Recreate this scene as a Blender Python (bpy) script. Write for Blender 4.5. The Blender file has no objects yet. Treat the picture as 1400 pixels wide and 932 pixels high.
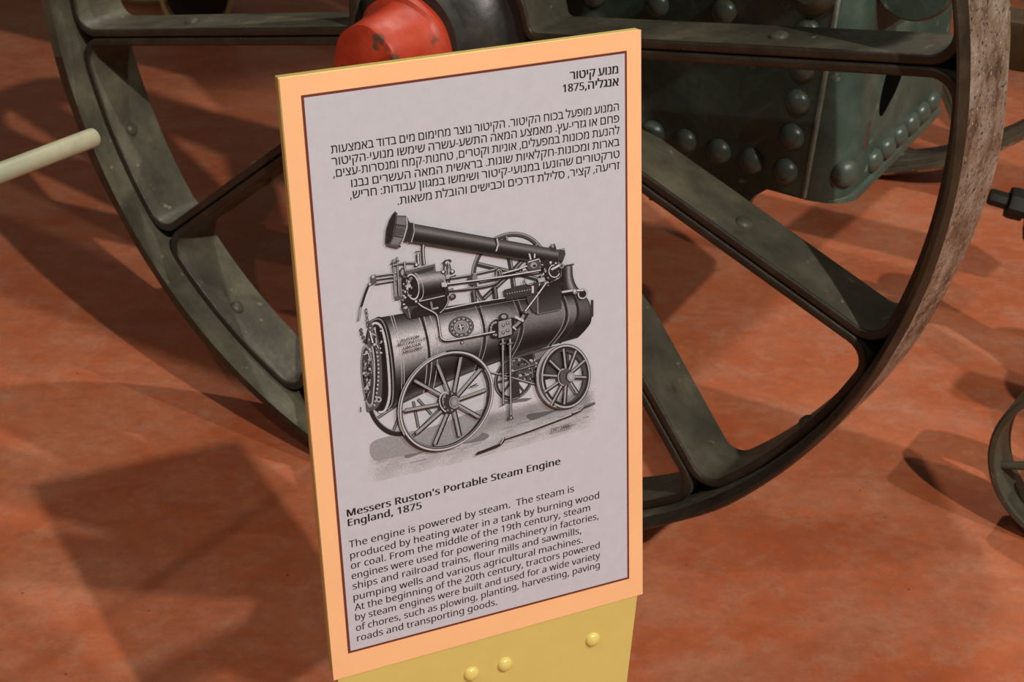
import bpy, bmesh, math, random
from mathutils import Vector, Matrix
random.seed(7)
C = bpy.context.scene.collection
PI = math.pi

# ---------------------------------------------------------------- camera
F_PX = 2229.3
cam_d = bpy.data.cameras.new('camera'); cam = bpy.data.objects.new('camera', cam_d); C.objects.link(cam)
cam_d.sensor_width = 36.0; cam_d.lens = F_PX / 1400 * 36.0; cam_d.clip_start = .05
cam.location = (0, 0, 1.40251)
cam.rotation_euler = (math.radians(90 - 27.619), 0, 0)
cam_d.dof.use_dof = True; cam_d.dof.focus_distance = 1.31; cam_d.dof.aperture_fstop = 26
bpy.context.scene.camera = cam
# ---------------------------------------------------------------- world and lights
w = bpy.data.worlds.new('hall'); bpy.context.scene.world = w; w.use_nodes = True
w.node_tree.nodes['Background'].inputs[0].default_value = (1, .84, .68, 1)
w.node_tree.nodes['Background'].inputs[1].default_value = .10
def spot(name, target, d, dist, power, radius, color, angle=50, blend=.3):
    l = bpy.data.lights.new(name, 'SPOT'); l.energy = power; l.shadow_soft_size = radius
    l.color = color; l.spot_size = math.radians(angle); l.spot_blend = blend
    o = bpy.data.objects.new(name, l); C.objects.link(o)
    d = Vector(d).normalized(); o.location = Vector(target) + d * dist
    o.rotation_euler = d.to_track_quat('Z', 'Y').to_euler()
    return o
spot('ceiling_spot', (.1, 2.2, .2), (.50, -1.06, 1.02), 12.5, 3400, .09, (1, .93, .85))
spot('ceiling_spot', (.2, 2.4, .2), (-.42, -.85, 1.15), 5.0, 80, .04, (1, .90, .80))
spot('ceiling_spot', (.2, 2.2, .2), (.72, -.67, .95), 5.0, 270, .04, (1, .90, .80))
spot('ceiling_spot', (.3, 2.6, .0), (.10, .30, 1.5), 4.5, 230, .05, (1, .92, .82))
# ---------------------------------------------------------------- exposure
vs = bpy.context.scene.view_settings
vs.view_transform = 'Standard'; vs.look = 'None'; vs.gamma = 1; vs.exposure = 0.0; vs.use_curve_mapping = False

# ================================================================ materials
def s2l(c):
    return tuple((x / 12.92 if x <= .04045 else ((x + .055) / 1.055) ** 2.4) for x in c)
def rgb(*c):
    return s2l([x / 255 for x in c]) + (1,)
def mat(name, col, rough=.5, metal=0., spec=.5):
    m = bpy.data.materials.new(name); m.use_nodes = True
    b = m.node_tree.nodes['Principled BSDF']
    b.inputs['Base Color'].default_value = col; b.inputs['Roughness'].default_value = rough
    b.inputs['Metallic'].default_value = metal; b.inputs['Specular IOR Level'].default_value = spec
    return m
def noisy(name, cols, scale, rough=(.4, .6), bump=.1, bscale=60, metal=0., spec=.5, stops=None, detail=6, stretch=None, dist=.002, specks=None):
    """base colour from a noise ramp, a second noise for relief, optional fine specks (colour, scale, threshold)"""
    m = mat(name, cols[0], .5, metal, spec); nt = m.node_tree; N = nt.nodes; L = nt.links; b = N['Principled BSDF']
    tc = N.new('ShaderNodeTexCoord'); src = tc.outputs['Object']
    if stretch:
        mp = N.new('ShaderNodeMapping'); mp.inputs['Scale'].default_value = stretch; L.new(src, mp.inputs[0]); src2 = mp.outputs[0]
    else: src2 = src
    n = N.new('ShaderNodeTexNoise'); n.inputs['Scale'].default_value = scale; n.inputs['Detail'].default_value = detail; n.inputs['Roughness'].default_value = .62
    L.new(src2, n.inputs['Vector'])
    r = N.new('ShaderNodeValToRGB'); L.new(n.outputs['Fac'], r.inputs[0])
    stops = stops or [.3 + .4 * i / (len(cols) - 1) for i in range(len(cols))]
    e = r.color_ramp.elements
    e[0].position = stops[0]; e[0].color = cols[0]; e[1].position = stops[-1]; e[1].color = cols[-1]
    for p, c in list(zip(stops, cols))[1:-1]:
        x = e.new(p); x.color = c
    out = r.outputs[0]
    for sc_, sthr, scol in (specks or []):
        n3 = N.new('ShaderNodeTexNoise'); n3.inputs['Scale'].default_value = sc_; n3.inputs['Detail'].default_value = 4; L.new(src, n3.inputs['Vector'])
        r3 = N.new('ShaderNodeValToRGB'); r3.color_ramp.elements[0].position = sthr; r3.color_ramp.elements[1].position = sthr + .05
        L.new(n3.outputs['Fac'], r3.inputs[0])
        mx = N.new('ShaderNodeMix'); mx.data_type = 'RGBA'; L.new(r3.outputs[0], mx.inputs[0]); L.new(out, mx.inputs[6]); mx.inputs[7].default_value = scol
        out = mx.outputs[2]
    L.new(out, b.inputs['Base Color'])
    n2 = N.new('ShaderNodeTexNoise'); n2.inputs['Scale'].default_value = bscale; n2.inputs['Detail'].default_value = 5; L.new(src, n2.inputs['Vector'])
    mr = N.new('ShaderNodeMapRange'); L.new(n2.outputs['Fac'], mr.inputs[0]); mr.inputs[1].default_value = .3; mr.inputs[2].default_value = .7
    mr.inputs[3].default_value = rough[0]; mr.inputs[4].default_value = rough[1]; L.new(mr.outputs[0], b.inputs['Roughness'])
    if bump:
        bp = N.new('ShaderNodeBump'); bp.inputs['Strength'].default_value = bump; bp.inputs['Distance'].default_value = dist
        L.new(n2.outputs['Fac'], bp.inputs['Height']); L.new(bp.outputs[0], b.inputs['Normal'])
    return m

M_iron = noisy('wheel_paint', [rgb(56, 55, 46), rgb(80, 78, 65), rgb(110, 105, 87)], 9, (.42, .6), .35, 90, specks=[(60, .68, rgb(126, 118, 96)), (14, .70, rgb(70, 52, 32))])
M_lip = noisy('grimy_shaded_lip', [rgb(36, 29, 20), rgb(46, 38, 27), rgb(58, 50, 37)], 22, (.4, .6), .5, 90, specks=[(160, .74, rgb(130, 116, 92))])  # brown grime and edge shading together in one dark colour
M_tread = noisy('worn_tread', [rgb(96, 80, 66), rgb(146, 128, 108), rgb(164, 150, 134), rgb(186, 176, 166)], 26, (.28, .55), .9, 130, metal=.35, stops=[.34, .45, .55, .68], dist=.004,
                specks=[(150, .60, rgb(76, 66, 68)), (190, .66, rgb(225, 215, 205))])
M_hub = noisy('hub_paint', [rgb(34, 34, 32), rgb(50, 50, 46), rgb(96, 96, 90)], 14, (.3, .55), .5, 40, stops=[.35, .58, .8])
M_red = noisy('red_paint', [rgb(146, 42, 20), rgb(176, 56, 30), rgb(188, 72, 42)], 16, (.4, .58), .35, 45, specks=[(26, .66, rgb(96, 62, 48)), (90, .74, rgb(214, 120, 90))])
M_green = noisy('green_boiler_paint', [rgb(44, 60, 52), rgb(58, 78, 69), rgb(84, 100, 89)], 9, (.34, .56), .7, 26, stops=[.32, .52, .72], dist=.004,
                specks=[(24, .66, rgb(108, 122, 110)), (17, .74, rgb(112, 72, 38))])
M_rivet = noisy('green_rivet_paint', [rgb(62, 74, 65), rgb(84, 97, 86)], 20, (.25, .42), .3, 60, specks=[(60, .66, rgb(112, 78, 44))])
M_seam = noisy('pale_seam_paint', [rgb(92, 104, 92), rgb(128, 138, 124)], 60, (.4, .6), .3, 60)  # paler tone for the strip along the plate seam
M_rust = noisy('rusty_edge', [rgb(70, 38, 20), rgb(112, 62, 30)], 40, (.6, .9), .5, 120)
M_black = mat('black_shadow_iron', rgb(26, 24, 20), .6)
M_hole_shade = mat('hole_shade_black', rgb(10, 10, 9), .95, spec=.05)  # near black, paints the shade inside the hand hole
M_brown = noisy('dark_brown_iron', [rgb(52, 38, 20), rgb(80, 62, 34)], 14, (.5, .7), .3, 60)
M_yellow = noisy('yellow_board_paint', [rgb(208, 188, 106), rgb(214, 194, 112), rgb(204, 182, 100)], 5, (.28, .38), .05, 200)
M_bolt = mat('yellow_bolt_paint', rgb(226, 208, 120), .25)
M_card = noisy('orange_card', [rgb(252, 193, 140), rgb(255, 200, 148)], 12, (.5, .6), .03, 300)
M_sheet = noisy('printed_paper', [rgb(194, 196, 207), rgb(200, 202, 213)], 90, (.42, .5), .03, 400)
M_border = mat('maroon_border_print', rgb(112, 52, 40), .5)
M_ink = mat('black_ink', rgb(30, 26, 28), .5)
M_pipe = noisy('pale_grey_tube_paint', [rgb(148, 150, 126), rgb(160, 161, 138), rgb(184, 180, 148)], 12, (.35, .5), .1, 80)
M_cream = mat('cream_paint', rgb(200, 186, 140), .45)
# engraving: greys are stored per vertex, it is a flat print
M_print = mat('engraving_ink', (1, 1, 1, 1), .48)
_nt = M_print.node_tree; _a = _nt.nodes.new('ShaderNodeVertexColor'); _a.layer_name = 'ink'
_n = _nt.nodes.new('ShaderNodeTexNoise'); _n.inputs['Scale'].default_value = 900; _n.inputs['Detail'].default_value = 3
_tc = _nt.nodes.new('ShaderNodeTexCoord'); _nt.links.new(_tc.outputs['Object'], _n.inputs['Vector'])
_mr = _nt.nodes.new('ShaderNodeMapRange'); _mr.inputs[1].default_value = .3; _mr.inputs[2].default_value = .7; _mr.inputs[3].default_value = .78; _mr.inputs[4].default_value = 1.2
_nt.links.new(_n.outputs['Fac'], _mr.inputs[0])
_mx = _nt.nodes.new('ShaderNodeVectorMath'); _mx.operation = 'SCALE'
_nt.links.new(_a.outputs['Color'], _mx.inputs[0]); _nt.links.new(_mr.outputs[0], _mx.inputs['Scale'])
_nt.links.new(_mx.outputs[0], _nt.nodes['Principled BSDF'].inputs['Base Color'])

# floor: red-brown painted concrete, dusty, scuffed
def floor_mat():
    m = mat('painted_concrete', (0, 0, 0, 1), .5); nt = m.node_tree; N = nt.nodes; L = nt.links; b = N['Principled BSDF']
    tc = N.new('ShaderNodeTexCoord'); src = tc.outputs['Object']
    def noise(sc_, det=6, rgh=.6, vec=None, dis=0.):
        n = N.new('ShaderNodeTexNoise'); n.inputs['Scale'].default_value = sc_; n.inputs['Detail'].default_value = det
        n.inputs['Roughness'].default_value = rgh; n.inputs['Distortion'].default_value = dis; L.new(vec or src, n.inputs['Vector']); return n.outputs['Fac']
    def ramp(f, st):
        r = N.new('ShaderNodeValToRGB'); L.new(f, r.inputs[0]); e = r.color_ramp.elements
        e[0].position, e[0].color = st[0]; e[1].position, e[1].color = st[-1]
        for p, c in st[1:-1]:
            x = e.new(p); x.color = c
        return r.outputs[0]
    def mix(f, a, c):
        x = N.new('ShaderNodeMix'); x.data_type = 'RGBA'; L.new(f, x.inputs[0])
        for i, q in ((6, a), (7, c)):
            if isinstance(q, tuple): x.inputs[i].default_value = q
            else: L.new(q, x.inputs[i])
        return x.outputs[2]
    mp = N.new('ShaderNodeMapping'); mp.inputs['Rotation'].default_value = (0, 0, .45); mp.inputs['Scale'].default_value = (1, 1.35, 1); L.new(src, mp.inputs[0])
    base = ramp(noise(3.1, 9, .66, mp.outputs[0], .3), [(.32, rgb(168, 80, 40)), (.48, rgb(184, 99, 60)), (.60, rgb(190, 112, 77)), (.72, rgb(194, 130, 100))])
    dust = ramp(noise(5.5, 9, .72, mp.outputs[0], .3), [(.47, (0, 0, 0, 1)), (.75, (.6, .6, .6, 1))])
    c = mix(dust, base, rgb(184, 136, 112))
    stain = ramp(noise(4.3, 8, .7), [(.52, (0, 0, 0, 1)), (.70, (.55, .55, .55, 1))])
    c = mix(stain, c, rgb(176, 86, 46))
    fine = ramp(noise(34, 10, .8), [(.42, (0, 0, 0, 1)), (.64, (.55, .55, .55, 1))])
    c = mix(fine, c, rgb(148, 92, 70))
    haze = ramp(noise(15, 10, .8), [(.50, (0, 0, 0, 1)), (.72, (.5, .5, .5, 1))])
    c = mix(haze, c, rgb(192, 148, 120))
    speck = ramp(noise(75, 3), [(.735, (0, 0, 0, 1)), (.77, (.6, .6, .6, 1))])
    c = mix(speck, c, rgb(214, 178, 150))
    speck2 = ramp(noise(48, 2), [(.745, (0, 0, 0, 1)), (.77, (.7, .7, .7, 1))])
    c = mix(speck2, c, rgb(84, 44, 30))
    L.new(c, b.inputs['Base Color'])
    rr = N.new('ShaderNodeMapRange'); L.new(noise(6, 5), rr.inputs[0]); rr.inputs[3].default_value = .34; rr.inputs[4].default_value = .62; L.new(rr.outputs[0], b.inputs['Roughness'])
    bp = N.new('ShaderNodeBump'); bp.inputs['Strength'].default_value = .25; bp.inputs['Distance'].default_value = .004; L.new(noise(22, 8, .7), bp.inputs['Height']); L.new(bp.outputs[0], b.inputs['Normal'])
    b.inputs['Specular IOR Level'].default_value = .35
    return m

# ================================================================ mesh helpers
def mesh_obj(name, verts, faces, material, parent=None, smooth=None, mats=None, loc=None):
    me = bpy.data.meshes.new(name); me.from_pydata([tuple(v) for v in verts], [], faces)
    bm = bmesh.new(); bm.from_mesh(me); bmesh.ops.recalc_face_normals(bm, faces=bm.faces); bm.to_mesh(me); bm.free()
    return finish(name, me, material, parent, smooth, mats, loc)
def finish(name, me, material, parent=None, smooth=None, mats=None, loc=None):
    if material: me.materials.append(material)
    for m in (mats or []): me.materials.append(m)
    if smooth is not None:
        for p in me.polygons: p.use_smooth = True
        me.set_sharp_from_angle(angle=math.radians(smooth))
    o = bpy.data.objects.new(name, me); C.objects.link(o)
    if parent is not None: o.parent = parent
    if loc: o.location = loc
    return o
def empty(name, label, cat, loc=(0, 0, 0), rz=0, group=None):
    o = bpy.data.objects.new(name, None); C.objects.link(o); o.empty_display_size = .05
    o.location = loc; o.rotation_euler = (0, 0, rz); o['label'] = label; o['category'] = cat
    if group: o['group'] = group
    return o
def box_data(x0, x1, y0, y1, z0, z1):
    v = [(x, y, z) for x in (x0, x1) for y in (y0, y1) for z in (z0, z1)]
    f = [(0, 1, 3, 2), (4, 6, 7, 5), (0, 4, 5, 1), (2, 3, 7, 6), (0, 2, 6, 4), (1, 5, 7, 3)]
    return v, f
def bevel_box(name, dims, material, parent, bev=.002, seg=2):
    v, f = box_data(*dims); me = bpy.data.meshes.new(name); me.from_pydata(v, [], f)
    bm = bmesh.new(); bm.from_mesh(me); bmesh.ops.recalc_face_normals(bm, faces=bm.faces)
    bmesh.ops.bevel(bm, geom=bm.edges[:], offset=bev, segments=seg, affect='EDGES', profile=.5); bm.to_mesh(me); bm.free()
    return finish(name, me, material, parent, 35)
def lathe(profile, axis_o, ax, seg=64, closed=False, wob=None):
    """profile (along axis, radius); returns verts, faces"""
    ax = Vector(ax).normalized(); t = Vector((0, 0, 1)) if abs(ax.z) < .9 else Vector((1, 0, 0))
    e1 = ax.cross(t).normalized(); e2 = ax.cross(e1)
    v = []; f = []; n = len(profile)
    for i in range(seg):
        a = 2 * PI * i / seg
        for k, (s, r) in enumerate(profile):
            rr = r if wob is None else r + wob(k, a)
            v.append(Vector(axis_o) + ax * s + (e1 * math.cos(a) + e2 * math.sin(a)) * rr)
    for i in range(seg):
        j = (i + 1) % seg
        for k in range(n - 1 + (1 if closed else 0)):
            k2 = (k + 1) % n
            f.append((i * n + k, i * n + k2, j * n + k2, j * n + k))
    if not closed:
        for k in (0, n - 1):
            if profile[k][1] > 1e-6: f.append(tuple(i * n + k for i in range(seg)))
    return v, f
def tube_path(pts, r, seg=10, closed=False):
    v = []; f = []; n = len(pts); P = [Vector(p) for p in pts]; up = Vector((.123, .21, .97)).normalized()
    for i, p in enumerate(P):
        a = P[(i - 1) % n] if (closed or i) else p; b = P[(i + 1) % n] if (closed or i < n - 1) else p
        d = (b - a).normalized(); e1 = d.cross(up).normalized(); e2 = d.cross(e1); rr = r[i] if isinstance(r, (list, tuple)) else r
        for k in range(seg):
            t = 2 * PI * k / seg; v.append(p + (e1 * math.cos(t) + e2 * math.sin(t)) * rr)
    for i in range(n if closed else n - 1):
        j = (i + 1) % n
        for k in range(seg):
            k2 = (k + 1) % seg; f.append((i * seg + k, i * seg + k2, j * seg + k2, j * seg + k))
    if not closed: f.append(tuple(range(seg))); f.append(tuple((n - 1) * seg + k for k in range(seg)))
    return v, f
def dome_mesh(name, r, h, seg=18, rings=5, material=None):
    """rivet head standing on its base along +Z"""
    prof = [(-.004, r * .98), (0, r)] + [(h * math.sin(a), r * math.cos(a)) for a in [PI / 2 * (k + 1) / (rings + 1) for k in range(rings)]] + [(h, 1e-5)]
    v, f = lathe(prof, (0, 0, 0), (0, 0, 1), seg)
    me = bpy.data.meshes.new(name); me.from_pydata([tuple(x) for x in v], [], f)
    bm = bmesh.new(); bm.from_mesh(me); bmesh.ops.remove_doubles(bm, verts=bm.verts, dist=1e-4); bmesh.ops.recalc_face_normals(bm, faces=bm.faces); bm.to_mesh(me); bm.free()
    for p in me.polygons: p.use_smooth = True
    if material: me.materials.append(material)
    return me
def place(name, me, parent, loc, direction, spin=0, scale=1):
    o = bpy.data.objects.new(name, me); C.objects.link(o); o.parent = parent; o.location = loc
    o.rotation_euler = Vector(direction).to_track_quat('Z', 'Y').to_euler(); o.scale = (scale,) * 3
    return o

# ================================================================ floor
fl = mesh_obj('floor', [(-9, -4, 0), (9, -4, 0), (9, 12, 0), (-9, 12, 0)], [(0, 1, 2, 3)], floor_mat())
fl['kind'] = 'structure'

# ================================================================ steam engine
# local frame of the engine: x along the wheel's plane, y behind the wheel's front edge, z up
ENG = empty('portable_steam_engine', 'dark green riveted steam engine on big spoked iron wheels behind the sign', 'steam engine', (-.1279, 2.1163, 0), math.radians(-34.051))
R = .75; RL = .7345; T = .0125; G = .0010; YF, YB = .045, .140; RH = .141
def rim_t(a):                                   # the tyre's front lip is worn to an uneven thickness
    return .0150 + .0085 * math.cos(a + .35)
# spokes: outward angle (deg) and sideways offset of each centre line
SP = [(7.1, .010), (37.3, 0), (67.8, 0), (98.6, 0), (129.3, 0), (160.0, -.002), (190.04, -.0067), (217.25, -.0115), (245.4, -.008), (276.0, -.002), (306.2, -.008), (336.7, .006)]
def segment_path(i):
    a1, p1 = SP[i]; a2, p2 = SP[(i + 1) % 12]; a1 = math.radians(a1); a2 = math.radians(a2)
    if a2 < a1: a2 += 2 * PI
    h = G + T / 2; Rc = RL - T / 2; Rb = RH + T / 2
    rf = .034; rh = .016
    d1 = (math.cos(a1), math.sin(a1)); d2 = (math.cos(a2), math.sin(a2))
    def cen(d, q, rad): s = math.sqrt(rad * rad - q * q); return (q * d[1] + s * d[0], -q * d[0] + s * d[1]), s
    q1, q2 = p1 - h, p2 + h
    pts = []
    def arc(c, r, t0, t1, n):
        for k in range(n + 1):
            t = t0 + (t1 - t0) * k / n; pts.append((c[0] + r * math.cos(t), c[1] + r * math.sin(t)))
    c, s = cen(d1, q1 - rf, Rc - rf)            # rim corner next to spoke 1
    arc(c, rf, a1 - PI / 2, math.atan2(c[1], c[0]) + (2 * PI if math.atan2(c[1], c[0]) < a1 - PI / 2 else 0), 8); aa = math.atan2(c[1], c[0])
    c2, s2 = cen(d2, q2 + rf, Rc - rf); ab = math.atan2(c2[1], c2[0])
    while ab < aa: ab += 2 * PI
    n = 16
    for k in range(1, n): t = aa + (ab - aa) * k / n; pts.append((Rc * math.cos(t), Rc * math.sin(t)))
    arc(c2, rf, ab, (a2 + PI / 2) if True else 0, 8) if abs(ab - (a2 + PI / 2)) < PI else arc(c2, rf, ab, a2 + PI / 2 - 2 * PI * round((a2 + PI / 2 - ab) / (2 * PI)), 8)
    # down spoke 2 to the hub
    c4, s4 = cen(d2, q2 + rh, Rb + rh); c3, s3 = cen(d1, q1 - rh, Rb + rh)
    pA = (q2 * d2[1] + s2 * d2[0], -q2 * d2[0] + s2 * d2[1]); pB = (q2 * d2[1] + s4 * d2[0], -q2 * d2[0] + s4 * d2[1])
    for k in range(1, 6): pts.append((pA[0] + (pB[0] - pA[0]) * k / 6, pA[1] + (pB[1] - pA[1]) * k / 6))
    th = math.atan2(c4[1], c4[0]) + PI
    t0 = a2 + PI / 2
    while th < t0 - PI: th += 2 * PI
    while th > t0 + PI: th -= 2 * PI
    arc(c4, rh, t0, th, 5)
    g0 = math.atan2(c4[1], c4[0]); g1 = math.atan2(c3[1], c3[0])
    while g0 - g1 > PI: g1 += 2 * PI
    while g0 - g1 < -PI: g1 -= 2 * PI
    for k in range(1, 4): t = g0 + (g1 - g0) * k / 4; pts.append((Rb * math.cos(t), Rb * math.sin(t)))
    th = g1 + PI; t1 = a1 - PI / 2
    while th < t1 - PI: th += 2 * PI
    while th > t1 + PI: th -= 2 * PI
    arc(c3, rh, th, t1, 5)
    pA = (q1 * d1[1] + s3 * d1[0], -q1 * d1[0] + s3 * d1[1]); pB = (q1 * d1[1] + s * d1[0], -q1 * d1[0] + s * d1[1])
    for k in range(1, 6): pts.append((pA[0] + (pB[0] - pA[0]) * k / 6, pA[1] + (pB[1] - pA[1]) * k / 6))
    return pts
def sweep_strip(pts):
    b = .0036; h = T / 2; cs = []
    for (cx, cy, t0) in ((h - b, YF + b, -90), (-(h - b), YF + b, -180)):       # rounded front lip
        cs.append([(cx + b * math.cos(math.radians(t)), cy + b * math.sin(math.radians(t))) for t in ((0, -30, -60, -90) if t0 == -90 else (-90, -120, -150, -180))])
    sec = [(h, YB)] + cs[0] + cs[1] + [(-h, YB)]
    v = []; f = []; n = len(pts); m = len(sec)
    for i in range(n):
        a = Vector(pts[i - 1]); c = Vector(pts[(i + 1) % n]); d = (c - a).normalized(); nx, nz = d.y, -d.x
        for (o, y) in sec: v.append((pts[i][0] + nx * o, y, pts[i][1] + nz * o))
    for i in range(n):
        j = (i + 1) % n
        for k in range(m):
            k2 = (k + 1) % m; f.append((i * m + k, i * m + k2, j * m + k2, j * m + k))
    return v, f
def build_wheel():
    # tyre: front lip, flat inner face, crowned worn tread
    prof = [(0, .7350), (0, R - .004), (.006, R - .0005), (.02, R + .001), (.075, R + .003), (.128, R + .004), (.144, R + .003), (.150, R - .004), (.150, .7350), (.02, .7350)]
    def wob(k, a):
        # lathe angle a=0 points along x (see e1/e2 below): lip thickness varies round the wheel
        if k == 0: return -(rim_t(PI - a) - .015)
        j = .0010 * math.sin(9 * a + 1) + .0008 * math.sin(17 * a) + .0006 * math.sin(31 * a)
        return j if k in (1, 2, 6, 7) else 0
    v, f = lathe(prof, (0, 0, 0), (0, 1, 0), 180, closed=True, wob=wob)
    me = bpy.data.meshes.new('road_wheel'); me.from_pydata([tuple(x) for x in v], [], f)
    bm = bmesh.new(); bm.from_mesh(me); bmesh.ops.recalc_face_normals(bm, faces=bm.faces); bm.to_mesh(me); bm.free()
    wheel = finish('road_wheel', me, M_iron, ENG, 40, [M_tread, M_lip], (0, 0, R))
    for p in me.polygons:
        c = p.center; r = math.hypot(c.x, c.z)
        if r > .7478 and .020 < c.y < .147: p.material_index = 1
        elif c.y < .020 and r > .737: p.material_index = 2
    for i in range(12):
        v, f = sweep_strip(segment_path(i))
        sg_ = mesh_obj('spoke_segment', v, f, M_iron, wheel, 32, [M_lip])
        for p in sg_.data.polygons:                       # front lip: brown grime, with shading put into the colour
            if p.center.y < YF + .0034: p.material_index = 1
    # rivets: one in the middle of every rim segment, one through every spoke
    rv = dome_mesh('rivet', .0115, .008, material=M_iron); rv2 = dome_mesh('rivet', .0125, .008, material=M_iron)
    for i in range(12):
        a1 = math.radians(SP[i][0]); a2 = math.radians(SP[(i + 1) % 12][0]) + (2 * PI if i == 11 else 0); a = (a1 + a2) / 2 + random.uniform(-.01, .01)
        rr = RL - T; place('rivet', rv, wheel, (rr * math.cos(a), .082, rr * math.sin(a)), (-math.cos(a), 0, -math.sin(a)))
        d = (math.cos(a1), math.sin(a1)); p = SP[i][1]; s = .50 + random.uniform(-.015, .015)
        for sg in (1, -1):
            q = p - sg * (G + T)
            place('rivet', rv2, wheel, (q * d[1] + s * d[0], .088, -q * d[0] + s * d[1]), (-d[1] * sg, 0, d[0] * sg))
    # hub
    prof = [(-.012, .0), (-.012, .076), (.004, .080), (.016, .098), (.030, .111), (.052, .117), (.056, .1365), (.060, .140), (.150, .140), (.156, .134), (.17, .09), (.19, .075), (.19, 0)]
    v, f = lathe([(s, max(r, 1e-4)) for s, r in prof], (0, 0, 0), (0, 1, 0), 72)
    mesh_obj('hub', v, f, M_hub, wheel, 28)
    def cw(k, a): return .0012 * math.sin(3 * a + k) + .0008 * math.sin(7 * a)
    prof = [(-.011, .073), (-.020, .0745), (-.027, .0735), (-.031, .068), (-.035, .0665), (-.060, .0610), (-.100, .0550), (-.1045, .0530), (-.106, .0495), (-.106, 1e-4)]
    v, f = lathe(prof, (-.0035, 0, -.0105), (0, 1, 0), 64, wob=cw)
    hc = mesh_obj('hub_cap', v, f, M_red, wheel, 30); hc['label'] = 'red tapered hub cap with a flat end and a raised collar'
    return wheel
WHEEL = build_wheel()
far = WHEEL.copy(); C.objects.link(far); far.location = (-.12, 1.80, R - .0); far.rotation_euler = (0, .10, PI)
for ch in list(WHEEL.children):
    c = ch.copy(); C.objects.link(c); c.parent = far

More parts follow.
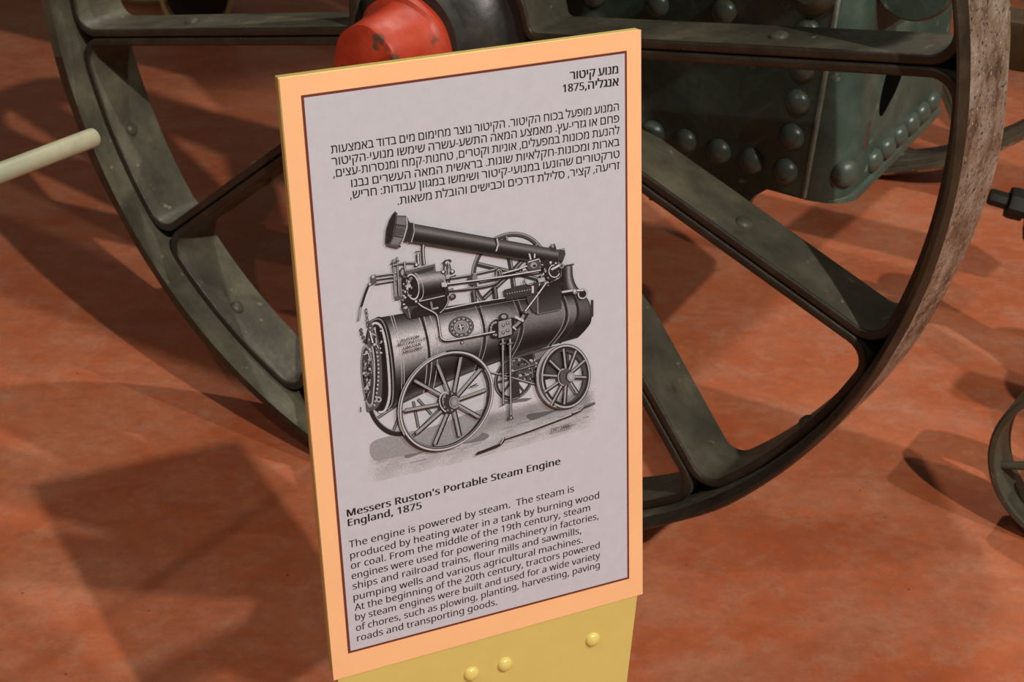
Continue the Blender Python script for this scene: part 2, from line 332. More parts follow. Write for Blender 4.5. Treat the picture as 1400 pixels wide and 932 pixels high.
# axle and firebox
v, f = lathe([(.16, .045), (1.65, .045)], (0, 0, R), (0, 1, 0), 32); mesh_obj('axle', v, f, M_hub, ENG, 40)
def firebox():
    # plan outline of the shell: side facing the wheel, rounded corner, back plate
    xs = .448; xr = .498; r = .05; y0 = .30; y1 = .71
    out = [(-.06, y0), (.1, y0), (.3, y0)]
    for k in range(9): t = -PI / 2 + PI / 2 * k / 8; out.append((xs + r * math.cos(t), y0 + r + r * math.sin(t)))
    i_a = len(out)
    ys = [.385, .405, .485, .51, .58, .65]
    for y in ys: out.append((xr, y))
    for k in range(1, 9): t = PI / 2 * k / 8; out.append((xs + r * math.cos(t), y1 - r + r * math.sin(t)))
    out += [(.2, y1), (-.06, y1)]
    zb = lambda x, y: .519 + .115 * max(0, y - .36) + (.006 if x < .44 else 0)
    levels = [None, .60, .725, .9, 1.45]
    v = []; f = []; n = len(out)
    for lv in levels:
        for (x, y) in out: v.append((x, y, zb(x, y) if lv is None else lv))
    hole = None
    for l in range(len(levels) - 1):
        for k in range(n):
            k2 = (k + 1) % n
            # opening for the torn hand hole: between y=.405 and .485, z .60 to .725
            if l == 1 and out[k] == (xr, .405): hole = True; continue
            f.append((l * n + k, l * n + k2, (l + 1) * n + k2, (l + 1) * n + k))
    f.append(tuple((len(levels) - 1) * n + k for k in range(n)))
    # ring of faces between the square gap and the oval hole, then a bent lip
    N = 32; sq = []; ov = []
    cy, cz = .441, .664; ang = math.radians(62)
    for k in range(N):
        t = 2 * PI * (k + .5) / N; c, s = math.cos(t), math.sin(t); m = max(abs(c), abs(s))
        sq.append((xr, .445 + .04 * c / m, .6625 + .0625 * s / m))
    # snap the nearest ring points to the square's corners
    for (yy, zz) in ((.405, .60), (.485, .60), (.485, .725), (.405, .725)):
        j = min(range(N), key=lambda q: (sq[q][1] - yy) ** 2 + (sq[q][2] - zz) ** 2); sq[j] = (xr, yy, zz)
    def oval(sc_, dx):
        o = []
        for k in range(N):
            t = math.atan2((sq[k][2] - .6625) / .0625, (sq[k][1] - .445) / .04)
            a, b = .052 * sc_ * math.cos(t - ang), .0235 * sc_ * math.sin(t - ang)
            o.append((xr + dx, cy + a * math.cos(ang) - b * math.sin(ang), cz + a * math.sin(ang) + b * math.cos(ang)))
        return o
    base = len(v); v += sq; o0 = oval(1.12, 0)
    # right hand lip of the tear stands proud
    o1 = [(p[0] + .007 * max(0, (p[1] - cy) / .03), p[1], p[2]) for p in oval(1.0, .001)]; o2 = oval(.97, -.02)
    for ring in (o0, o1, o2): v += ring
    for a in range(3):
        for k in range(N):
            k2 = (k + 1) % N; f.append((base + a * N + k, base + a * N + k2, base + (a + 1) * N + k2, base + (a + 1) * N + k))
    nf = len(f)
    fb = mesh_obj('firebox', v, f, M_green, ENG, 30, [M_hole_shade, M_rivet])
    for k, p in enumerate(fb.data.polygons):
        if k >= nf - N: p.material_index = 1               # inside of the opening, its shade painted black
        elif k >= nf - 2 * N and (p.center.y - cy) > .004: p.material_index = 2
    v, f = box_data(.40, .4765, .36, .52, .585, .745)
    mesh_obj('hand_hole_dark_box', v, f, M_hole_shade, fb)  # black box added behind the hole so that it looks dark inside
    # lapped side plate ending in the seam
    v = []; f = []
    prof = [(-.06, .522), (.30, .523), (.4455, .524), (.4475, .527), (.463, .72), (.478, .92), (-.06, .92)]
    for yy in (.2945, .3005):
        for (x, z) in prof: v.append((x, yy, z))
    m = len(prof); f = [tuple(range(m)), tuple(range(2 * m - 1, m - 1, -1))] + [(k, (k + 1) % m, (k + 1) % m + m, k + m) for k in range(m)]
    sp_ = mesh_obj('side_plate', v, f, M_green, fb)
    bv = sp_.modifiers.new('bevel', 'BEVEL'); bv.width = .002; bv.segments = 2; bv.limit_method = 'ANGLE'
    v = [(x + dx, yy, z) for (x, z) in ((.4445, .5225), (.4605, .72), (.476, .92)) for (dx, yy) in ((0, .2935), (.0032, .2935), (.0042, .301), (0, .301))]
    f = [(4 * a + q, 4 * a + (q + 1) % 4, 4 * a + 4 + (q + 1) % 4, 4 * a + 4 + q) for a in (0, 1) for q in range(4)] + [(0, 1, 2, 3), (8, 9, 10, 11)]
    mesh_obj('seam_edge', v, f, M_seam, fb)
    # foundation ring lip along the lower edge of the back plate
    pts = [(xs + (r + .001) * math.cos(t), y0 + r + (r + .001) * math.sin(t)) for t in [-PI / 2 + PI / 2 * k / 12 for k in range(4, 13)]] + [(xr + .001, y) for y in (.42, .50, .60, .66)]
    v = []; f = []
    for k, (x, y) in enumerate(pts):
        z = zb(x, y); q = min(1, k / 8); v += [(x - .03, y, z - .001 - .003 * q), (x - .002 + .006 * q, y, z - .001 - .003 * q), (x - .002 + .006 * q, y, z + .001 + .005 * q), (x - .003, y, z + .002 + .008 * q)]
    for k in range(len(pts) - 1):
        for q in range(4): f.append((k * 4 + q, k * 4 + (q + 1) % 4, k * 4 + 4 + (q + 1) % 4, k * 4 + 4 + q))
    f += [(0, 1, 2, 3), tuple(len(v) - 4 + q for q in range(4))]
    mesh_obj('foundation_ring', v, f, M_rivet, fb)
    rv = dome_mesh('rivet', .0195, .017, 24, 6, M_rivet)
    for (x, z) in [(.045, .571), (.097, .571), (.150, .570), (.203, .569), (.256, .568), (.311, .564), (.363, .561), (.416, .557), (.421, .609), (.425, .660), (.428, .708), (.431, .760), (.306, .766), (.201, .760), (.097, .758)]:
        place('rivet', rv, fb, (x, .2955, z), (0, -1, 0), scale=random.uniform(.95, 1.04))
    rv3 = dome_mesh('rivet', .0195, .015, 24, 6, M_rivet)
    place('rivet', rv3, fb, (.4905, .326, .561), (.72, -.69, 0), scale=1.08)
    for k, (y, z) in enumerate([(.409, .553), (.456, .557), (.501, .562), (.544, .567), (.586, .571), (.626, .577)]):
        place('rivet', rv3, fb, (xr, y, z + .002), (1, 0, 0), scale=random.uniform(.85, .95))
    for k, (y, z) in enumerate([(.409, .90), (.501, .90), (.586, .90)]): place('rivet', rv3, fb, (xr, y, z), (1, 0, 0))
    # washout plugs: a big round flange with a rusty rim on the back plate, a smaller one on the side
    v, f = lathe([(-.20, .034), (.022, .034), (.026, .056), (.040, .058), (.044, .055), (.046, .0001)], (.545, .40, .835), (0, -1, 0), 48)
    fd = mesh_obj('washout_flange', v, f, M_green, fb, 30)
    v, f = lathe([(.0245, .0570), (.029, .0590), (.035, .0590), (.0385, .0582)], (.545, .40, .835), (0, -1, 0), 48, closed=False)
    f = [q for q in f if len(q) == 4]
    mesh_obj('rusty_rim', v, f, M_rust, fd, 60)
    v, f = lathe([(-.002, .036), (.010, .036), (.013, .031), (.024, .024), (.028, .018), (.028, .0001)], (.436, .296, .822), (0, -1, 0), 40)
    mesh_obj('washout_plug', v, f, M_rivet, fb, 30)
    # small bracket hanging below the side plate, its corner rounded
    prof = [(.20, .53), (.20, .462), (.345, .470), (.356, .480), (.361, .494), (.370, .508), (.386, .520), (.40, .53)]
    v = [(x, yy, z) for yy in (.297, .315) for (x, z) in prof]; m = len(prof)
    f = [tuple(range(m)), tuple(range(2 * m - 1, m - 1, -1))] + [(k, (k + 1) % m, (k + 1) % m + m, k + m) for k in range(m)]
    mesh_obj('ash_pan_bracket', v, f, M_green, fb)
    # split in the plate below the hand hole, edged with rust
    v, f = box_data(xr - .001, xr + .0012, -.0016, .0016, -.020, .020)
    sl = mesh_obj('rust_split', v, f, M_rust, fb, loc=(0, .375, .603)); sl.rotation_euler = (math.radians(-24), 0, 0)
    return fb
FB = firebox()
v, f = lathe([(.03, .0001), (.03, .36), (-2.3, .36), (-2.3, .0001)], (0, .50 + .40, 1.22), (1, 0, 0), 56); mesh_obj('boiler_barrel', v, f, M_green, ENG, 40)
# cross beam seen past the tread at the right edge
bevel_box('cross_beam', (.44, .95, .90, .985, .557, .640), M_brown, ENG, .008)

# ================================================================ information sign
P0 = Vector((-.1556, 1.15452, 1.00327)); HX = Vector((.91606, .40104, 0)).normalized(); VY = Vector((.034, -.07766, -.9964)); NZ = VY.cross(HX).normalized(); VY = HX.cross(NZ).normalized()
# local frame of the sign: x to the right, y down the sheet, z out of it
SIGN = bpy.data.objects.new('information_sign', None); C.objects.link(SIGN); SIGN.empty_display_size = .05
base = P0 + HX * .133 + VY * (P0.z / -VY.z)
ROT = Matrix((HX, -VY, NZ)).transposed().to_4x4()
SIGN.matrix_world = Matrix.Translation(base) @ ROT
SIGN['label'] = 'orange framed information board about a steam engine on a yellow stand'; SIGN['category'] = 'sign'
VL = P0.z / -VY.z
def sl(u, v, z=0.):              # sheet coordinates -> sign local
    return (u - .133, VL - v, z)
def sheet_poly(name, pts, z0, z1, material, parent, bev=0):
    v = [sl(u, q, z) for z in (z1, z0) for (u, q) in pts]; m = len(pts)
    f = [tuple(range(m)), tuple(range(2 * m - 1, m - 1, -1))] + [(k, (k + 1) % m, (k + 1) % m + m, k + m) for k in range(m)]
    o = mesh_obj(name, v, f, material, parent)
    if bev:
        b = o.modifiers.new('bevel', 'BEVEL'); b.width = bev; b.segments = 2; b.limit_method = 'ANGLE'
    return o
Zc = -.0004
board = sheet_poly('backing_board', [(-.0168, -.0156), (.2828, -.0156), (.2828, .505), (.2785, .5105), (.2190, .985), (.0455, .985), (-.0132, .5105), (-.0168, .505)], -.0098, Zc - .0012, M_yellow, SIGN, .0006)
card = sheet_poly('orange_card', [(-.0160, -.0146), (.2833, -.0155), (.2833, .5098), (-.0165, .5125)], Zc - .0012, Zc - .0002, M_card, SIGN)
# foot plate
bp_ = bevel_box('foot_plate', (-.15, .15, .0, .012, -.14, .12), M_yellow, SIGN, .002)
bp_.matrix_parent_inverse = Matrix.Identity(4); 
bp_.matrix_basis = (SIGN.matrix_world.inverted() @ Matrix.Translation(base + Vector((0, 0, 0))) @ Matrix.Rotation(math.atan2(HX.y, HX.x), 4, 'Z') @ Matrix.Rotation(PI / 2, 4, 'X'))
bm_ = dome_mesh('bolt', .0073, .0046, 24, 6, M_bolt)
for (u, q) in ((.1104, .5452), (.14326, .5451), (.23153, .5447)):
    place('bolt', bm_, board, sl(u, q, Zc - .0012), (0, 0, 1))
sheet = sheet_poly('printed_sheet', [(0, 0), (.27, 0), (.269, .4884), (-.001, .4884)], Zc - .0002, Zc + .0001, M_sheet, card)
def frame(name, z, material):
    o = [(-.0006, -.0004), (.2702, -.0004), (.2692, .4892), (-.0016, .4892)]; i = [(.0014, .0016), (.2684, .0016), (.2673, .4872), (.0006, .4872)]
    v = [sl(u, q, z) for (u, q) in o + i]; f = [(k, (k + 1) % 4, 4 + (k + 1) % 4, 4 + k) for k in range(4)]
    return mesh_obj(name, v, f, material, card)
frame('maroon_border', Zc + .00016, M_border)

# ---- lettering (flat print): Blender's own font turned into meshes
HM = (0.0005065079045145804, -4.3629333349917506e-05, -0.20347232189568126, 6.844440613845609e-05, 0.0004981855135325116, -0.09352984200796674, -0.00017125946459230196, -0.00014927902376433947, 1.0)
def uv(x, y):                     # drawing grid of the sheet's artwork -> sheet metres
    d = HM[6] * x + HM[7] * y + HM[8]; return ((HM[0] * x + HM[1] * y + HM[2]) / d, (HM[3] * x + HM[4] * y + HM[5]) / d)
# letter shapes: character code, advance, outline points x y ..., triangles (thousandths of the font unit)
LETTERS = [
    (32, 175, [], []),
    (38, 492, [187, -7, 144, -3, 107, 9, 77, 28, 54, 54, 40, 86, 36, 125, 39, 157, 48, 185, 63, 208, 84, 228, 109, 248, 139, 266, 125, 282, 112, 300, 99, 318, 89, 337, 83, 359, 81, 382, 84, 413, 95, 439, 114, 459, 139, 475, 169, 484, 204, 487, 237, 484, 266, 475, 289, 460, 306, 439, 317, 414, 320, 383, 317, 357, 308, 333, 293, 312, 273, 293, 250, 275, 224, 258, 354, 133, 365, 148, 374, 164, 382, 181, 389, 200, 396, 219, 401, 240, 461, 240, 453, 212, 444, 185, 434, 160, 422, 136, 408, 115, 392, 95, 490, 0, 410, 0, 352, 56, 330, 39, 307, 24, 281, 11, 254, 1, 222, -5, 188, 293, 212, 308, 231, 322, 245, 336, 254, 350, 260, 366, 262, 383, 260, 399, 255, 412, 246, 423, 234, 432, 219, 437, 202, 439, 185, 437, 169, 432, 156, 424, 146, 413, 140, 399, 138, 383, 140, 367, 144, 352, 151, 338, 161, 324, 173, 309, 189, 46, 216, 47, 241, 52, 263, 60, 282, 70, 299, 81, 314, 93, 175, 229, 152, 215, 133, 200, 118, 185, 106, 169, 100, 150, 97, 127, 100, 104, 108, 84, 122, 68, 141, 56, 163, 48], [2, 99, 3, 99, 98, 3, 4, 3, 98, 5, 4, 98, 98, 97, 5, 6, 5, 97, 97, 96, 6, 7, 6, 96, 96, 95, 7, 8, 7, 95, 95, 94, 8, 9, 8, 94, 94, 93, 9, 10, 9, 93, 71, 24, 72, 0, 83, 101, 23, 73, 72, 72, 24, 23, 0, 101, 1, 100, 1, 101, 12, 91, 90, 90, 59, 12, 59, 82, 12, 13, 12, 82, 82, 81, 13, 74, 73, 22, 73, 23, 22, 1, 100, 2, 99, 2, 100, 10, 93, 92, 11, 10, 92, 92, 91, 11, 91, 12, 11, 13, 81, 14, 81, 80, 14, 15, 14, 80, 80, 79, 15, 16, 15, 79, 79, 78, 16, 17, 16, 78, 78, 77, 17, 18, 17, 77, 77, 76, 18, 19, 18, 76, 20, 19, 76, 76, 75, 20, 21, 20, 75, 75, 74, 21, 74, 22, 21, 60, 36, 35, 61, 60, 35, 69, 25, 70, 84, 58, 57, 85, 84, 57, 57, 56, 85, 56, 86, 85, 61, 35, 34, 62, 61, 34, 34, 33, 62, 33, 63, 62, 67, 27, 68, 27, 26, 68, 69, 68, 26, 25, 69, 26, 89, 88, 54, 54, 53, 89, 53, 37, 89, 52, 51, 50, 41, 40, 47, 47, 46, 41, 42, 41, 46, 46, 45, 42, 43, 42, 45, 45, 44, 43, 52, 50, 53, 37, 53, 50, 50, 49, 37, 38, 37, 49, 49, 48, 38, 39, 38, 48, 48, 47, 39, 47, 40, 39, 86, 56, 55, 87, 86, 55, 55, 54, 87, 54, 88, 87, 89, 37, 36, 63, 33, 32, 64, 63, 32, 32, 31, 64, 65, 64, 31, 31, 30, 65, 66, 65, 30, 30, 29, 66, 29, 28, 66, 67, 66, 28, 27, 67, 28, 83, 0, 58, 58, 84, 83, 89, 36, 90, 59, 90, 36, 36, 60, 59, 24, 71, 70, 70, 25, 24]),
    (39, 151, [57, 306, 44, 480, 107, 480, 94, 306], [1, 0, 3, 3, 2, 1]),
    (44, 180, [28, -87, 34, -60, 40, -32, 47, -3, 53, 27, 57, 53, 61, 78, 124, 78, 129, 71, 122, 46, 114, 20, 104, -8, 93, -35, 82, -62, 71, -87], [8, 7, 9, 1, 0, 14, 14, 13, 1, 2, 1, 13, 13, 12, 2, 3, 2, 12, 12, 11, 3, 4, 3, 11, 11, 10, 4, 5, 4, 10, 10, 9, 5, 6, 5, 9, 9, 7, 6]),
    (45, 216, [27, 154, 27, 206, 189, 206, 189, 154], [1, 0, 3, 3, 2, 1]),
    (46, 180, [89, -9, 79, -8, 69, -5, 60, 1, 54, 10, 50, 22, 48, 36, 50, 51, 54, 63, 60, 71, 69, 77, 79, 80, 89, 81, 100, 80, 110, 77, 119, 71, 126, 63, 130, 51, 132, 36, 130, 22, 126, 10, 119, 1, 110, -5, 100, -8], [4, 3, 2, 2, 1, 4, 5, 4, 1, 1, 0, 5, 11, 10, 7, 8, 7, 10, 10, 9, 8, 16, 15, 17, 22, 21, 20, 20, 19, 22, 23, 22, 19, 13, 12, 17, 14, 13, 17, 17, 15, 14, 23, 19, 0, 5, 0, 19, 6, 5, 19, 19, 18, 6, 7, 6, 18, 18, 17, 7, 17, 12, 7, 11, 7, 12]),
    (48, 384, [191, -7, 142, 1, 102, 22, 72, 59, 50, 108, 37, 169, 33, 240, 35, 290, 40, 334, 49, 373, 61, 407, 78, 435, 99, 458, 125, 474, 156, 484, 191, 487, 241, 480, 281, 458, 312, 422, 334, 373, 347, 313, 351, 240, 349, 191, 344, 147, 335, 108, 322, 74, 305, 45, 284, 23, 258, 6, 227, -3, 191, 44, 224, 49, 249, 65, 268, 92, 281, 130, 289, 180, 291, 240, 289, 300, 281, 349, 268, 388, 249, 415, 224, 431, 191, 437, 159, 431, 133, 415, 115, 388, 102, 349, 95, 300, 92, 240, 95, 180, 102, 131, 115, 93, 133, 65, 159, 49], [6, 5, 49, 49, 48, 6, 7, 6, 48, 48, 47, 7, 8, 7, 47, 0, 30, 53, 0, 53, 1, 1, 53, 2, 52, 2, 53, 44, 43, 13, 43, 14, 13, 2, 52, 3, 52, 51, 3, 4, 3, 51, 51, 50, 4, 5, 4, 50, 49, 5, 50, 8, 47, 46, 9, 8, 46, 46, 45, 9, 10, 9, 45, 11, 10, 45, 45, 44, 11, 12, 11, 44, 44, 13, 12, 15, 42, 41, 41, 16, 15, 31, 29, 28, 28, 32, 31, 23, 22, 35, 36, 35, 22, 22, 21, 36, 37, 36, 21, 21, 20, 37, 32, 28, 27, 27, 26, 32, 33, 32, 26, 26, 25, 33, 25, 24, 33, 34, 33, 24, 24, 23, 34, 23, 35, 34, 37, 20, 38, 20, 19, 38, 39, 38, 19, 19, 18, 39, 40, 39, 18, 18, 17, 40, 41, 40, 17, 16, 41, 17, 30, 0, 29, 29, 31, 30, 14, 43, 42, 42, 15, 14]),
    (49, 384, [181, 0, 181, 335, 181, 353, 181, 369, 181, 381, 182, 393, 183, 405, 183, 418, 176, 411, 170, 405, 164, 400, 158, 394, 150, 388, 142, 381, 91, 339, 60, 379, 189, 480, 238, 480, 238, 0], [15, 14, 13, 13, 12, 15, 11, 10, 12, 15, 12, 10, 7, 6, 17, 17, 16, 7, 18, 17, 1, 2, 1, 17, 3, 2, 17, 4, 3, 17, 5, 4, 17, 17, 6, 5, 18, 1, 0, 7, 16, 8, 9, 8, 16, 10, 9, 16, 15, 10, 16]),
    (50, 384, [32, 0, 32, 49, 158, 176, 181, 199, 201, 221, 219, 240, 234, 259, 247, 278, 257, 296, 264, 315, 268, 334, 269, 355, 267, 380, 259, 400, 246, 415, 229, 427, 208, 434, 185, 436, 162, 435, 142, 430, 123, 424, 105, 415, 87, 403, 69, 390, 38, 430, 57, 445, 79, 458, 102, 470, 128, 479, 155, 484, 185, 486, 226, 482, 262, 471, 291, 452, 312, 427, 325, 396, 330, 359, 328, 334, 323, 311, 314, 288, 303, 267, 288, 245, 271, 224, 252, 202, 230, 179, 207, 155, 107, 56, 107, 54, 349, 54, 349, 0], [27, 21, 20, 1, 0, 47, 47, 46, 1, 24, 23, 22, 25, 24, 22, 26, 25, 22, 22, 21, 26, 21, 27, 26, 28, 19, 18, 29, 28, 18, 30, 17, 16, 16, 31, 30, 3, 2, 45, 17, 30, 18, 29, 18, 30, 45, 2, 46, 1, 46, 2, 19, 28, 20, 27, 20, 28, 15, 14, 32, 37, 36, 11, 42, 41, 6, 7, 6, 41, 41, 40, 7, 8, 7, 40, 40, 39, 8, 9, 8, 39, 39, 38, 9, 10, 9, 38, 38, 37, 10, 37, 11, 10, 11, 36, 12, 36, 35, 12, 35, 34, 12, 13, 12, 34, 34, 33, 13, 14, 13, 33, 32, 14, 33, 47, 0, 49, 49, 48, 47, 3, 45, 44, 4, 3, 44, 44, 43, 4, 5, 4, 43, 43, 42, 5, 42, 6, 5, 31, 16, 15, 15, 32, 31]),
    (52, 384, [244, 0, 244, 109, 14, 109, 14, 159, 240, 482, 301, 482, 301, 162, 371, 162, 371, 109, 301, 109, 301, 0, 72, 162, 244, 162, 244, 313, 244, 335, 244, 355, 245, 372, 246, 388, 246, 404, 247, 419, 244, 419, 241, 410, 236, 401, 231, 392, 226, 382, 221, 374, 216, 367], [3, 2, 11, 3, 11, 26, 23, 22, 4, 11, 2, 1, 1, 12, 11, 25, 24, 23, 26, 25, 23, 23, 4, 26, 3, 26, 4, 8, 7, 6, 8, 6, 9, 14, 13, 5, 15, 14, 5, 16, 15, 5, 17, 16, 5, 18, 17, 5, 5, 19, 18, 1, 0, 10, 10, 9, 1, 12, 1, 9, 9, 6, 12, 6, 13, 12, 22, 21, 20, 4, 22, 20, 20, 19, 4, 19, 5, 4, 13, 6, 5]),
    (53, 384, [167, -7, 142, -6, 119, -4, 97, 0, 76, 5, 58, 12, 42, 19, 42, 75, 60, 66, 79, 58, 101, 52, 124, 47, 146, 45, 167, 44, 200, 46, 229, 55, 253, 69, 271, 89, 282, 115, 285, 147, 282, 176, 273, 200, 257, 219, 234, 233, 203, 242, 165, 244, 152, 244, 138, 243, 122, 241, 107, 239, 94, 237, 83, 234, 54, 253, 72, 480, 312, 480, 312, 426, 122, 426, 111, 287, 119, 288, 130, 290, 142, 291, 155, 293, 169, 294, 185, 294, 231, 290, 270, 278, 302, 257, 326, 229, 341, 195, 346, 153, 341, 107, 325, 68, 299, 36, 263, 12, 219, -2], [7, 6, 8, 3, 10, 4, 9, 4, 10, 4, 9, 5, 6, 5, 9, 8, 6, 9, 31, 30, 32, 38, 37, 28, 25, 41, 26, 40, 27, 26, 26, 41, 40, 1, 12, 2, 11, 2, 12, 38, 28, 27, 39, 38, 27, 27, 40, 39, 2, 11, 3, 10, 3, 11, 28, 37, 29, 30, 29, 37, 32, 30, 37, 37, 36, 32, 33, 32, 36, 54, 14, 0, 13, 0, 14, 53, 16, 15, 22, 45, 23, 44, 23, 45, 53, 15, 54, 14, 54, 15, 23, 44, 24, 43, 24, 44, 17, 52, 51, 18, 17, 51, 51, 50, 18, 19, 18, 50, 50, 49, 19, 20, 19, 49, 49, 48, 20, 21, 20, 48, 48, 47, 21, 46, 21, 47, 16, 53, 52, 52, 17, 16, 21, 46, 22, 45, 22, 46, 0, 13, 1, 12, 1, 13, 24, 43, 25, 43, 42, 25, 41, 25, 42, 35, 34, 36, 33, 36, 34]),
    (55, 384, [91, 0, 288, 426, 30, 426, 30, 480, 351, 480, 351, 434, 156, 0], [1, 6, 5, 5, 4, 1, 6, 1, 0, 3, 2, 1, 1, 4, 3]),
    (56, 384, [193, -7, 146, -3, 106, 8, 75, 27, 51, 53, 38, 85, 33, 122, 34, 143, 39, 162, 47, 179, 57, 195, 69, 209, 83, 221, 99, 232, 115, 242, 132, 251, 110, 265, 90, 281, 73, 299, 59, 320, 51, 344, 48, 372, 50, 395, 57, 416, 67, 434, 81, 450, 98, 463, 118, 473, 141, 480, 165, 485, 191, 486, 231, 483, 265, 473, 295, 457, 317, 434, 331, 406, 335, 371, 334, 353, 330, 336, 323, 321, 313, 307, 302, 295, 289, 283, 275, 273, 260, 263, 244, 254, 263, 244, 281, 233, 298, 222, 313, 209, 325, 196, 336, 181, 344, 164, 349, 145, 351, 124, 346, 87, 332, 55, 308, 29, 276, 9, 238, -3, 194, 277, 216, 287, 236, 299, 253, 312, 266, 328, 274, 347, 277, 369, 274, 390, 266, 407, 253, 421, 236, 431, 215, 437, 191, 439, 168, 437, 147, 431, 130, 421, 117, 407, 109, 390, 106, 369, 107, 354, 111, 340, 118, 328, 127, 317, 137, 308, 150, 299, 164, 291, 178, 284, 192, 40, 222, 43, 247, 51, 267, 63, 281, 80, 290, 100, 293, 124, 290, 146, 281, 165, 265, 182, 245, 196, 221, 210, 192, 222, 181, 226, 154, 213, 132, 199, 114, 183, 101, 165, 93, 145, 91, 122, 93, 100, 102, 80, 116, 63, 135, 51, 161, 43], [3, 108, 4, 108, 107, 4, 5, 4, 107, 6, 5, 107, 107, 106, 6, 7, 6, 106, 106, 105, 7, 8, 7, 105, 9, 8, 105, 105, 104, 9, 10, 9, 104, 11, 10, 104, 21, 20, 78, 22, 21, 78, 73, 72, 29, 110, 1, 111, 28, 74, 73, 73, 29, 28, 14, 102, 101, 15, 14, 101, 101, 100, 15, 100, 86, 15, 86, 85, 15, 85, 84, 15, 16, 15, 84, 84, 83, 16, 27, 75, 74, 74, 28, 27, 1, 110, 2, 110, 109, 2, 3, 2, 109, 108, 3, 109, 11, 104, 103, 12, 11, 103, 13, 12, 103, 103, 102, 13, 102, 14, 13, 16, 83, 17, 83, 82, 17, 82, 81, 17, 18, 17, 81, 81, 80, 18, 19, 18, 80, 80, 79, 19, 20, 19, 79, 78, 20, 79, 22, 78, 77, 23, 22, 77, 77, 76, 23, 24, 23, 76, 25, 24, 76, 76, 75, 25, 26, 25, 75, 75, 27, 26, 59, 88, 0, 87, 0, 88, 98, 45, 99, 60, 99, 45, 61, 60, 45, 45, 62, 61, 70, 31, 71, 30, 71, 31, 88, 59, 89, 97, 46, 98, 45, 98, 46, 62, 45, 44, 44, 43, 62, 43, 63, 62, 69, 32, 70, 31, 70, 32, 91, 57, 56, 92, 91, 56, 56, 55, 92, 93, 92, 55, 55, 54, 93, 54, 53, 93, 94, 93, 53, 53, 52, 94, 52, 51, 94, 95, 94, 51, 51, 50, 95, 49, 95, 50, 37, 36, 66, 89, 59, 58, 90, 89, 58, 58, 57, 90, 57, 91, 90, 95, 49, 96, 49, 48, 96, 48, 47, 96, 97, 96, 47, 46, 97, 47, 63, 43, 42, 64, 63, 42, 42, 41, 64, 41, 40, 64, 65, 64, 40, 40, 39, 65, 39, 38, 65, 38, 37, 65, 37, 66, 65, 66, 36, 67, 36, 35, 67, 35, 34, 67, 68, 67, 34, 34, 33, 68, 69, 68, 33, 32, 69, 33, 111, 1, 0, 0, 87, 111, 99, 60, 100, 86, 100, 60, 71, 30, 72, 29, 72, 30]),
    (57, 384, [129, -7, 120, -7, 109, -6, 98, -5, 87, -4, 77, -2, 69, 0, 69, 50, 87, 46, 106, 43, 128, 42, 157, 43, 183, 49, 205, 57, 224, 69, 240, 83, 254, 99, 265, 118, 274, 138, 280, 161, 285, 185, 288, 209, 289, 235, 285, 235, 274, 221, 260, 207, 243, 196, 222, 187, 199, 181, 171, 179, 133, 184, 99, 196, 72, 217, 50, 246, 38, 282, 34, 324, 36, 356, 42, 385, 53, 411, 67, 433, 85, 452, 106, 467, 130, 478, 157, 484, 187, 486, 216, 484, 244, 476, 269, 463, 292, 445, 312, 422, 328, 393, 340, 359, 347, 320, 349, 275, 348, 240, 345, 206, 340, 173, 332, 141, 322, 110, 307, 82, 289, 57, 267, 35, 240, 17, 208, 4, 171, -4, 184, 226, 205, 227, 223, 231, 240, 239, 254, 248, 266, 259, 276, 272, 284, 286, 288, 299, 289, 314, 288, 333, 284, 352, 278, 371, 269, 388, 258, 404, 244, 418, 227, 428, 208, 434, 187, 437, 161, 433, 138, 424, 119, 409, 104, 387, 95, 359, 92, 325, 95, 296, 102, 272, 115, 252, 132, 237, 155, 229], [3, 9, 4, 8, 4, 9, 4, 8, 5, 6, 5, 8, 7, 6, 8, 33, 32, 91, 34, 33, 91, 91, 90, 34, 35, 34, 90, 90, 89, 35, 36, 35, 89, 89, 88, 36, 37, 36, 88, 88, 87, 37, 38, 37, 87, 39, 38, 87, 10, 1, 0, 1, 10, 2, 93, 30, 94, 10, 0, 11, 12, 64, 63, 63, 13, 12, 65, 29, 28, 28, 66, 65, 43, 84, 83, 83, 44, 43, 11, 0, 64, 64, 12, 11, 94, 30, 29, 29, 65, 94, 42, 85, 84, 84, 43, 42, 9, 3, 2, 2, 10, 9, 30, 93, 31, 93, 92, 31, 32, 31, 92, 91, 32, 92, 39, 87, 86, 40, 39, 86, 41, 40, 86, 86, 85, 41, 85, 42, 41, 67, 27, 26, 26, 68, 67, 82, 81, 46, 45, 82, 46, 14, 62, 61, 15, 14, 61, 68, 26, 25, 25, 24, 68, 24, 69, 68, 81, 80, 47, 46, 81, 47, 57, 56, 19, 20, 19, 56, 21, 20, 56, 56, 55, 21, 22, 21, 55, 55, 54, 22, 54, 53, 22, 72, 22, 53, 73, 72, 53, 53, 52, 73, 74, 73, 52, 75, 74, 52, 52, 51, 75, 76, 75, 51, 51, 50, 76, 77, 76, 50, 15, 61, 60, 16, 15, 60, 60, 59, 16, 17, 16, 59, 59, 58, 17, 18, 17, 58, 58, 57, 18, 57, 19, 18, 69, 24, 23, 70, 69, 23, 71, 70, 23, 23, 22, 71, 22, 72, 71, 77, 50, 78, 50, 49, 78, 79, 78, 49, 49, 48, 79, 80, 79, 48, 47, 80, 48, 13, 63, 62, 62, 14, 13, 66, 28, 27, 27, 67, 66, 82, 45, 83, 44, 83, 45]),
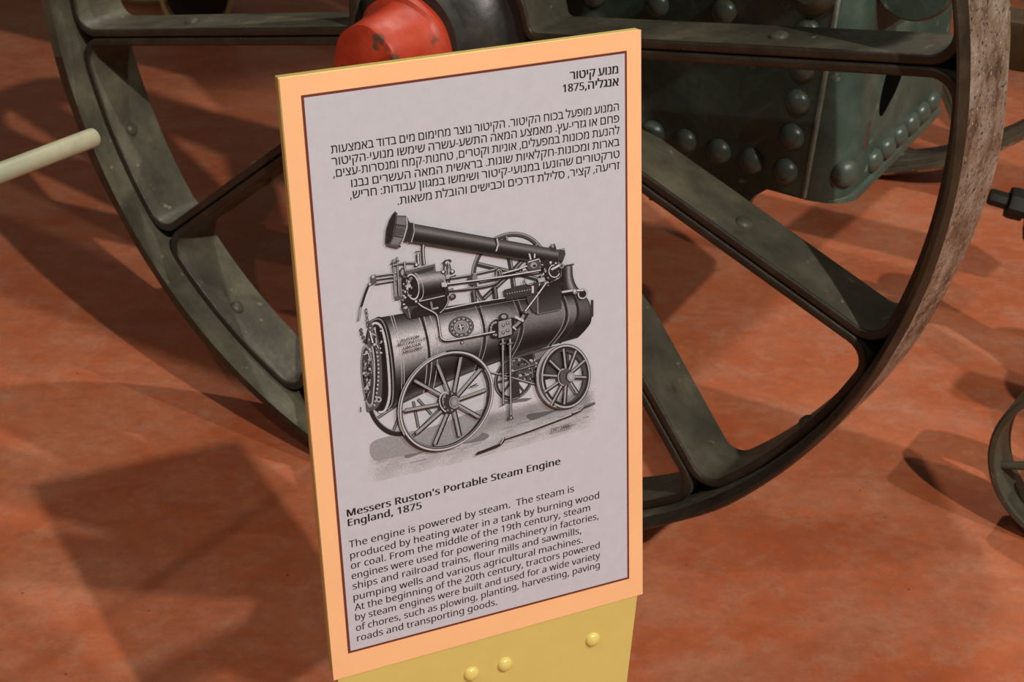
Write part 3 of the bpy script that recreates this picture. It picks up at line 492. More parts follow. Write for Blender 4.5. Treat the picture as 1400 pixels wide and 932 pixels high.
    (58, 180, [89, 278, 79, 279, 69, 283, 60, 289, 54, 297, 50, 309, 48, 324, 50, 339, 54, 351, 60, 359, 69, 365, 79, 368, 89, 369, 100, 368, 110, 365, 119, 359, 126, 351, 130, 339, 132, 324, 130, 309, 126, 297, 119, 289, 110, 283, 100, 279, 89, -9, 79, -8, 69, -5, 60, 1, 54, 10, 50, 22, 48, 36, 50, 51, 54, 63, 60, 71, 69, 77, 79, 80, 89, 81, 100, 80, 110, 77, 119, 71, 126, 63, 130, 51, 132, 36, 130, 22, 126, 10, 119, 1, 110, -5, 100, -8], [28, 27, 26, 26, 25, 28, 29, 28, 25, 25, 24, 29, 36, 35, 31, 35, 34, 31, 32, 31, 34, 33, 32, 34, 3, 2, 4, 5, 4, 2, 11, 10, 7, 8, 7, 10, 10, 9, 8, 0, 23, 22, 21, 20, 19, 16, 15, 17, 46, 45, 44, 44, 43, 46, 47, 46, 43, 38, 37, 41, 39, 38, 41, 41, 40, 39, 21, 19, 22, 0, 22, 19, 13, 12, 17, 14, 13, 17, 17, 15, 14, 47, 43, 24, 29, 24, 43, 30, 29, 43, 43, 42, 30, 31, 30, 42, 42, 41, 31, 36, 31, 41, 41, 37, 36, 2, 1, 0, 5, 2, 0, 0, 19, 5, 6, 5, 19, 19, 18, 6, 7, 6, 18, 18, 17, 7, 17, 12, 7, 11, 7, 12]),
    (65, 429, [0, 0, 187, 482, 242, 482, 428, 0, 366, 0, 308, 148, 118, 148, 61, 0, 138, 202, 290, 202, 236, 347, 235, 352, 233, 358, 230, 367, 227, 376, 224, 386, 221, 396, 218, 405, 216, 413, 214, 419, 210, 405, 207, 392, 203, 378, 199, 366, 196, 356, 193, 347], [0, 7, 6, 1, 8, 25, 0, 6, 8, 8, 1, 0, 1, 25, 24, 24, 23, 1, 23, 22, 1, 22, 21, 1, 21, 20, 1, 20, 19, 1, 11, 10, 2, 4, 3, 5, 9, 5, 3, 2, 10, 9, 9, 3, 2, 11, 2, 12, 13, 12, 2, 14, 13, 2, 15, 14, 2, 16, 15, 2, 17, 16, 2, 8, 6, 5, 5, 9, 8, 17, 2, 18, 19, 18, 2, 1, 19, 2]),
    (67, 424, [261, -7, 215, -3, 174, 7, 139, 24, 109, 46, 85, 75, 65, 109, 52, 149, 44, 192, 41, 240, 44, 287, 53, 330, 67, 368, 88, 403, 114, 431, 146, 455, 183, 472, 225, 483, 271, 486, 320, 483, 364, 474, 404, 458, 379, 407, 364, 413, 348, 420, 330, 425, 311, 430, 292, 432, 271, 433, 223, 427, 182, 410, 149, 381, 124, 343, 110, 296, 105, 240, 109, 184, 123, 137, 146, 98, 178, 69, 219, 52, 270, 46, 291, 47, 311, 49, 330, 52, 348, 56, 367, 60, 385, 65, 385, 13, 367, 7, 348, 2, 329, -2, 309, -5, 286, -6], [8, 7, 35, 35, 34, 8, 9, 8, 34, 10, 9, 34, 34, 33, 10, 11, 10, 33, 1, 39, 2, 38, 2, 39, 2, 38, 3, 31, 30, 14, 15, 14, 30, 30, 16, 15, 3, 38, 4, 38, 37, 4, 5, 4, 37, 37, 36, 5, 6, 5, 36, 7, 6, 36, 35, 7, 36, 11, 33, 32, 12, 11, 32, 13, 12, 32, 32, 31, 13, 31, 14, 13, 17, 29, 28, 28, 18, 17, 41, 52, 51, 51, 42, 41, 26, 19, 27, 40, 0, 52, 52, 41, 40, 18, 28, 27, 27, 19, 18, 43, 50, 49, 49, 44, 43, 45, 48, 47, 47, 46, 45, 44, 49, 48, 48, 45, 44, 22, 21, 23, 21, 20, 23, 24, 23, 20, 25, 24, 20, 42, 51, 50, 50, 43, 42, 19, 26, 25, 25, 20, 19, 39, 1, 0, 0, 40, 39, 16, 30, 29, 29, 17, 16]),
    (68, 490, [65, 0, 65, 480, 213, 480, 259, 477, 301, 468, 338, 453, 371, 432, 398, 406, 420, 374, 436, 336, 446, 293, 449, 244, 442, 170, 420, 109, 383, 61, 333, 27, 272, 7, 199, 0, 126, 52, 191, 52, 299, 73, 364, 136, 385, 242, 380, 301, 364, 348, 338, 383, 302, 408, 258, 423, 204, 428, 126, 428], [1, 0, 18, 18, 0, 17, 17, 19, 18, 1, 18, 29, 2, 27, 3, 15, 20, 16, 26, 4, 27, 3, 27, 4, 19, 17, 16, 16, 20, 19, 27, 2, 28, 29, 28, 2, 1, 29, 2, 5, 25, 6, 12, 11, 22, 11, 10, 22, 21, 14, 13, 13, 12, 21, 12, 22, 21, 22, 10, 23, 10, 9, 23, 24, 23, 9, 9, 8, 24, 8, 7, 24, 25, 24, 7, 6, 25, 7, 20, 15, 14, 14, 21, 20, 25, 5, 26, 4, 26, 5]),
    (69, 373, [65, 0, 65, 480, 333, 480, 333, 426, 126, 426, 126, 277, 321, 277, 321, 224, 126, 224, 126, 53, 333, 53, 333, 0], [0, 9, 8, 1, 0, 8, 8, 5, 1, 5, 4, 1, 9, 0, 11, 11, 10, 9, 5, 8, 7, 7, 6, 5, 3, 2, 4, 1, 4, 2]),
    (70, 349, [65, 0, 65, 480, 333, 480, 333, 426, 126, 426, 126, 257, 320, 257, 320, 203, 126, 203, 126, 0], [9, 8, 0, 8, 5, 0, 1, 0, 5, 3, 2, 4, 5, 8, 7, 7, 6, 5, 1, 5, 4, 4, 2, 1]),
    (71, 489, [271, -7, 224, -3, 182, 7, 145, 23, 114, 46, 88, 74, 67, 108, 53, 148, 44, 191, 41, 240, 44, 288, 54, 331, 71, 370, 93, 404, 121, 433, 155, 456, 195, 473, 240, 483, 289, 486, 316, 485, 341, 483, 366, 479, 389, 473, 411, 466, 433, 458, 410, 406, 392, 413, 373, 419, 352, 425, 331, 430, 309, 432, 286, 433, 233, 427, 188, 410, 152, 381, 125, 343, 109, 296, 104, 240, 106, 203, 112, 169, 123, 139, 137, 112, 157, 89, 181, 70, 210, 57, 245, 48, 285, 46, 305, 46, 323, 47, 338, 49, 353, 51, 366, 54, 379, 57, 379, 199, 273, 199, 273, 253, 439, 253, 439, 18, 413, 10, 387, 4, 361, -1, 333, -4, 303, -6], [8, 7, 39, 39, 38, 8, 9, 8, 38, 38, 37, 9, 10, 9, 37, 37, 36, 10, 11, 10, 36, 43, 42, 3, 44, 2, 1, 1, 45, 44, 16, 33, 32, 32, 17, 16, 43, 3, 2, 2, 44, 43, 33, 16, 15, 3, 42, 4, 42, 41, 4, 5, 4, 41, 6, 5, 41, 41, 40, 6, 7, 6, 40, 39, 7, 40, 11, 36, 35, 12, 11, 35, 13, 12, 35, 35, 34, 13, 14, 13, 34, 34, 33, 14, 33, 15, 14, 46, 0, 62, 62, 47, 46, 19, 30, 29, 61, 49, 48, 28, 20, 29, 19, 29, 20, 61, 48, 62, 47, 62, 48, 18, 31, 30, 30, 19, 18, 50, 60, 51, 51, 60, 59, 59, 52, 51, 25, 23, 26, 22, 26, 23, 23, 25, 24, 52, 59, 58, 58, 57, 52, 53, 52, 57, 57, 56, 53, 26, 22, 27, 21, 27, 22, 49, 61, 60, 60, 50, 49, 55, 54, 53, 53, 56, 55, 27, 21, 28, 20, 28, 21, 45, 1, 0, 0, 46, 45, 17, 32, 31, 31, 18, 17]),
    (73, 228, [27, 0, 27, 35, 83, 48, 83, 431, 27, 445, 27, 480, 200, 480, 200, 445, 144, 431, 144, 48, 200, 35, 200, 0], [1, 0, 2, 3, 5, 4, 9, 11, 10, 7, 6, 8, 2, 0, 11, 11, 9, 2, 3, 2, 9, 9, 8, 3, 5, 3, 8, 8, 6, 5]),
    (76, 352, [65, 0, 65, 480, 126, 480, 126, 54, 335, 54, 335, 0], [1, 0, 3, 3, 0, 5, 5, 4, 3, 1, 3, 2]),
    (77, 609, [65, 0, 65, 480, 154, 480, 302, 87, 305, 87, 455, 480, 544, 480, 544, 0, 484, 0, 484, 295, 484, 318, 485, 341, 486, 364, 487, 385, 488, 404, 489, 420, 486, 420, 326, 0, 277, 0, 119, 420, 116, 420, 117, 405, 119, 386, 120, 364, 120, 340, 121, 316, 121, 291, 121, 0], [22, 21, 1, 20, 1, 21, 2, 19, 3, 27, 26, 0, 1, 0, 26, 26, 25, 1, 24, 1, 25, 1, 24, 23, 22, 1, 23, 20, 19, 2, 1, 20, 2, 15, 14, 6, 13, 12, 6, 6, 14, 13, 9, 8, 7, 7, 6, 9, 10, 9, 6, 11, 10, 6, 6, 12, 11, 16, 5, 4, 16, 15, 5, 15, 6, 5, 3, 18, 17, 17, 4, 3, 4, 17, 16, 18, 3, 19]),
    (78, 510, [65, 0, 65, 480, 135, 480, 391, 83, 394, 83, 393, 91, 393, 102, 392, 115, 391, 130, 391, 145, 390, 162, 389, 178, 389, 194, 389, 209, 389, 480, 445, 480, 445, 0, 375, 0, 118, 398, 116, 398, 117, 381, 118, 362, 119, 340, 120, 316, 121, 292, 121, 268, 121, 0], [21, 20, 1, 19, 1, 20, 26, 25, 0, 1, 0, 25, 25, 24, 1, 24, 23, 1, 23, 22, 1, 21, 1, 22, 19, 18, 2, 1, 19, 2, 12, 11, 10, 6, 4, 16, 4, 6, 5, 6, 16, 7, 7, 16, 8, 16, 9, 8, 9, 16, 10, 12, 10, 16, 13, 12, 16, 16, 15, 13, 14, 13, 15, 16, 4, 17, 4, 3, 17, 2, 18, 3, 17, 3, 18]),
    (79, 525, [263, -7, 216, -3, 174, 7, 139, 24, 109, 48, 84, 76, 65, 111, 52, 150, 44, 193, 41, 241, 44, 288, 52, 331, 65, 370, 84, 404, 109, 433, 139, 456, 174, 473, 216, 483, 263, 487, 309, 484, 349, 473, 384, 456, 414, 433, 439, 405, 458, 370, 472, 331, 481, 288, 484, 240, 481, 193, 472, 150, 458, 110, 439, 76, 414, 47, 384, 24, 349, 7, 308, -3, 263, 46, 312, 51, 352, 69, 382, 98, 403, 137, 416, 184, 420, 240, 416, 297, 403, 344, 382, 382, 352, 411, 313, 428, 263, 434, 214, 428, 174, 411, 143, 382, 122, 344, 109, 297, 105, 240, 109, 184, 122, 137, 143, 98, 173, 69, 213, 51], [5, 56, 6, 7, 6, 56, 56, 55, 7, 8, 7, 55, 55, 54, 8, 9, 8, 54, 10, 9, 54, 54, 53, 10, 11, 10, 53, 2, 58, 3, 16, 50, 49, 0, 36, 1, 1, 36, 59, 16, 49, 17, 1, 59, 2, 58, 2, 59, 50, 16, 15, 3, 58, 4, 58, 57, 4, 5, 4, 57, 56, 5, 57, 11, 53, 52, 12, 11, 52, 13, 12, 52, 52, 51, 13, 14, 13, 51, 51, 50, 14, 50, 15, 14, 34, 37, 35, 47, 19, 48, 18, 48, 19, 20, 46, 21, 33, 38, 34, 37, 34, 38, 46, 20, 47, 19, 47, 20, 29, 28, 41, 42, 41, 28, 28, 27, 42, 27, 26, 42, 43, 42, 26, 26, 25, 43, 44, 43, 25, 25, 24, 44, 24, 23, 44, 38, 33, 32, 39, 38, 32, 32, 31, 39, 40, 39, 31, 31, 30, 40, 30, 29, 40, 29, 41, 40, 44, 23, 45, 23, 22, 45, 46, 45, 22, 21, 46, 22, 36, 0, 35, 35, 37, 36, 17, 49, 48, 48, 18, 17]),
    (80, 406, [65, 0, 65, 480, 192, 480, 249, 475, 295, 463, 329, 443, 353, 415, 367, 380, 372, 338, 370, 313, 364, 288, 354, 264, 340, 243, 320, 224, 294, 208, 263, 196, 225, 189, 181, 187, 126, 187, 126, 0, 126, 238, 174, 238, 216, 241, 250, 248, 276, 261, 295, 279, 306, 304, 310, 336, 306, 364, 296, 387, 280, 405, 257, 418, 225, 425, 187, 428, 126, 428], [19, 18, 0, 17, 21, 18, 21, 20, 18, 0, 18, 20, 1, 0, 20, 20, 34, 1, 3, 32, 31, 15, 23, 16, 22, 16, 23, 2, 33, 32, 32, 3, 2, 16, 22, 17, 21, 17, 22, 33, 2, 34, 1, 34, 2, 24, 14, 13, 25, 24, 13, 13, 12, 25, 12, 11, 25, 26, 25, 11, 11, 10, 26, 10, 9, 26, 27, 26, 9, 9, 8, 27, 28, 27, 8, 8, 7, 28, 7, 6, 28, 29, 28, 6, 6, 5, 29, 30, 29, 5, 4, 30, 5, 23, 15, 14, 14, 24, 23, 30, 4, 31, 3, 31, 4]),
    (82, 418, [65, 0, 65, 480, 197, 480, 252, 476, 296, 464, 329, 446, 353, 419, 367, 385, 372, 343, 370, 319, 366, 298, 358, 279, 348, 264, 336, 250, 322, 239, 307, 229, 292, 221, 276, 215, 408, 0, 337, 0, 221, 198, 126, 198, 126, 0, 126, 249, 197, 249, 233, 252, 261, 259, 283, 272, 298, 290, 307, 313, 310, 340, 306, 369, 297, 391, 281, 407, 259, 418, 230, 425, 194, 427, 126, 427], [22, 21, 0, 36, 2, 37, 24, 23, 21, 0, 21, 23, 1, 0, 23, 23, 37, 1, 37, 2, 1, 34, 3, 35, 26, 17, 16, 16, 27, 26, 25, 20, 17, 17, 26, 25, 24, 21, 20, 20, 25, 24, 2, 36, 35, 35, 3, 2, 28, 14, 13, 13, 12, 28, 12, 11, 28, 29, 28, 11, 11, 10, 29, 10, 9, 29, 30, 29, 9, 9, 8, 30, 31, 30, 8, 8, 7, 31, 7, 6, 31, 32, 31, 6, 5, 32, 6, 17, 20, 19, 19, 18, 17, 27, 16, 15, 15, 14, 27, 14, 28, 27, 32, 5, 33, 5, 4, 33, 34, 33, 4, 3, 34, 4]),
    (83, 369, [166, -7, 140, -6, 115, -4, 91, -1, 70, 4, 51, 9, 34, 16, 34, 74, 52, 67, 72, 60, 94, 54, 119, 50, 143, 47, 169, 46, 201, 48, 228, 55, 249, 66, 265, 82, 274, 101, 277, 123, 276, 138, 272, 151, 267, 163, 258, 173, 247, 183, 232, 192, 214, 202, 191, 211, 164, 222, 126, 238, 96, 256, 72, 276, 54, 300, 44, 329, 40, 364, 42, 388, 49, 410, 60, 429, 74, 446, 92, 460, 114, 471, 138, 480, 165, 485, 193, 486, 219, 485, 243, 483, 266, 479, 287, 473, 307, 467, 326, 459, 307, 408, 290, 414, 272, 420, 253, 426, 233, 430, 213, 432, 192, 433, 165, 431, 142, 425, 124, 414, 112, 400, 104, 383, 101, 363, 103, 348, 106, 335, 111, 323, 120, 313, 131, 303, 144, 294, 161, 285, 182, 276, 206, 267, 233, 256, 257, 245, 278, 233, 296, 221, 310, 207, 322, 191, 330, 173, 335, 152, 337, 128, 332, 89, 317, 56, 291, 29, 256, 9, 215, -3], [5, 8, 6, 7, 6, 8, 4, 3, 10, 9, 4, 10, 4, 9, 5, 8, 5, 9, 34, 33, 63, 63, 62, 34, 35, 34, 62, 62, 61, 35, 36, 35, 61, 12, 1, 0, 0, 13, 12, 28, 70, 69, 1, 12, 2, 11, 2, 12, 28, 69, 29, 69, 68, 29, 40, 59, 58, 41, 40, 58, 58, 57, 41, 57, 42, 41, 2, 11, 3, 10, 3, 11, 29, 68, 30, 68, 67, 30, 67, 66, 30, 31, 30, 66, 66, 65, 31, 32, 31, 65, 65, 64, 32, 33, 32, 64, 63, 33, 64, 36, 61, 60, 37, 36, 60, 38, 37, 60, 60, 59, 38, 39, 38, 59, 59, 40, 39, 85, 15, 14, 43, 56, 55, 55, 44, 43, 45, 54, 53, 15, 85, 84, 84, 16, 15, 25, 73, 26, 73, 72, 26, 27, 26, 72, 71, 27, 72, 44, 55, 54, 54, 45, 44, 82, 81, 18, 19, 18, 81, 81, 80, 19, 20, 19, 80, 80, 79, 20, 21, 20, 79, 79, 78, 21, 22, 21, 78, 78, 77, 22, 77, 76, 22, 50, 49, 51, 49, 48, 51, 52, 51, 48, 47, 52, 48, 16, 84, 83, 17, 16, 83, 83, 82, 17, 82, 18, 17, 22, 76, 23, 76, 75, 23, 24, 23, 75, 75, 74, 24, 25, 24, 74, 73, 25, 74, 52, 47, 53, 47, 46, 53, 45, 53, 46, 85, 14, 0, 13, 0, 14, 27, 71, 28, 70, 28, 71, 42, 57, 56, 56, 43, 42]),
    (84, 373, [156, 0, 156, 426, 7, 426, 7, 480, 366, 480, 366, 426, 217, 426, 217, 0], [3, 2, 1, 5, 4, 6, 1, 0, 7, 7, 6, 1, 3, 1, 6, 6, 4, 3]),
    (85, 491, [243, -7, 188, -1, 143, 15, 107, 42, 81, 78, 66, 121, 60, 171, 60, 480, 121, 480, 121, 169, 124, 133, 135, 102, 152, 78, 176, 60, 208, 49, 246, 46, 286, 50, 317, 61, 341, 80, 357, 106, 367, 135, 370, 169, 370, 480, 430, 480, 430, 169, 428, 137, 421, 107, 410, 80, 394, 55, 373, 34, 348, 16, 318, 4, 283, -4], [5, 4, 10, 10, 9, 5, 6, 5, 9, 9, 8, 6, 7, 6, 8, 13, 12, 2, 14, 1, 0, 0, 15, 14, 13, 2, 1, 1, 14, 13, 2, 12, 3, 12, 11, 3, 4, 3, 11, 10, 4, 11, 16, 32, 31, 31, 17, 16, 17, 31, 30, 25, 24, 21, 22, 21, 24, 24, 23, 22, 17, 30, 29, 18, 17, 29, 29, 28, 18, 19, 18, 28, 28, 27, 19, 27, 26, 19, 20, 19, 26, 26, 25, 20, 25, 21, 20, 15, 0, 32, 32, 16, 15]),
    (97, 377, [144, -7, 114, -4, 86, 5, 63, 19, 45, 40, 34, 67, 31, 100, 36, 133, 50, 161, 73, 183, 106, 200, 150, 210, 203, 215, 265, 217, 265, 238, 262, 265, 256, 286, 245, 301, 230, 311, 212, 316, 190, 318, 172, 317, 154, 315, 136, 310, 120, 304, 104, 298, 89, 291, 71, 335, 87, 343, 106, 350, 126, 357, 148, 362, 170, 365, 193, 366, 233, 363, 266, 353, 291, 337, 308, 314, 319, 283, 322, 245, 322, 0, 279, 0, 268, 51, 265, 51, 249, 33, 233, 19, 216, 7, 196, 0, 173, -5, 158, 41, 187, 44, 212, 52, 234, 66, 251, 86, 261, 112, 264, 144, 264, 176, 211, 174, 171, 170, 140, 163, 118, 152, 103, 138, 95, 121, 92, 99, 94, 81, 100, 66, 110, 55, 124, 47, 140, 43], [4, 3, 65, 65, 64, 4, 5, 4, 64, 6, 5, 64, 64, 63, 6, 7, 6, 63, 63, 62, 7, 8, 7, 62, 62, 61, 8, 9, 8, 61, 26, 25, 27, 25, 28, 27, 68, 0, 49, 0, 68, 1, 67, 1, 68, 10, 60, 59, 59, 11, 10, 29, 24, 23, 30, 29, 23, 23, 22, 30, 22, 31, 30, 1, 67, 2, 67, 66, 2, 3, 2, 66, 65, 3, 66, 9, 61, 60, 60, 10, 9, 28, 25, 24, 24, 29, 28, 50, 48, 47, 51, 46, 45, 18, 34, 19, 50, 47, 46, 46, 51, 50, 12, 58, 57, 33, 20, 19, 19, 34, 33, 42, 41, 40, 53, 43, 42, 54, 53, 42, 42, 40, 54, 55, 54, 40, 40, 39, 55, 56, 55, 39, 13, 56, 39, 39, 14, 13, 14, 39, 15, 39, 38, 15, 16, 15, 38, 38, 37, 16, 37, 36, 16, 51, 45, 44, 52, 51, 44, 44, 43, 52, 43, 53, 52, 56, 13, 57, 12, 57, 13, 16, 36, 17, 36, 35, 17, 18, 17, 35, 34, 18, 35, 49, 0, 48, 48, 50, 49, 11, 59, 58, 58, 12, 11, 31, 22, 21, 32, 31, 21, 21, 20, 32, 20, 33, 32]),
    (98, 413, [228, -7, 201, -5, 178, 0, 158, 9, 142, 20, 128, 32, 116, 46, 111, 46, 99, 0, 57, 0, 57, 510, 116, 510, 116, 386, 116, 371, 116, 357, 115, 344, 114, 331, 114, 321, 113, 312, 116, 312, 128, 327, 142, 339, 158, 351, 178, 359, 201, 364, 228, 366, 269, 361, 305, 345, 335, 319, 358, 283, 372, 237, 376, 180, 372, 123, 358, 77, 335, 40, 305, 14, 269, -1, 219, 42, 248, 46, 273, 58, 291, 78, 304, 105, 312, 139, 315, 181, 304, 256, 272, 302, 218, 317, 183, 313, 157, 302, 138, 284, 126, 258, 119, 224, 116, 182, 116, 179, 119, 138, 126, 105, 138, 78, 157, 58, 184, 46], [17, 16, 18, 9, 8, 7, 10, 9, 18, 18, 16, 10, 14, 13, 15, 53, 52, 9, 18, 9, 52, 10, 16, 15, 15, 13, 10, 48, 21, 20, 4, 57, 5, 5, 57, 6, 57, 56, 6, 7, 6, 56, 56, 55, 7, 55, 54, 7, 9, 7, 54, 53, 9, 54, 18, 52, 51, 51, 50, 18, 50, 49, 18, 19, 18, 49, 49, 48, 19, 48, 20, 19, 10, 13, 12, 12, 11, 10, 1, 58, 2, 23, 22, 47, 47, 24, 23, 36, 38, 0, 37, 0, 38, 45, 26, 46, 25, 46, 26, 0, 37, 1, 58, 1, 37, 24, 47, 46, 46, 25, 24, 31, 30, 43, 39, 35, 34, 40, 39, 34, 34, 33, 40, 41, 40, 33, 33, 32, 41, 42, 41, 32, 32, 31, 42, 31, 43, 42, 43, 30, 44, 30, 29, 44, 29, 28, 44, 35, 39, 36, 38, 36, 39, 44, 28, 45, 28, 27, 45, 26, 45, 27, 2, 58, 3, 4, 3, 58, 57, 4, 58, 21, 48, 47, 47, 22, 21]),
    (99, 322, [201, -7, 171, -5, 143, 2, 117, 13, 93, 28, 74, 48, 58, 73, 46, 103, 39, 138, 37, 178, 39, 220, 47, 256, 59, 286, 76, 311, 96, 332, 119, 347, 146, 358, 174, 365, 206, 367, 224, 366, 241, 364, 259, 361, 275, 357, 288, 352, 300, 347, 282, 298, 271, 302, 258, 306, 244, 310, 230, 313, 217, 314, 204, 315, 145, 300, 110, 254, 98, 179, 101, 139, 110, 105, 124, 79, 144, 60, 170, 48, 201, 44, 220, 45, 237, 47, 253, 50, 267, 55, 281, 60, 294, 65, 294, 13, 282, 7, 268, 2, 254, -2, 239, -4, 221, -6], [8, 7, 35, 35, 34, 8, 9, 8, 34, 10, 9, 34, 16, 32, 17, 1, 39, 2, 39, 38, 2, 3, 2, 38, 32, 16, 15, 3, 38, 4, 38, 37, 4, 5, 4, 37, 6, 5, 37, 37, 36, 6, 7, 6, 36, 35, 7, 36, 10, 34, 33, 11, 10, 33, 12, 11, 33, 13, 12, 33, 33, 32, 13, 14, 13, 32, 32, 15, 14, 52, 41, 40, 18, 31, 30, 28, 20, 29, 19, 29, 20, 41, 52, 51, 51, 42, 41, 29, 19, 30, 18, 30, 19, 21, 27, 22, 47, 46, 45, 48, 47, 44, 47, 45, 44, 25, 24, 26, 24, 23, 26, 27, 26, 23, 22, 27, 23, 42, 51, 50, 43, 42, 50, 50, 49, 43, 49, 48, 43, 48, 44, 43, 27, 21, 28, 20, 28, 21, 52, 40, 0, 1, 0, 40, 39, 1, 40, 17, 32, 31, 31, 18, 17]),
    (100, 413, [185, -7, 143, -2, 107, 14, 77, 40, 55, 76, 41, 123, 37, 179, 41, 236, 55, 283, 78, 319, 108, 346, 144, 361, 185, 367, 211, 365, 234, 360, 254, 351, 270, 340, 285, 328, 297, 314, 301, 314, 300, 320, 300, 329, 299, 339, 298, 350, 297, 359, 297, 367, 297, 510, 356, 510, 356, 0, 308, 0, 300, 48, 297, 48, 285, 34, 271, 21, 254, 9, 234, 0, 211, -5, 194, 42, 228, 46, 255, 56, 274, 74, 287, 98, 295, 129, 298, 168, 298, 179, 295, 220, 288, 254, 275, 282, 256, 302, 229, 314, 193, 318, 164, 313, 140, 301, 122, 280, 109, 252, 101, 218, 98, 178, 101, 138, 109, 105, 122, 78, 141, 58, 165, 46], [2, 59, 3, 4, 3, 59, 59, 58, 4, 5, 4, 58, 58, 57, 5, 6, 5, 57, 57, 56, 6, 56, 55, 6, 7, 6, 55, 55, 54, 7, 8, 7, 54, 0, 61, 1, 60, 1, 61, 51, 11, 52, 35, 38, 36, 37, 36, 38, 49, 13, 50, 12, 50, 13, 36, 37, 0, 61, 0, 37, 50, 12, 51, 11, 51, 12, 1, 60, 2, 59, 2, 60, 8, 54, 53, 9, 8, 53, 53, 52, 9, 10, 9, 52, 52, 11, 10, 33, 39, 34, 39, 33, 32, 32, 40, 39, 16, 48, 17, 25, 24, 23, 28, 27, 19, 29, 28, 30, 21, 20, 19, 19, 27, 21, 22, 21, 27, 44, 43, 28, 22, 27, 23, 25, 23, 27, 26, 25, 27, 40, 32, 31, 31, 30, 40, 41, 40, 30, 42, 41, 30, 30, 28, 42, 28, 43, 42, 44, 28, 45, 28, 19, 45, 46, 45, 19, 47, 46, 19, 19, 18, 47, 48, 47, 18, 17, 48, 18, 38, 35, 34, 34, 39, 38, 48, 16, 49, 16, 15, 49, 15, 14, 49, 13, 49, 14]),
    (101, 379, [210, -7, 177, -4, 147, 3, 120, 14, 96, 30, 75, 51, 59, 76, 47, 106, 39, 140, 37, 177, 39, 215, 46, 249, 57, 279, 72, 305, 90, 326, 112, 344, 138, 357, 166, 364, 196, 367, 226, 364, 252, 358, 276, 347, 296, 331, 313, 312, 327, 290, 337, 264, 343, 235, 345, 204, 345, 169, 98, 169, 102, 131, 113, 100, 129, 76, 152, 58, 180, 47, 213, 44, 235, 44, 255, 46, 274, 50, 292, 55, 310, 61, 328, 69, 328, 17, 310, 9, 292, 4, 274, -1, 255, -4, 234, -6, 99, 216, 283, 216, 280, 244, 273, 269, 262, 290, 245, 306, 223, 315, 195, 318, 169, 315, 147, 306, 129, 291, 114, 271, 105, 245], [8, 7, 30, 30, 29, 8, 9, 8, 29, 29, 48, 9, 10, 9, 48, 11, 10, 48, 48, 60, 11, 12, 11, 60, 1, 34, 2, 33, 2, 34, 56, 55, 17, 2, 33, 3, 15, 58, 57, 16, 15, 57, 57, 56, 16, 56, 17, 16, 3, 33, 4, 33, 32, 4, 5, 4, 32, 32, 31, 5, 6, 5, 31, 7, 6, 31, 30, 7, 31, 12, 60, 59, 13, 12, 59, 59, 58, 13, 14, 13, 58, 58, 15, 14, 35, 0, 47, 47, 36, 35, 37, 46, 45, 45, 38, 37, 36, 47, 46, 46, 37, 36, 53, 20, 54, 19, 54, 20, 43, 40, 39, 43, 39, 44, 40, 43, 42, 42, 41, 40, 28, 49, 29, 28, 27, 49, 27, 26, 49, 50, 49, 26, 26, 25, 50, 38, 45, 44, 44, 39, 38, 50, 25, 51, 25, 24, 51, 24, 23, 51, 52, 51, 23, 23, 22, 52, 53, 52, 22, 22, 21, 53, 20, 53, 21, 0, 35, 1, 34, 1, 35, 48, 29, 49, 54, 19, 55, 19, 18, 55, 17, 55, 18]),
    (102, 231, [73, 0, 73, 314, 10, 314, 10, 342, 73, 362, 73, 383, 77, 425, 87, 458, 104, 483, 127, 500, 156, 510, 190, 514, 204, 513, 217, 512, 229, 510, 241, 507, 251, 505, 260, 502, 244, 455, 237, 458, 229, 460, 220, 462, 210, 464, 201, 465, 191, 465, 173, 463, 158, 457, 147, 446, 139, 430, 134, 409, 132, 383, 132, 360, 223, 360, 223, 314, 132, 314, 132, 0], [3, 2, 1, 3, 1, 4, 1, 0, 35, 35, 34, 1, 34, 31, 1, 4, 1, 31, 31, 30, 4, 5, 4, 30, 30, 29, 5, 6, 5, 29, 29, 28, 6, 7, 6, 28, 28, 27, 7, 8, 7, 27, 27, 9, 8, 24, 11, 25, 12, 23, 22, 22, 13, 12, 23, 12, 24, 11, 24, 12, 18, 17, 19, 17, 16, 19, 15, 19, 16, 19, 15, 20, 20, 15, 21, 15, 14, 21, 22, 21, 14, 13, 22, 14, 31, 34, 33, 33, 32, 31, 9, 27, 26, 10, 9, 26, 26, 25, 10, 25, 11, 10]),
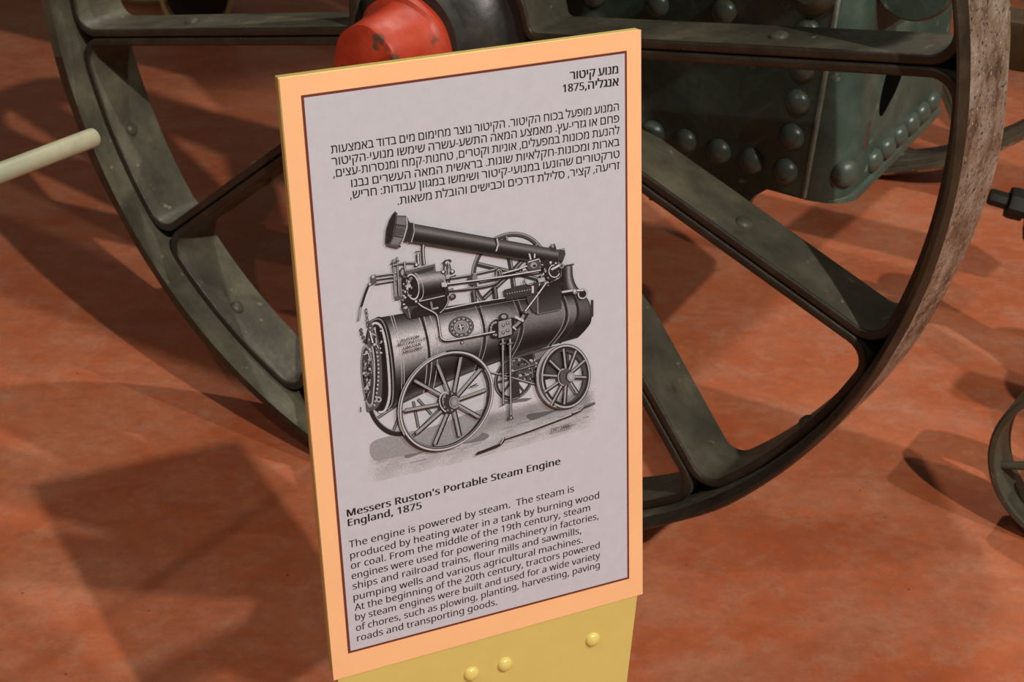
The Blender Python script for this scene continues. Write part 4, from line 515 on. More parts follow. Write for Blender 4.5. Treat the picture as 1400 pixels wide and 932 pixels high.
    (103, 413, [195, -161, 145, -159, 102, -151, 65, -138, 65, -84, 103, -100, 148, -109, 198, -112, 227, -109, 251, -100, 271, -85, 286, -65, 295, -40, 298, -11, 298, 3, 298, 10, 298, 17, 298, 27, 299, 36, 299, 43, 300, 48, 297, 48, 268, 17, 231, -1, 185, -7, 142, -1, 106, 15, 76, 42, 54, 79, 41, 125, 37, 179, 41, 233, 54, 278, 76, 316, 106, 344, 142, 361, 185, 367, 208, 365, 229, 361, 249, 353, 267, 343, 283, 329, 298, 312, 301, 312, 309, 360, 356, 360, 356, -6, 352, -53, 338, -92, 317, -122, 286, -144, 245, -157, 194, 42, 227, 45, 253, 55, 273, 71, 287, 94, 295, 126, 298, 165, 298, 179, 295, 224, 287, 259, 273, 285, 252, 303, 226, 313, 193, 317, 165, 313, 142, 301, 123, 281, 109, 254, 101, 220, 98, 179, 101, 138, 109, 104, 123, 77, 141, 57, 165, 46], [2, 5, 3, 4, 3, 5, 26, 74, 27, 28, 27, 74, 74, 73, 28, 29, 28, 73, 73, 72, 29, 30, 29, 72, 72, 71, 30, 71, 70, 30, 31, 30, 70, 70, 69, 31, 32, 31, 69, 75, 25, 76, 66, 35, 67, 8, 7, 0, 64, 37, 65, 36, 65, 37, 6, 1, 0, 0, 7, 6, 76, 25, 24, 24, 52, 76, 65, 36, 66, 35, 66, 36, 1, 6, 2, 5, 2, 6, 25, 75, 26, 74, 26, 75, 32, 69, 68, 33, 32, 68, 34, 33, 68, 68, 67, 34, 67, 35, 34, 63, 40, 39, 9, 51, 50, 50, 10, 9, 62, 41, 63, 40, 63, 41, 19, 18, 20, 20, 18, 46, 44, 43, 45, 47, 46, 13, 14, 13, 46, 15, 14, 46, 16, 15, 46, 17, 16, 46, 46, 18, 17, 59, 58, 46, 46, 45, 59, 60, 59, 45, 45, 43, 60, 10, 50, 49, 11, 10, 49, 49, 48, 11, 48, 47, 11, 12, 11, 47, 47, 13, 12, 54, 22, 21, 55, 54, 21, 56, 55, 21, 21, 20, 56, 57, 56, 20, 20, 46, 57, 46, 58, 57, 60, 43, 61, 62, 61, 43, 43, 42, 62, 41, 62, 42, 8, 0, 51, 51, 9, 8, 52, 24, 23, 53, 52, 23, 23, 22, 53, 22, 54, 53, 63, 39, 64, 39, 38, 64, 37, 64, 38]),
    (104, 415, [57, 0, 57, 510, 116, 510, 116, 361, 116, 343, 115, 326, 113, 310, 117, 310, 130, 327, 146, 341, 164, 352, 185, 360, 206, 364, 229, 366, 269, 363, 302, 352, 328, 335, 346, 310, 357, 276, 361, 234, 361, 0, 302, 0, 302, 230, 293, 278, 266, 307, 222, 317, 186, 313, 158, 302, 139, 283, 126, 257, 119, 225, 116, 186, 116, 0], [1, 0, 6, 6, 5, 1, 32, 31, 0, 6, 0, 31, 1, 5, 4, 4, 3, 1, 27, 9, 8, 28, 27, 7, 27, 8, 7, 6, 31, 30, 30, 29, 6, 29, 28, 6, 28, 7, 6, 1, 3, 2, 11, 10, 26, 26, 12, 11, 24, 14, 25, 13, 25, 14, 12, 26, 25, 25, 13, 12, 22, 21, 20, 20, 19, 22, 19, 18, 22, 23, 22, 18, 18, 17, 23, 17, 16, 23, 23, 16, 24, 16, 15, 24, 14, 24, 15, 9, 27, 26, 26, 10, 9]),
    (105, 173, [87, 420, 78, 421, 70, 424, 62, 429, 57, 436, 54, 446, 52, 457, 54, 469, 57, 479, 62, 486, 70, 491, 78, 494, 87, 495, 96, 494, 104, 491, 111, 486, 117, 479, 120, 469, 122, 457, 120, 446, 117, 436, 111, 429, 104, 424, 96, 421, 57, 0, 57, 360, 116, 360, 116, 0], [6, 5, 7, 3, 2, 4, 5, 4, 2, 2, 1, 5, 1, 0, 5, 11, 10, 7, 8, 7, 10, 10, 9, 8, 18, 17, 19, 20, 19, 21, 22, 21, 19, 23, 22, 19, 13, 12, 17, 14, 13, 17, 15, 14, 17, 17, 16, 15, 25, 24, 27, 27, 26, 25, 23, 19, 0, 5, 0, 19, 7, 5, 19, 19, 17, 7, 17, 12, 7, 11, 7, 12]),
    (107, 359, [57, 0, 57, 510, 116, 510, 116, 244, 115, 236, 115, 226, 115, 216, 114, 204, 114, 194, 113, 185, 116, 185, 119, 189, 123, 195, 128, 201, 133, 208, 138, 214, 144, 221, 149, 228, 154, 234, 158, 238, 273, 360, 343, 360, 197, 206, 353, 0, 281, 0, 156, 168, 116, 132, 116, 0], [6, 5, 7, 8, 7, 9, 0, 9, 7, 27, 26, 0, 9, 0, 26, 26, 10, 9, 7, 5, 4, 0, 7, 4, 1, 0, 4, 4, 3, 1, 3, 2, 1, 22, 25, 24, 24, 23, 22, 21, 20, 22, 19, 22, 20, 13, 12, 25, 14, 13, 25, 15, 14, 25, 16, 15, 25, 25, 22, 16, 17, 16, 22, 18, 17, 22, 22, 19, 18, 10, 26, 25, 11, 10, 25, 25, 12, 11]),
    (108, 173, [57, 0, 57, 510, 116, 510, 116, 0], [1, 0, 3, 3, 2, 1]),
    (109, 628, [57, 0, 57, 360, 105, 360, 113, 311, 117, 311, 129, 328, 144, 342, 162, 353, 182, 361, 202, 365, 223, 367, 273, 360, 310, 340, 333, 306, 336, 306, 350, 325, 366, 340, 386, 352, 407, 360, 429, 365, 452, 367, 489, 363, 520, 353, 543, 335, 560, 310, 570, 277, 574, 234, 574, 0, 515, 0, 515, 232, 507, 279, 483, 308, 442, 317, 410, 314, 385, 304, 367, 287, 355, 264, 347, 234, 345, 199, 345, 0, 286, 0, 286, 232, 278, 279, 253, 308, 212, 317, 180, 313, 155, 302, 137, 283, 125, 258, 118, 226, 116, 187, 116, 0], [51, 50, 0, 1, 0, 50, 2, 1, 3, 46, 6, 5, 47, 46, 4, 46, 5, 4, 1, 50, 49, 3, 1, 49, 49, 48, 3, 48, 47, 3, 47, 4, 3, 7, 45, 8, 9, 44, 10, 8, 45, 44, 44, 9, 8, 13, 12, 42, 43, 42, 12, 11, 43, 12, 10, 44, 43, 43, 11, 10, 6, 46, 45, 45, 7, 6, 18, 17, 33, 33, 19, 18, 33, 17, 34, 16, 34, 17, 14, 36, 35, 15, 14, 35, 35, 34, 15, 34, 16, 15, 32, 31, 21, 20, 32, 21, 27, 26, 29, 26, 25, 29, 27, 29, 28, 29, 25, 30, 25, 24, 30, 24, 23, 30, 31, 30, 23, 23, 22, 31, 21, 31, 22, 19, 33, 32, 32, 20, 19, 39, 38, 40, 41, 40, 38, 38, 37, 41, 37, 36, 41, 42, 41, 36, 13, 42, 36, 36, 14, 13]),
    (110, 415, [57, 0, 57, 360, 105, 360, 113, 311, 117, 311, 130, 328, 146, 342, 165, 353, 186, 361, 208, 365, 230, 367, 270, 363, 302, 353, 328, 335, 346, 310, 357, 277, 361, 234, 361, 0, 302, 0, 302, 230, 293, 278, 266, 307, 222, 317, 186, 313, 158, 302, 139, 283, 126, 258, 119, 226, 116, 187, 116, 0], [29, 28, 0, 1, 0, 28, 2, 1, 3, 6, 24, 23, 23, 7, 6, 24, 6, 5, 1, 28, 27, 3, 1, 27, 27, 26, 3, 26, 25, 3, 4, 3, 25, 25, 24, 4, 24, 5, 4, 9, 8, 22, 21, 11, 22, 11, 10, 22, 9, 22, 10, 19, 18, 17, 17, 16, 19, 16, 15, 19, 19, 15, 20, 15, 14, 20, 14, 13, 20, 21, 20, 13, 13, 12, 21, 11, 21, 12, 22, 8, 23, 7, 23, 8]),
    (111, 406, [202, -7, 172, -4, 143, 3, 117, 15, 94, 32, 75, 53, 58, 79, 46, 109, 39, 143, 37, 181, 42, 236, 57, 282, 82, 318, 116, 345, 156, 361, 204, 367, 236, 364, 264, 357, 290, 345, 314, 328, 333, 307, 349, 282, 361, 252, 368, 218, 370, 181, 365, 126, 350, 79, 325, 42, 291, 15, 250, -1, 203, 42, 237, 46, 263, 59, 283, 80, 298, 107, 306, 141, 309, 181, 306, 220, 298, 253, 283, 281, 263, 301, 236, 313, 203, 317, 169, 313, 143, 301, 123, 281, 109, 253, 101, 220, 98, 181, 101, 141, 109, 107, 123, 80, 143, 59, 170, 46], [5, 50, 6, 7, 6, 50, 50, 49, 7, 8, 7, 49, 49, 48, 8, 9, 8, 48, 48, 47, 9, 10, 9, 47, 2, 52, 3, 14, 44, 43, 0, 30, 1, 53, 1, 30, 1, 53, 2, 52, 2, 53, 44, 14, 13, 3, 52, 4, 52, 51, 4, 5, 4, 51, 50, 5, 51, 10, 47, 46, 11, 10, 46, 46, 45, 11, 12, 11, 45, 45, 44, 12, 44, 13, 12, 42, 41, 16, 15, 42, 16, 17, 40, 18, 28, 32, 29, 31, 29, 32, 40, 17, 41, 16, 41, 17, 26, 25, 34, 35, 34, 25, 25, 24, 35, 36, 35, 24, 24, 23, 36, 37, 36, 23, 23, 22, 37, 38, 37, 22, 22, 21, 38, 21, 20, 38, 32, 28, 27, 33, 32, 27, 27, 26, 33, 26, 34, 33, 38, 20, 39, 20, 19, 39, 40, 39, 19, 18, 40, 19, 29, 31, 0, 30, 0, 31, 42, 15, 43, 14, 43, 15]),
    (112, 413, [57, -161, 57, 360, 105, 360, 113, 311, 116, 311, 128, 326, 142, 339, 158, 351, 178, 360, 201, 365, 228, 367, 270, 362, 305, 346, 335, 320, 358, 284, 372, 238, 376, 181, 372, 124, 358, 78, 335, 41, 305, 14, 269, -1, 228, -7, 202, -5, 179, 0, 159, 9, 142, 20, 128, 32, 116, 46, 112, 46, 113, 37, 114, 28, 115, 17, 116, 6, 116, -4, 116, -13, 116, -161, 219, 42, 240, 44, 258, 50, 273, 60, 286, 74, 296, 90, 305, 110, 310, 132, 314, 155, 315, 181, 312, 220, 304, 253, 291, 280, 272, 301, 248, 313, 218, 317, 185, 314, 159, 303, 140, 286, 127, 262, 119, 231, 116, 192, 116, 181, 119, 140, 126, 106, 138, 78, 157, 58, 184, 46], [1, 0, 29, 32, 31, 0, 31, 30, 0, 29, 0, 30, 2, 1, 3, 36, 35, 0, 35, 34, 0, 32, 0, 34, 34, 33, 32, 1, 29, 59, 59, 58, 1, 7, 6, 54, 26, 63, 27, 5, 55, 54, 54, 6, 5, 27, 63, 28, 63, 62, 28, 29, 28, 62, 62, 61, 29, 61, 60, 29, 59, 29, 60, 1, 58, 57, 3, 1, 57, 57, 56, 3, 56, 55, 3, 4, 3, 55, 55, 5, 4, 22, 37, 23, 64, 23, 37, 9, 53, 52, 52, 10, 9, 21, 39, 38, 50, 11, 51, 21, 38, 22, 37, 22, 38, 10, 52, 51, 51, 11, 10, 17, 16, 45, 46, 45, 16, 19, 18, 42, 43, 42, 18, 18, 17, 43, 44, 43, 17, 17, 45, 44, 46, 16, 47, 16, 15, 47, 48, 47, 15, 15, 14, 48, 49, 48, 14, 14, 13, 49, 39, 21, 20, 40, 39, 20, 41, 40, 20, 20, 19, 41, 19, 42, 41, 49, 13, 50, 13, 12, 50, 11, 50, 12, 23, 64, 24, 25, 24, 64, 26, 25, 64, 63, 26, 64, 7, 54, 53, 8, 7, 53, 53, 9, 8]),
    (114, 277, [57, 0, 57, 360, 105, 360, 112, 294, 115, 294, 128, 313, 143, 330, 160, 345, 179, 357, 201, 364, 225, 367, 232, 367, 239, 366, 247, 366, 254, 365, 261, 364, 267, 363, 260, 308, 254, 310, 248, 311, 241, 312, 234, 312, 227, 313, 221, 313, 203, 311, 186, 306, 169, 298, 154, 286, 141, 272, 131, 256, 123, 236, 118, 215, 116, 192, 116, 0], [3, 2, 1, 33, 32, 0, 1, 0, 32, 32, 31, 1, 3, 1, 31, 26, 7, 6, 27, 26, 5, 26, 6, 5, 3, 31, 30, 30, 29, 3, 4, 3, 29, 29, 28, 4, 28, 27, 4, 27, 5, 4, 24, 23, 9, 10, 22, 11, 22, 10, 23, 9, 23, 10, 12, 20, 13, 17, 16, 18, 16, 15, 18, 18, 15, 19, 15, 14, 19, 20, 19, 14, 13, 20, 14, 20, 12, 21, 22, 21, 12, 11, 22, 12, 7, 26, 25, 8, 7, 25, 25, 24, 8, 24, 9, 8]),
    (115, 322, [148, -7, 124, -6, 102, -4, 83, -1, 66, 4, 50, 9, 35, 16, 35, 70, 50, 63, 68, 56, 87, 50, 107, 45, 128, 42, 149, 41, 176, 43, 198, 47, 214, 55, 225, 66, 232, 79, 234, 94, 234, 103, 231, 111, 227, 118, 221, 125, 212, 133, 200, 140, 186, 147, 168, 155, 146, 164, 124, 173, 104, 182, 86, 191, 71, 200, 58, 211, 48, 223, 40, 237, 36, 253, 34, 271, 38, 299, 51, 323, 72, 342, 99, 356, 132, 364, 169, 367, 191, 366, 211, 364, 231, 360, 249, 355, 267, 350, 284, 343, 264, 296, 248, 301, 233, 307, 216, 312, 200, 315, 183, 318, 165, 318, 143, 317, 124, 313, 110, 307, 99, 298, 93, 287, 91, 275, 92, 265, 95, 257, 99, 249, 107, 243, 116, 236, 129, 229, 144, 222, 162, 215, 183, 206, 205, 198, 225, 189, 242, 180, 257, 170, 269, 159, 279, 147, 286, 133, 290, 118, 291, 99, 287, 67, 274, 41, 253, 20, 224, 5, 189, -4], [7, 6, 8, 3, 10, 4, 9, 4, 10, 4, 9, 5, 6, 5, 9, 8, 6, 9, 36, 35, 63, 37, 36, 63, 63, 62, 37, 38, 37, 62, 62, 61, 38, 39, 38, 61, 0, 13, 12, 28, 70, 29, 70, 69, 29, 68, 29, 69, 42, 58, 57, 0, 12, 1, 2, 1, 12, 11, 2, 12, 29, 68, 30, 67, 30, 68, 41, 59, 58, 58, 42, 41, 2, 11, 3, 10, 3, 11, 30, 67, 31, 67, 66, 31, 32, 31, 66, 66, 65, 32, 33, 32, 65, 34, 33, 65, 65, 64, 34, 35, 34, 64, 63, 35, 64, 39, 61, 60, 40, 39, 60, 60, 59, 40, 59, 41, 40, 85, 15, 14, 43, 56, 55, 55, 44, 43, 25, 24, 73, 45, 54, 53, 15, 85, 84, 84, 16, 15, 25, 73, 26, 73, 72, 26, 27, 26, 72, 71, 27, 72, 44, 55, 54, 54, 45, 44, 51, 47, 52, 46, 52, 47, 48, 50, 49, 82, 81, 18, 19, 18, 81, 81, 80, 19, 20, 19, 80, 80, 79, 20, 21, 20, 79, 79, 78, 21, 78, 77, 21, 22, 21, 77, 77, 76, 22, 50, 48, 51, 47, 51, 48, 16, 84, 83, 17, 16, 83, 83, 82, 17, 82, 18, 17, 22, 76, 23, 76, 75, 23, 24, 23, 75, 75, 74, 24, 73, 24, 74, 52, 46, 53, 45, 53, 46, 85, 14, 0, 13, 0, 14, 27, 71, 28, 70, 28, 71, 56, 43, 57, 42, 57, 43]),
    (116, 242, [167, -7, 149, -6, 132, -2, 115, 3, 100, 11, 87, 22, 77, 37, 68, 55, 63, 78, 62, 105, 62, 314, 11, 314, 11, 343, 62, 366, 86, 443, 121, 443, 121, 360, 225, 360, 225, 314, 121, 314, 121, 106, 123, 86, 128, 70, 137, 57, 148, 49, 162, 43, 177, 42, 186, 42, 196, 43, 205, 44, 214, 46, 221, 47, 228, 49, 228, 4, 221, 1, 212, -1, 201, -4, 189, -5, 178, -6], [12, 11, 10, 12, 10, 13, 5, 22, 6, 7, 6, 22, 22, 21, 7, 8, 7, 21, 9, 8, 21, 21, 20, 9, 10, 9, 20, 20, 19, 10, 19, 16, 10, 13, 10, 16, 14, 13, 16, 16, 15, 14, 25, 1, 0, 26, 38, 37, 37, 27, 26, 38, 26, 0, 25, 0, 26, 35, 34, 29, 34, 30, 29, 33, 32, 31, 30, 34, 33, 33, 31, 30, 27, 37, 36, 28, 27, 36, 36, 35, 28, 35, 29, 28, 1, 25, 2, 25, 24, 2, 3, 2, 24, 24, 23, 3, 4, 3, 23, 5, 4, 23, 22, 5, 23, 16, 19, 18, 18, 17, 16]),
    (117, 415, [184, -7, 144, -3, 111, 7, 86, 25, 68, 49, 57, 83, 53, 124, 53, 360, 113, 360, 113, 128, 122, 81, 148, 52, 193, 42, 229, 46, 256, 57, 276, 76, 289, 102, 296, 134, 299, 173, 299, 360, 358, 360, 358, 0, 310, 0, 301, 48, 298, 48, 285, 31, 269, 17, 250, 6, 229, -1, 207, -5], [6, 5, 9, 7, 6, 9, 12, 0, 29, 29, 28, 12, 0, 12, 1, 11, 1, 12, 1, 11, 2, 3, 2, 11, 11, 10, 3, 4, 3, 10, 5, 4, 10, 9, 5, 10, 7, 9, 8, 13, 27, 26, 14, 13, 26, 26, 25, 14, 23, 22, 21, 18, 17, 21, 21, 20, 18, 19, 18, 20, 14, 25, 24, 15, 14, 24, 24, 23, 15, 16, 15, 23, 23, 21, 16, 21, 17, 16, 27, 13, 28, 12, 28, 13]),
    (118, 341, [136, 0, 0, 360, 63, 360, 140, 148, 143, 138, 147, 127, 151, 115, 155, 103, 159, 91, 162, 80, 165, 70, 167, 61, 169, 52, 171, 52, 173, 61, 176, 70, 179, 81, 182, 92, 186, 104, 190, 116, 194, 127, 198, 138, 201, 148, 278, 360, 341, 360, 204, 0], [5, 4, 0, 4, 3, 0, 1, 0, 3, 2, 1, 3, 12, 11, 0, 11, 10, 0, 10, 9, 0, 9, 8, 0, 8, 7, 0, 7, 6, 0, 5, 0, 6, 22, 25, 24, 24, 23, 22, 20, 19, 25, 21, 20, 25, 25, 22, 21, 14, 13, 25, 15, 14, 25, 16, 15, 25, 17, 16, 25, 18, 17, 25, 25, 19, 18, 12, 0, 25, 25, 13, 12]),
    (119, 528, [106, 1, 7, 361, 69, 361, 118, 169, 123, 149, 128, 130, 132, 110, 136, 92, 139, 75, 142, 61, 144, 61, 146, 69, 148, 79, 151, 89, 153, 101, 156, 112, 159, 125, 162, 136, 165, 148, 169, 158, 232, 361, 297, 361, 359, 158, 364, 142, 368, 126, 373, 108, 377, 91, 381, 76, 383, 62, 385, 62, 387, 74, 390, 90, 395, 108, 399, 128, 404, 148, 410, 169, 460, 361, 520, 361, 420, 1, 351, 1, 289, 203, 284, 222, 279, 240, 274, 258, 270, 274, 267, 288, 265, 299, 262, 299, 260, 288, 257, 274, 253, 258, 249, 240, 244, 221, 238, 203, 173, 1], [5, 4, 0, 4, 3, 0, 1, 0, 3, 2, 1, 3, 9, 8, 0, 8, 7, 0, 7, 6, 0, 5, 0, 6, 50, 49, 20, 17, 16, 53, 18, 17, 53, 19, 18, 53, 53, 52, 19, 9, 0, 54, 10, 9, 54, 11, 10, 54, 12, 11, 54, 54, 13, 12, 52, 51, 19, 24, 23, 40, 23, 22, 40, 41, 40, 22, 44, 43, 21, 45, 44, 21, 46, 45, 21, 35, 38, 37, 37, 36, 35, 33, 32, 38, 34, 33, 38, 38, 35, 34, 30, 29, 38, 31, 30, 38, 38, 32, 31, 38, 29, 39, 29, 28, 39, 28, 27, 39, 27, 26, 39, 26, 25, 39, 43, 42, 21, 24, 40, 25, 16, 15, 53, 20, 49, 48, 48, 47, 20, 47, 46, 20, 46, 21, 20, 50, 20, 19, 51, 50, 19, 41, 22, 42, 22, 21, 42, 39, 25, 40, 14, 13, 15, 54, 53, 15, 13, 54, 15]),
    (121, 343, [56, -161, 46, -161, 37, -160, 28, -160, 21, -158, 14, -157, 7, -156, 7, -109, 13, -110, 19, -111, 25, -111, 32, -112, 40, -113, 47, -113, 66, -111, 83, -105, 97, -95, 108, -82, 118, -67, 127, -49, 146, -1, 1, 360, 64, 360, 142, 155, 148, 137, 154, 120, 160, 104, 165, 88, 169, 72, 172, 57, 175, 57, 178, 69, 182, 84, 187, 101, 193, 119, 199, 137, 206, 156, 279, 360, 343, 360, 187, -50, 174, -81, 157, -108, 139, -131, 116, -148, 89, -158], [8, 7, 6, 9, 4, 10, 11, 3, 2, 3, 11, 4, 10, 4, 11, 4, 9, 5, 6, 5, 9, 8, 6, 9, 0, 13, 1, 15, 14, 44, 15, 44, 43, 43, 16, 15, 44, 14, 0, 13, 0, 14, 1, 13, 2, 13, 12, 2, 11, 2, 12, 28, 27, 20, 27, 26, 20, 26, 25, 20, 25, 24, 20, 32, 31, 39, 39, 31, 30, 37, 36, 38, 38, 36, 39, 36, 35, 39, 35, 34, 39, 34, 33, 39, 32, 39, 33, 18, 41, 40, 19, 18, 40, 40, 39, 19, 20, 19, 39, 39, 30, 20, 30, 29, 20, 28, 20, 29, 16, 43, 42, 17, 16, 42, 42, 41, 17, 41, 18, 17, 20, 24, 23, 22, 21, 23, 23, 21, 20]),
    (186, 403, [64, 0, 64, 480, 339, 480, 339, 0, 98, 34, 306, 34, 306, 445, 98, 445], [4, 7, 0, 1, 0, 7, 6, 5, 3, 3, 2, 6, 4, 0, 3, 3, 5, 4, 6, 2, 7, 1, 7, 2]),
    (1488, 486, [361, 0, 155, 306, 40, 475, 125, 475, 318, 188, 446, 0, 45, 0, 45, 127, 47, 165, 52, 199, 61, 229, 72, 256, 87, 279, 105, 299, 126, 316, 150, 329, 176, 339, 197, 285, 181, 278, 166, 268, 153, 256, 142, 241, 133, 224, 126, 205, 121, 183, 118, 159, 117, 132, 117, 0, 309, 148, 285, 200, 301, 208, 316, 218, 328, 230, 339, 245, 347, 262, 354, 281, 359, 302, 362, 326, 362, 353, 362, 475, 435, 475, 435, 358, 433, 321, 428, 288, 420, 258, 408, 231, 394, 208, 377, 188, 357, 172, 334, 158, 142, 325, 176, 275, 303, 210, 337, 160], [7, 6, 27, 27, 26, 7, 8, 7, 26, 26, 25, 8, 1, 20, 19, 18, 17, 1, 17, 16, 1, 15, 1, 16, 15, 3, 2, 15, 16, 3, 8, 25, 24, 9, 8, 24, 24, 23, 9, 10, 9, 23, 23, 22, 10, 11, 10, 22, 22, 21, 11, 12, 11, 21, 13, 12, 21, 21, 20, 13, 20, 1, 13, 1, 14, 13, 31, 4, 32, 29, 28, 4, 30, 29, 4, 4, 28, 49, 0, 5, 49, 32, 4, 48, 43, 42, 37, 38, 37, 42, 42, 41, 38, 39, 38, 41, 41, 40, 39, 49, 28, 0, 32, 48, 47, 33, 32, 47, 47, 46, 33, 46, 45, 33, 34, 33, 45, 45, 44, 34, 35, 34, 44, 44, 43, 35, 36, 35, 43, 43, 37, 36, 28, 29, 18, 17, 18, 29, 29, 30, 17, 16, 17, 30, 1, 19, 51, 18, 1, 51, 0, 28, 18, 14, 1, 50, 1, 15, 50, 4, 31, 52, 30, 4, 52, 3, 16, 30, 48, 4, 53, 4, 49, 53, 15, 2, 50, 0, 18, 51, 3, 30, 52, 49, 5, 53]),
    (1489, 435, [280, 0, 280, 309, 277, 342, 269, 368, 255, 387, 236, 399, 213, 406, 186, 408, 24, 408, 24, 475, 191, 475, 241, 471, 281, 459, 312, 439, 334, 410, 348, 371, 352, 323, 352, 0, 24, 0, 24, 67, 415, 67, 415, 0, 280, 67, 352, 67], [9, 8, 7, 6, 5, 11, 10, 6, 11, 6, 10, 7, 9, 7, 10, 21, 20, 17, 0, 17, 23, 2, 1, 16, 16, 15, 2, 19, 18, 0, 0, 22, 19, 2, 15, 3, 15, 14, 3, 4, 3, 14, 14, 13, 4, 13, 12, 4, 5, 4, 12, 11, 5, 12, 17, 20, 23, 16, 1, 23, 1, 22, 23, 22, 0, 23]),
    (1490, 278, [12, -8, 12, 69, 32, 77, 51, 87, 69, 97, 85, 110, 100, 123, 114, 137, 130, 158, 143, 179, 153, 202, 160, 226, 165, 250, 166, 274, 166, 357, 165, 374, 161, 387, 154, 397, 145, 403, 134, 407, 119, 408, 43, 408, 43, 475, 140, 475, 167, 472, 190, 464, 210, 450, 225, 429, 234, 401, 237, 366, 237, 144, 254, 0, 195, 0, 172, 132, 169, 132, 158, 113, 145, 96, 132, 80, 119, 65, 105, 52, 91, 40, 77, 29, 63, 19, 49, 11, 36, 4, 24, -3], [1, 0, 45, 45, 44, 1, 1, 44, 43, 2, 1, 43, 43, 42, 2, 19, 23, 20, 38, 37, 5, 6, 5, 37, 2, 42, 41, 3, 2, 41, 41, 40, 3, 4, 3, 40, 40, 39, 4, 39, 38, 4, 38, 5, 4, 22, 21, 20, 20, 23, 22, 31, 30, 32, 32, 30, 33, 34, 33, 9, 10, 9, 33, 33, 30, 10, 11, 10, 30, 12, 11, 30, 30, 29, 12, 13, 12, 29, 29, 14, 13, 14, 29, 15, 29, 28, 15, 16, 15, 28, 28, 27, 16, 17, 16, 27, 27, 26, 17, 26, 25, 17, 18, 17, 25, 25, 24, 18, 6, 37, 36, 7, 6, 36, 36, 35, 7, 8, 7, 35, 35, 34, 8, 34, 9, 8, 18, 24, 19, 23, 19, 24]),
    (1491, 419, [254, 0, 254, 436, 326, 436, 326, 0, 8, 408, 8, 475, 399, 475, 399, 408, 326, 408, 254, 408], [9, 1, 4, 5, 4, 1, 7, 6, 2, 2, 6, 1, 5, 1, 6, 7, 2, 8, 1, 9, 2, 0, 3, 8, 9, 0, 8, 8, 2, 9]),
    (1492, 523, [387, 0, 387, 309, 384, 342, 375, 368, 362, 387, 343, 399, 320, 406, 293, 408, 68, 408, 68, 475, 298, 475, 347, 471, 388, 459, 419, 439, 441, 410, 454, 371, 459, 323, 459, 0, 68, 0, 68, 284, 140, 284, 140, 0], [19, 18, 21, 6, 5, 11, 10, 7, 6, 6, 11, 10, 19, 21, 20, 9, 8, 7, 7, 10, 9, 1, 0, 17, 17, 16, 1, 2, 1, 16, 16, 15, 2, 3, 2, 15, 15, 14, 3, 4, 3, 14, 14, 13, 4, 13, 12, 4, 4, 12, 5, 11, 5, 12]),
    (1493, 209, [68, 0, 68, 475, 140, 475, 140, 0], [1, 0, 3, 3, 2, 1]),
    (1494, 241, [79, 0, 79, 280, 81, 304, 84, 325, 90, 344, 97, 359, 105, 373, 115, 384, 124, 393, 132, 400, 140, 406, 140, 408, 20, 408, 20, 475, 221, 475, 221, 414, 215, 410, 207, 403, 196, 395, 186, 385, 175, 372, 166, 356, 158, 338, 153, 315, 152, 289, 152, 0], [15, 14, 16, 19, 18, 11, 18, 17, 11, 17, 16, 11, 16, 14, 11, 1, 0, 25, 25, 24, 1, 2, 1, 24, 24, 23, 2, 3, 2, 23, 4, 3, 23, 23, 22, 4, 5, 4, 22, 6, 5, 22, 7, 6, 22, 22, 21, 7, 8, 7, 21, 9, 8, 21, 21, 20, 9, 10, 9, 20, 20, 19, 10, 19, 11, 10, 13, 12, 11, 11, 14, 13]),
    (1495, 539, [314, 475, 363, 471, 404, 459, 435, 439, 457, 410, 470, 371, 475, 323, 475, 0, 403, 0, 403, 309, 400, 342, 392, 368, 378, 387, 359, 399, 336, 406, 309, 408, 140, 408, 140, 0, 68, 0, 68, 475], [17, 16, 18, 19, 18, 16, 13, 1, 14, 0, 14, 1, 14, 0, 15, 16, 15, 0, 19, 16, 0, 9, 8, 7, 7, 6, 9, 10, 9, 6, 6, 5, 10, 11, 10, 5, 5, 4, 11, 11, 4, 12, 4, 3, 12, 3, 2, 12, 13, 12, 2, 1, 13, 2]),
